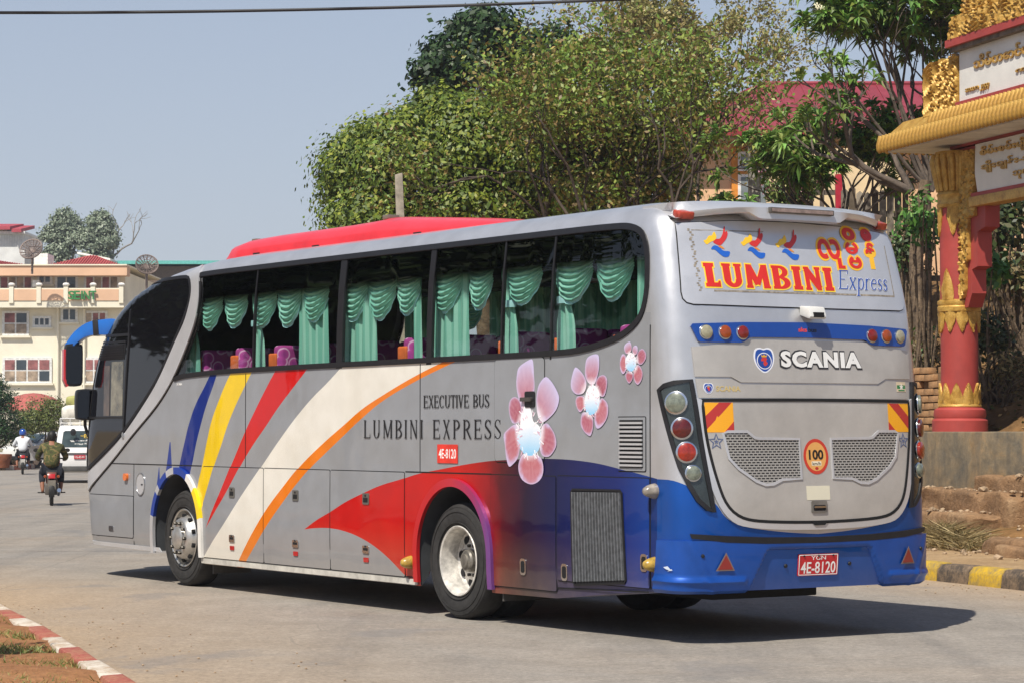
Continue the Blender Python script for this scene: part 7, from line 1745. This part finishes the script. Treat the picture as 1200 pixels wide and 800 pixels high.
for x0, x1, ya in ((61, 143, 297), (-60, 33, 303)):
    a, b, zt, ze = L(x0), L(x1), hz_(ya), hz_(311.5); m_ = (a+b)/2
    r_ = MB().add([(a, -1.2, ze), (b, -1.2, ze), (b, 5, ze), (a, 5, ze), (m_-.3, 2, zt), (m_+.3, 2, zt)], [(0, 1, 5, 4), (1, 2, 5), (2, 3, 4, 5), (3, 0, 4), (3, 2, 1, 0)]).build('roof', M_TILE, hotel)
    for k in range(26):
        x = a+(b-a)*(k+.5)/26; t = 1-abs(x-m_)/((b-a)/2); MB().tube([(x, -1.2, ze+.03), (x, -1.2+3.2*t, ze+.03+(zt-ze)*t)], .055, 4, False).build('tile_row', M_TILE, r_)
for ch, x in zip('SEINT', (87.5, 94, 100, 105.5, 113)):
    vs, fs = text_mesh2d(ch, 1, .02); w_ = .55 if ch != 'I' else .14; vs = fit2d(vs, 0, w_*.8, 0, .62); n = len(vs); E_ = {}
    for q in fs:
        for i in range(len(q)): E_[(q[i], q[(i+1) % len(q)])] = 1
    o = MB().add([(a, 0, b) for a, b in vs]+[(a, -.12, b) for a, b in vs], [tuple(i+n for i in q) for q in fs]+[(a, b, b+n, a+n) for (a, b) in E_ if (b, a) not in E_]).build('sign_letter', mat('sign_green', '#2f7d42', .5), hotel); o.location = (L(x)-w_*.4, -1.5, hz_(352)); o.scale = (1.0, 1, 1.0)
# satellite dishes of wire mesh
def dish(label, x, y, rpx, tilt, D=176):
    c = px2w(x, y, D); r = rpx*D/2926; root = empty('satellite_dish', (c.x, c.y, c.z-r*1.25), 0, label, 'satellite dish', 'satellite dishes on the roofs'); m_ = mat('dish_mesh', '#6d5f58', .6, .3); mm = Matrix.Translation((0, 0, r*1.25)) @ Matrix.Rotation(R(tilt), 4, 'Y') @ Matrix.Rotation(R(58), 4, 'X')
    mb = MB(); mb.M = mm
    for k in range(16):
        a = 6.283*k/16; mb.tube([(r*f*math.cos(a), r*f*math.sin(a), .34*r*f*f) for f in (.02, .3, .55, .8, 1)], .035, 4, False)
    for f in (.2, .35, .5, .65, .8, .9, 1): mb.tube([(r*f*math.cos(6.283*k/24), r*f*math.sin(6.283*k/24), .34*r*f*f) for k in range(25)], .022 if f < 1 else .05, 4, False)
    mb.build('bowl', m_, root, fix=False); mb = MB(); mb.M = mm
    for k in range(3): a = 6.283*k/3; mb.tube([(r*.8*math.cos(a), r*.8*math.sin(a), .22*r), (0, 0, r*.75)], .03, 4)
    mb.build('feed', m_, root); MB().tube([(0, 0, -.6), (0, 0, r*1.2)], .09, 6).build('mast', m_, root); return root
dish('large wire satellite dish on the hotel roof left of the red hip', 38, 294, 13.5, -18); dish('wire satellite dish just above the front of the coach roof', 172, 312, 13, 24, 168)
o = MB().box(0, L(52)-L(36), 0, 2.5, 0, .95).build('roof_tank', M_WFR, None); o.location = (hx(36), DH+1, hz_(311)); tag(o, 'white water tank block on the hotel roof under the dish', 'tank')
gb = empty('green_shed', (hx(52), 196, 0), 0, 'pale green shed roofline behind the hotel roof', 'building'); k_ = 196/2926
MB().box(0, 1.7, 0, 4, 10, px2w(52, 302, 196).z).build('wall', mat('green_render', '#7fb08e', .8), gb); MB().add([(-.4, -.5, px2w(52, 297.5, 196).z+.15), (2.2, -.5, px2w(52, 303, 196).z), (2.2, 4, px2w(52, 303, 196).z), (-.4, 4, px2w(52, 297.5, 196).z+.15), (-.4, -.5, px2w(52, 297.5, 196).z), (2.2, -.5, px2w(52, 303, 196).z-.15), (2.2, 4, px2w(52, 303, 196).z-.15), (-.4, 4, px2w(52, 297.5, 196).z)], [(0, 1, 2, 3), (7, 6, 5, 4), (0, 4, 5, 1), (1, 5, 6, 2), (2, 6, 7, 3), (3, 7, 4, 0)]).build('roof', M_WFR, gb)
tb = empty('teal_roofed_house', (px2w(134, 310, 200).x, 200, 0), 0, 'house with a thin teal roof behind the hotel corner', 'house'); MB().box(0, 9, 0, 6, 8, px2w(134, 312, 200).z).build('wall', mat('brown_render', '#6f5f52', .9), tb); MB().box(-.5, 9.6, -.8, 6.5, px2w(134, 310, 200).z, px2w(134, 306, 200).z).build('roof', mat('teal_sheet', '#5fb0a8', .6), tb)
wb = empty('white_villa', (px2w(-60, 303, 232).x, 232, 0), 0, 'tall white clad house with red roofs at the far upper left', 'house'); q = lambda x: px2w(x, 300, 232).x-px2w(-60, 300, 232).x; zz = lambda y: px2w(0, y, 232).z
MB().box(q(-60), q(29), 0, 9, 0, zz(273)).build('wall', mat('white_cladding', '#d5d6d4', .8, 0, .08, .8), wb); MB().box(q(-62), q(30), -.4, 9.4, zz(274), zz(271)).build('cornice', M_WFR, wb)
for k in range(30): MB().box(q(-60)+k*.24, q(-60)+k*.24+.05, -.05, 0, zz(288), zz(275)).build('cladding_rib', M_WFR, wb)
for x0, x1, y0, y1 in ((-60, 18, 266, 258), (16, 31, 269, 260)):
    MB().add([(q(x0), -1, zz(y0)), (q(x1)-.3, -1, zz(y0)), (q(x1), 4, zz(y1)), (q(x0), 4, zz(y1)), (q(x0), -1, zz(y0)-.3), (q(x1)-.3, -1, zz(y0)-.3), (q(x1), 4, zz(y1)-.3), (q(x0), 4, zz(y1)-.3)], [(0, 1, 2, 3), (7, 6, 5, 4), (0, 4, 5, 1), (1, 5, 6, 2), (2, 6, 7, 3), (3, 7, 4, 0)]).build('roof', mat('red_sheet_far', '#a8404a', .7), wb); MB().box(q(x0)+.3, q(x1)-.8, .0, 3.4, zz(272), zz(y0)).build('attic_wall', M_CREAM, wb)
EUC = ['#7c8a72', '#8a967e', '#6f7d66', '#98a28c']  # greens lightened to put distance haze into the leaf colour
leafy_tree('eucalyptus_tree', 'taller grey-green gum tree behind the hotel, left of the pair', 'tree', (px2w(75, 300, 228).x, 228, 2), EP([(78, 262, 17, 18, 3900, 0), (65, 280, 17, 17, 3600, 0), (90, 280, 14, 20, 3300, 0), (70, 300, 20, 16, 3000, 0)], 228), 61, .30, EUC, .35, 'gum trees behind the hotel', shell=.35)
leafy_tree('eucalyptus_tree', 'grey-green gum tree behind the hotel, right of the pair', 'tree', (px2w(115, 300, 226).x, 226, 2), EP([(118, 265, 15, 17, 3600, 0), (108, 282, 15, 18, 3300, 0), (126, 285, 13, 18, 3000, 0), (115, 302, 20, 14, 2550, 0)], 226), 62, .30, EUC, .35, 'gum trees behind the hotel', shell=.35)
twig_tree('bare_sapling', 'leafless sapling with thin twigs right of the gum trees', px2w(132, 300, 226), [((.4, 0, 1), 2.2), ((.9, 0, .5), 2.2)], 2.2, .10, 3, 63, 0, .1, EUC, mat('grey_twigs', '#8a8680', .9), .5, .1)
# ---- far side of the junction: planted island, shrubs, wall
isl = MB(); vs = [(-40, 96), (-26, 97.5), (-21.2, 98.8), (-19.9, 101), (-20.2, 106), (-22.5, 116), (-30, 122), (-60, 122)]
isl.prism(vs, -.02, .10, 'z'); tag(isl.build('island', earth_mat('island_turf', '#6f6a3a', '#857a48', '#9a8a58', .5)), kind='structure')
ik = [(-30, 97.0), (-26, 97.4), (-21.3, 98.6), (-20.2, 99.6), (-19.75, 101), (-19.9, 104), (-20.3, 107.5)]
kerb_line(ik, 1.0, [(-.2, -.06), (-.2, .2), (.0, .2), (.03, -.06)], [WHT, REDK], 'island_kerb', '', '', None)
c = px2w(-6, 470, 101)
leafy_tree('conifer', 'dark green conifer at the left edge of the picture', 'tree', (c.x, c.y, .08), [(c.x-.1, c.y, 1.9, 1.2, 1.1, .8, 3600), (c.x-.2, c.y, 2.7, .95, .9, .8, 3000), (c.x-.25, c.y, 3.4, .6, .6, .6, 1600), (c.x-.05, c.y-.1, 1.3, 1.15, 1.0, .5, 2400)], 71, .16, ['#24401e', '#2c4a22', '#1d361a', '#3a5a2c'], .12, aspect=.3, shell=.55)
c = px2w(50, 490, 104)
leafy_tree('olive_tree', 'round olive-green small tree behind the two motorcyclists', 'tree', (c.x, c.y, .08), [(c.x-.2, c.y, 2.05, .95, .8, .75, 2600), (c.x+.5, c.y, 2.3, .7, .6, .65, 1500), (c.x+.1, c.y, 1.6, .9, .7, .5, 1500)], 72, .13, ['#5d6a34', '#6f7a40', '#4c5a2a', '#7c8448'], .08, aspect=.35, shell=.4)
o = MB().box(-5.0, 1.6, 0, .25, 0, .95).build('boundary_wall', mat('white_wash', '#d9d6cc', .9, 0, .08, .8), None); c = px2w(12, 540, 119); o.location = (c.x, 119, 0); tag(o, 'low white boundary wall beyond the conifer', 'wall')
o = MB().box(-2.2, 2.2, 0, 3, 0, 1.7).box(-2.5, 2.5, -.4, 3.4, 1.7, 1.82).build('roadside_hut', mat('grey_wash', '#a8a092', .9, 0, .15, .8), None); c = px2w(45, 520, 124); o.location = (c.x, 124, 0); tag(o, 'small grey hut behind the olive-green tree', 'hut')
rd_ = empty('red_canopy_house', (px2w(35, 470, 140).x, 140, 0), 0, 'low building with a rounded red roof between the conifer and the olive tree', 'building'); z1 = px2w(35, 480, 140).z
MB().box(-1.6, 1.6, 0, 3, 0, z1).build('wall', M_CREAM, rd_); MB().lathe([(1.75, z1), (1.55, z1+.45), (1.1, z1+.78), (.5, z1+.95), (.001, z1+1.0)], 20, 'z', (0, 1.0, 0)).build('roof', mat('faded_red_roof', '#a85a52', .85, 0, .12, 2), rd_, smooth=40)
o = MB().lathe([(.30, 0), (.34, .25), (.42, .5), (.40, .55)], 16).build('clay_planter', mat('terracotta', '#7d4a30', .9, 0, .15), None, smooth=40); c = px2w(2, 535, 99.5); o.location = (c.x, 99.5, .1); tag(o, 'brown planter under the conifer at the left edge', 'planter')
# ------------------------------------------------------------------ people and vehicles on the road
def skin_mesh(name, V, E, m_, parent, sub=2, root=0):
    """body grown over a skeleton: V = [(x,y,z,radius or (rx,ry))], E = joints"""
    me = bpy.data.meshes.new(name); me.from_pydata([v[:3] for v in V], E, []); o = bpy.data.objects.new(name, me); COL.objects.link(o)
    o.modifiers.new('s', 'SKIN').use_smooth_shade = True; o.modifiers.new('u', 'SUBSURF').levels = sub
    for i, v in enumerate(V): r_ = v[3] if isinstance(v[3], tuple) else (v[3], v[3]); me.skin_vertices[0].data[i].radius = r_; me.skin_vertices[0].data[i].use_root = (i == root)
    dg = bpy.context.evaluated_depsgraph_get(); out = bpy.data.meshes.new_from_object(o.evaluated_get(dg)); bpy.data.objects.remove(o); out.polygons.foreach_set('use_smooth', [True]*len(out.polygons))
    return link(name, out, m_, parent)
def camo():
    m, t, p = new_mat('camouflage_cloth'); co = t.objco(); a = t.noise(7, 2, .5, co, 1.2); b = t.noise(9, 2, .5, t.math('ADD', 0, 0) if False else co, 2.5)
    c = t.ramp(a, [(.0, lin('#3a3a22')), (.42, lin('#3a3a22')), (.43, lin('#4a4e28')), (.53, lin('#4a4e28')), (.54, lin('#756640')), (.64, lin('#2a2a1c'))], 'CONSTANT'); t.put(p.inputs['Base Color'], c); p.inputs['Roughness'].default_value = .9; return m
M_SKIN = mat('skin', '#8a5a42', .6, 0, .05); M_HAIR = mat('black_hair', '#15120f', .6, 0, .2, 40)
def rider(label, loc, rz, torso_m, trouser_m, helmet=None, lean=.10, s=1.0):
    root = empty('person', loc, rz, label, 'person')
    sk = MB
    # local: +y forward, seat height .76
    hip = (0, -.10, .80); ch_ = (0, -.10+lean, 1.12); sh = (0, -.05+lean, 1.30); nk = (0, -.02+lean, 1.40); hd = (0, .02+lean, 1.50)
    V = [hip+((.15, .12),), ch_+((.16, .11),), sh+((.13, .09),), nk+(.05,), (0, .01+lean, 1.455, .075), (0, .02+lean, 1.545, .08)]; E = [(0, 1), (1, 2), (2, 3), (3, 4), (4, 5)]
    def limb(par, pts):
        last = par
        for q in pts: V.append(q); E.append((last, len(V)-1)); last = len(V)-1
    for sx in (-1, 1):
        limb(2, [(sx*.19, -.05+lean, 1.27, .062), (sx*.30, .06+lean, 1.05, .048), (sx*.27, .30+lean, .99, .036), (sx*.26, .37+lean, .985, .03), (sx*.26, .42+lean, .98, .026)])
        limb(0, [(sx*.12, -.02, .78, .09), (sx*.20, .32, .72, .065), (sx*.20, .16, .40, .05), (sx*.19, .10, .30, .034), (sx*.20, .20, .275, .03), (sx*.21, .27, .27, .022)])
    skin_mesh('body', V, E, M_SKIN, root)
    # shirt: torso and sleeves, a little larger than the body
    V2 = [(0, -.12, .78, (.185, .15)), (0, -.12+lean, 1.08, (.195, .145)), (0, -.06+lean, 1.29, (.15, .11)), (0, -.02+lean, 1.37, .07)]; E2 = [(0, 1), (1, 2), (2, 3)]
    for sx in (-1, 1):
        b = len(V2); V2 += [(sx*.20, -.06+lean, 1.265, .088), (sx*.315, .05+lean, 1.05, .070), (sx*.275, .28+lean, .995, .052)]; E2 += [(2, b), (b, b+1), (b+1, b+2)]
    skin_mesh('jacket', V2, E2, torso_m, root)
    V3 = [(0, -.08, .80, (.17, .14))]; E3 = []
    for sx in (-1, 1):
        b = len(V3); V3 += [(sx*.12, .0, .785, .11), (sx*.205, .33, .725, .085), (sx*.205, .18, .46, .07)]; E3 += [(0, b), (b, b+1), (b+1, b+2)]
    skin_mesh('trousers', V3, E3, trouser_m, root)
    if helmet is None:
        hb = MB().lathe([(.001, 1.63), (.05, 1.622), (.09, 1.58), (.104, 1.53), (.10, 1.47), (.085, 1.43), (.07, 1.41)], 18, 'z', (0, -.012+lean, 0), sc=(.95, 1.08)).build('hair', M_HAIR, root, smooth=60)
        for sx in (-1, 1): MB().lathe([(.001, .02), (.02, .012), (.022, 0), (.015, -.01)], 8, 'x', (sx*.09, .03+lean, 1.50)).build('ear', M_SKIN, root, smooth=60)
    else:
        MB().lathe([(.001, 1.66), (.07, 1.65), (.12, 1.60), (.14, 1.53), (.138, 1.47), (.13, 1.43), (.118, 1.425)], 22, 'z', (0, .02+lean, 0), sc=(.92, 1.08)).build('helmet', helmet, root, smooth=60)
    return root
def motorcycle(label, loc, rz, body_c, plate_c, shirt=False):
    root = empty('motorcycle', loc, rz, label, 'motorcycle'); mb_ = mat('bike_'+body_c.strip('#'), body_c, .35, .1, .05, coat=.5); dk = mat('bike_black', '#1c1b1a', .6)
    for y in (-.60, .62):
        w_ = MB().lathe([(.20, -.03), (.215, -.018), (.215, .018), (.20, .03), (.19, .0)], 28, 'x', (0, y, .29), close=True).build('wheel', M_CHROME, root, smooth=40)
        MB().lathe([(.215, -.035), (.26, -.042), (.288, -.025), (.292, 0), (.288, .025), (.26, .042), (.215, .035)], 32, 'x', (0, y, .29), close=True).build('tyre', M_TYRE, w_, smooth=40)
        MB().lathe([(.05, -.06), (.05, .06)], 12, 'x', (0, y, .29)).build('hub', dk, w_)
        for k in range(12):
            a = 6.283*k/12; MB().tube([(0, y+.04*math.cos(a), .29+.04*math.sin(a)), (0, y+.2*math.cos(a+.2), .29+.2*math.sin(a+.2))], .005, 4).build('spoke', M_CHROME, w_)
    arcp = lambda r, a0, a1, y: [(0, y+r*math.cos(R(a0+(a1-a0)*k/10)), .29+r*math.sin(R(a0+(a1-a0)*k/10))) for k in range(11)]
    def fender(y, a0, a1, m_):
        vs = []; P = arcp(.335, a0, a1, y)
        for p in P: vs += [(-.06, p[1], p[2]-.02), (-.03, p[1], p[2]+.015), (.03, p[1], p[2]+.015), (.06, p[1], p[2]-.02)]
        MB().add(vs, [(4*i+k, 4*i+k+1, 4*i+5+k, 4*i+4+k) for i in range(10) for k in range(3)]).build('fender', m_, root, smooth=60, fix=False)
    fender(-.60, 195, 70, dk); fender(.62, 150, 40, mb_)
    MB().prism([(-.80, .70), (-.70, .78), (-.2, .76), (.10, .72), (.12, .66), (-.3, .66)], -.12, .12, 'x').build('seat', dk, root, bevel=.04)
    MB().prism([(-.86, .66), (-.80, .74), (-.4, .68), (-.1, .62), (-.05, .45), (-.35, .50), (-.6, .58)], -.10, .10, 'x').build('tail_cowl', mb_, root, bevel=.03)
    MB().box(-.15, .15, -.16, .22, .22, .48).build('engine', mat('engine_grey', '#6a6560', .5, .5), root, bevel=.05)
    MB().prism([(.15, .45), (.30, .95), (.42, 1.0), (.46, .85), (.36, .40)], -.13, .13, 'x').build('leg_shield', mb_, root, bevel=.04)
    MB().tube([(0, .62, .29), (0, .50, .62), (0, .40, .95)], .035, 8).build('fork', M_CHROME, root)
    MB().tube([(-.34, .28, 1.0), (-.2, .36, 1.02), (0, .39, 1.0), (.2, .36, 1.02), (.34, .28, 1.0)], .016, 8).build('handlebar', dk, root)
    for sx in (-1, 1):
        m_ = MB().tube([(sx*.26, .33, 1.02), (sx*.33, .30, 1.17)], .006, 5).build('mirror_stalk', dk, root); MB().lathe([(.001, -.012), (.05, -.01), (.055, 0), (.001, .012)], 14, 'y', (sx*.34, .30, 1.20), sc=(.8, 1.1)).build('mirror', dk, m_, smooth=50)
        MB().tube([(sx*.10, .12, .27), (sx*.30, .14, .27)], .014, 6).build('foot_peg', dk, root)
        MB().lathe([(.001, -.03), (.03, -.02), (.035, .0), (.001, .03)], 12, 'y', (sx*.14, -.86, .64)).build('indicator', M_AMB, root, smooth=50)
    MB().tube([(.13, .05, .25), (.15, -.25, .24), (.16, -.75, .34)], [.025, .04, .045], 10).build('exhaust', M_CHROME, root, smooth=50)
    MB().prism([(-.90, .60), (-.86, .70), (-.80, .70), (-.80, .58)], -.075, .075, 'x').build('tail_light', mat('bike_red_lens', '#a81c1c', .25, 0, .1, coat=.6), root, bevel=.015)
    MB().obox((0, -.90, .46), (1, 0, 0), (0, 1, .25), (0, -.25, 1), .085, .006, .10).build('number_plate', mat('bike_plate_'+plate_c.strip('#'), plate_c, .6, 0, .15), root); return root
r1 = (-10.13, 55.0, 0); a1 = .185
motorcycle('small worn motorcycle under the rider in camouflage', r1, a1, '#6a4034', '#8a847a'); rider('rider in a camouflage jacket with dark hair, seen from behind', r1, a1, camo(), mat('dark_denim', '#20242e', .9), None, .08)
r2 = (-17.88, 91.3, 0); a2 = .20
motorcycle('motorcycle with a red tail light under the rider in white', r2, a2, '#2a2c30', '#d0cdc6'); rider('rider in a white shirt and blue helmet, seen from behind', r2, a2, mat('white_shirt', '#d3d6da', .85, 0, .05), mat('black_trousers', '#191a20', .9), mat('blue_helmet', '#1d4a9c', .25, 0, .05, coat=.7), .10)
# white van with loaded roof rack
VN = Vector((-13.25, 76.6, 0)); va = .16
van = empty('white_van', VN, va, 'white van with luggage on its roof, half hidden by the front of the coach', 'van'); M_VW = mat('van_white', '#dcdcda', .35, 0, .04, 2, coat=.5)
def van_shell():
    prof = [(-.02, .32), (-.05, .55), (-.04, .95), (.02, 1.05), (.22, 1.62), (.34, 1.74), (.6, 1.79), (2.6, 1.78), (2.9, 1.70), (3.5, 1.05), (3.85, .92), (3.95, .6), (3.9, .32)]; wz = [(.3, .70), (.6, .735), (1.0, .735), (1.6, .66), (1.74, .62), (1.8, .56)]; vs = []; n = len(prof)
    for f in (-1, -.93, 0, .93, 1):
        for y, z in prof: vs.append((interp(wz, z)*(f if abs(f) < 1 else f), y if abs(f) < 1 else y+.04*(1 if y < 1 else -1), z if abs(f) < 1 else z-.02))
    fs = [(k*n+i, k*n+(i+1) % n, (k+1)*n+(i+1) % n, (k+1)*n+i) for k in range(4) for i in range(n)]+[tuple(range(n)), tuple(range(5*n-1, 4*n-1, -1))]
    return MB().add(vs, fs).build('body', M_VW, van, smooth=35)
van_shell()
def on_tail(pts, off=.012): return [(x, interp([(.32, -.02), (.55, -.05), (.95, -.04), (1.05, .02), (1.62, .22), (1.74, .34)], z)-off, z) for x, z in pts]
def tail_patch(name, P, m_, off=.012, par=None): n = len(P); o_ = on_tail(P, off); i_ = on_tail(P, -.01); return MB().add(o_+i_, [tuple(range(n)), tuple(range(2*n-1, n-1, -1))]+[(k, (k+1) % n, (k+1) % n+n, k+n) for k in range(n)]).build(name, m_, par or van)
tail_patch('rear_window', [(-.56, 1.10), (.56, 1.10), (.50, 1.56), (.44, 1.60), (-.44, 1.60), (-.50, 1.56)], mat('van_glass', '#3d4a4c', .08, 0, .2, 3))
for body_, x0, x1, z0, z1, m_ in (('\u101b\u103d\u103e\u1031\u1005\u1004\u103a', -.30, .30, 1.26, 1.33, M_WFR), ('\u1011\u103d\u1014\u103a\u1038', -.16, .34, 1.17, 1.23, M_WFR), ('\u1019\u103c\u1014\u103a\u1019\u102c', .02, .4, 1.38, 1.50, mat('yellow_ink', '#d9b52a', .5))):
    vs, fs = text_mesh2d(body_, 1, .02); vs = fit2d(vs, x0, x1, z0, z1); MB().add(on_tail(vs, .020), fs).build('window_lettering', m_, van, fix=False)
tail_patch('number_plate', [(-.17, .74), (.17, .74), (.17, .86), (-.17, .86)], mat('van_plate', '#b02030', .5, 0, .1), .03); vs, fs = text_mesh2d('1G-8544', 1); MB().add(on_tail(fit2d(vs, -.14, .14, .765, .835), .034), fs).build('plate_text', M_WFR, van, fix=False)
tail_patch('garnish', [(-.42, .89), (.42, .89), (.42, .92), (-.42, .92)], M_DARKP, .03); MB().box(-.72, .72, -.14, .05, .36, .52).build('bumper', mat('van_bumper', '#4a4a48', .7), van, bevel=.03)
for sx in (-1, 1):
    tail_patch('tail_light', [(sx*.60, .62), (sx*.70, .62), (sx*.70, .98), (sx*.60, .98)], M_REDL, .02)
    for y in (.62, 3.1):
        w_ = MB().lathe([(.17, -.06*sx), (.18, .06*sx), (.001, .05*sx)], 18, 'x', (sx*.62, y, .29)).build('wheel', M_RIM, van, smooth=40); MB().lathe([(.17, -.09), (.27, -.09), (.29, -.05), (.29, .05), (.27, .08), (.17, .08)], 24, 'x', (sx*.62, y, .29), close=True).build('tyre', M_TYRE, w_, smooth=40)
    MB().add([(sx*x_, y, z) for x_, y, z in ((.672, .5, 1.12), (.672, 2.9, 1.12), (.645, 2.75, 1.55), (.645, .62, 1.55))], [(0, 1, 2, 3)]).build('side_window', MATS['van_glass'], van, fix=False)
MB().tube([(-.16, .10, 1.56), (-.20, -.02, 1.64)], .012, 5).build('wiper_mirror_arm', M_DARKP, van); MB().lathe([(.001, .03), (.10, .02), (.11, 0), (.001, -.03)], 14, 'y', (-.20, -.04, 1.56), sc=(1, .8)).build('rear_mirror', M_DARKP, van, smooth=50)
rk_ = MB()
for z in (1.84, 1.98): rk_.tube([(-.60, .4, z), (.60, .4, z), (.62, 2.8, z), (-.62, 2.8, z), (-.60, .4, z)], .016, 5)
for x in (-.6, -.3, 0, .3, .6): rk_.tube([(x, .4, 1.72), (x, .4, 1.98)], .014, 5); rk_.tube([(x, .4, 1.84), (x, 2.8, 1.84)], .012, 5); rk_.tube([(x, 2.8, 1.76), (x, 2.8, 1.98)], .014, 5)
rk_.build('roof_rack', M_VW, van)
def bundle(label, lx, ly, lz, rx, ry, rz_, m_, seed):
    rnd = random.Random(seed); b = bmesh.new(); bmesh.ops.create_icosphere(b, subdivisions=3, radius=1)
    ph = [rnd.uniform(0, 6) for _ in range(6)]
    for v in b.verts:
        d = v.co.normalized(); k = 1+.05*math.sin(5*d.x+ph[0])*math.sin(4*d.z+ph[1])+.04*math.sin(9*d.y+ph[2]); sq = lambda t: math.copysign(abs(t)**.6, t); v.co = Vector((sq(d.x)*rx*k, sq(d.y)*ry*k, max(-rz_*.9, sq(d.z)*rz_*k)))
    me = bpy.data.meshes.new('luggage_bundle'); b.to_mesh(me); b.free(); me.polygons.foreach_set('use_smooth', [True]*len(me.polygons)); o = link('luggage_bundle', me, m_); p = Matrix.Translation(VN) @ Matrix.Rotation(va, 4, 'Z') @ Vector((lx, ly, lz)); o.location = p; o.rotation_euler = (0, 0, va); return tag(o, label, 'luggage', 'luggage on the roof of the van')
bundle('white cloth bundle at the back of the van roof', -.22, .85, 2.12, .36, .45, .28, mat('white_sack', '#cfcbc0', .9, 0, .1, 4, bump=.5, bscale=9), 1); bundle('white bundle behind the front of the coach on the van roof', .38, .9, 2.10, .30, .4, .26, MATS['white_sack'], 2); bundle('yellow-green sack topping the load on the van roof', -.02, .95, 2.52, .42, .35, .17, mat('green_sack', '#a8a866', .9, 0, .1, 4, bump=.5, bscale=9), 3)
# white car beyond the second rider
cr_ = empty('white_car', (px2w(56, 538, 106).x, 106, 0), R(52), 'white estate car partly hidden behind the rider in camouflage', 'car')
def car():
    P = [(-2.0, .35), (-2.05, .7), (-1.95, .92), (-1.2, 1.0), (-.55, 1.42), (.2, 1.50), (1.5, 1.46), (1.95, 1.05), (2.05, .7), (2.0, .35)]; n = len(P); vs = []
    for f in (-1, -.9, .9, 1):
        for x, z in P: w_ = .80 if z < 1.02 else .66; vs.append((x*(1 if abs(f) < 1 else .985), f*w_, z-(.02 if abs(f) == 1 else 0)))
    MB().add(vs, [(k*n+i, k*n+(i+1) % n, (k+1)*n+(i+1) % n, (k+1)*n+i) for k in range(3) for i in range(n)]+[tuple(range(n)), tuple(range(4*n-1, 3*n-1, -1))]).build('body', M_VW, cr_, smooth=35)
    g_ = MATS['van_glass']
    MB().add([(-1.14, -.62, 1.06), (-1.14, .62, 1.06), (-.57, .55, 1.42), (-.57, -.55, 1.42)], [(0, 1, 2, 3)]).build('windscreen', g_, cr_, fix=False).location = (-.02, 0, .015)
    for sy in (-1, 1):
        for x0, x1 in ((-.75, .05), (.12, .85), (.92, 1.55)): MB().add([(x0, sy*.80, 1.06), (x1, sy*.80, 1.06), (min(x1, 1.45), sy*.675, 1.40), (max(x0, -.48), sy*.675, 1.40)], [(0, 1, 2, 3)]).build('side_window', g_, cr_, fix=False)
        for x in (-1.3, 1.3):
            w_ = MB().lathe([(.18, -.05*sy), (.19, .06*sy), (.001, .05*sy)], 16, 'y', (x, sy*.70, .32)).build('wheel', M_RIM, cr_, smooth=40); MB().lathe([(.18, -.09), (.29, -.09), (.32, -.05), (.32, .05), (.29, .09), (.18, .09)], 22, 'y', (x, sy*.70, .32), close=True).build('tyre', M_TYRE, w_, smooth=40)
        MB().box(-2.06, -1.96, sy*.62-.12, sy*.62+.12, .68, .82).build('headlight', M_WHL, cr_, bevel=.02)
    MB().add([(1.62, -.58, 1.40), (1.62, .58, 1.40), (1.94, .62, 1.10), (1.94, -.62, 1.10)], [(0, 1, 2, 3)]).build('rear_window', g_, cr_, fix=False).location = (.03, 0, .02)
    MB().box(-2.1, -1.98, -.7, .7, .35, .52).build('bumper', M_DARKP, cr_, bevel=.03)
car()
# roadside trees left of the picture: they shade the verge and show in the coach's glass
for i, (x, y, h, r_) in enumerate(((-15.5, 31, 10.5, 3.3), (-20, 36.5, 11.5, 3.8), (-22, 27, 8.0, 2.8), (-30, 40, 11, 4.2))):
    leafy_tree('roadside_tree', ['broad green roadside tree left of the road, outside the picture', 'tall green roadside tree farther back, outside the picture', 'small roadside tree nearest the junction, outside the picture', 'largest roadside tree at the back, outside the picture'][i], 'tree', (x, y, 0), [(x, y, h*.62, r_, r_, h*.42, 7000), (x+r_*.6, y-.5, h*.45, r_*.7, r_*.7, h*.3, 4000), (x-r_*.6, y+.5, h*.48, r_*.7, r_*.7, h*.3, 4000)], 80+i, .42, ['#3a5226', '#45602c', '#2f4620', '#556a34'], .22, 'roadside trees outside the picture', shell=.4)
leafy_tree('verge_tree', 'small verge tree whose shade falls on the verge, outside the picture', 'tree', (-6.9, 14.6, .05), [(-5.15, 16.0, 3.1, .6, .6, .3, 900), (-5.9, 15.4, 3.2, .7, .6, .35, 900)], 91, .14, ['#3a5226', '#45602c', '#2f4620'], .06)
# ------------------------------------------------------------------ dry-season haze: one even box of pale air round everything
def haze():
    m = bpy.data.materials.new('haze_air'); m.use_nodes = True; n = m.node_tree; n.nodes.remove(n.nodes['Principled BSDF'])
    v = n.nodes.new('ShaderNodeVolumePrincipled'); v.inputs['Color'].default_value = (.86, .90, 1, 1); v.inputs['Density'].default_value = .0004; v.inputs['Anisotropy'].default_value = .2
    n.links.new(v.outputs[0], n.nodes['Material Output'].inputs['Volume'])
    o = MB().box(-130, 130, -40, 330, -1.2, 26).build('haze', m, None); tag(o, 'thin pale dry-season haze in the air', 'haze', kind='stuff')
haze()
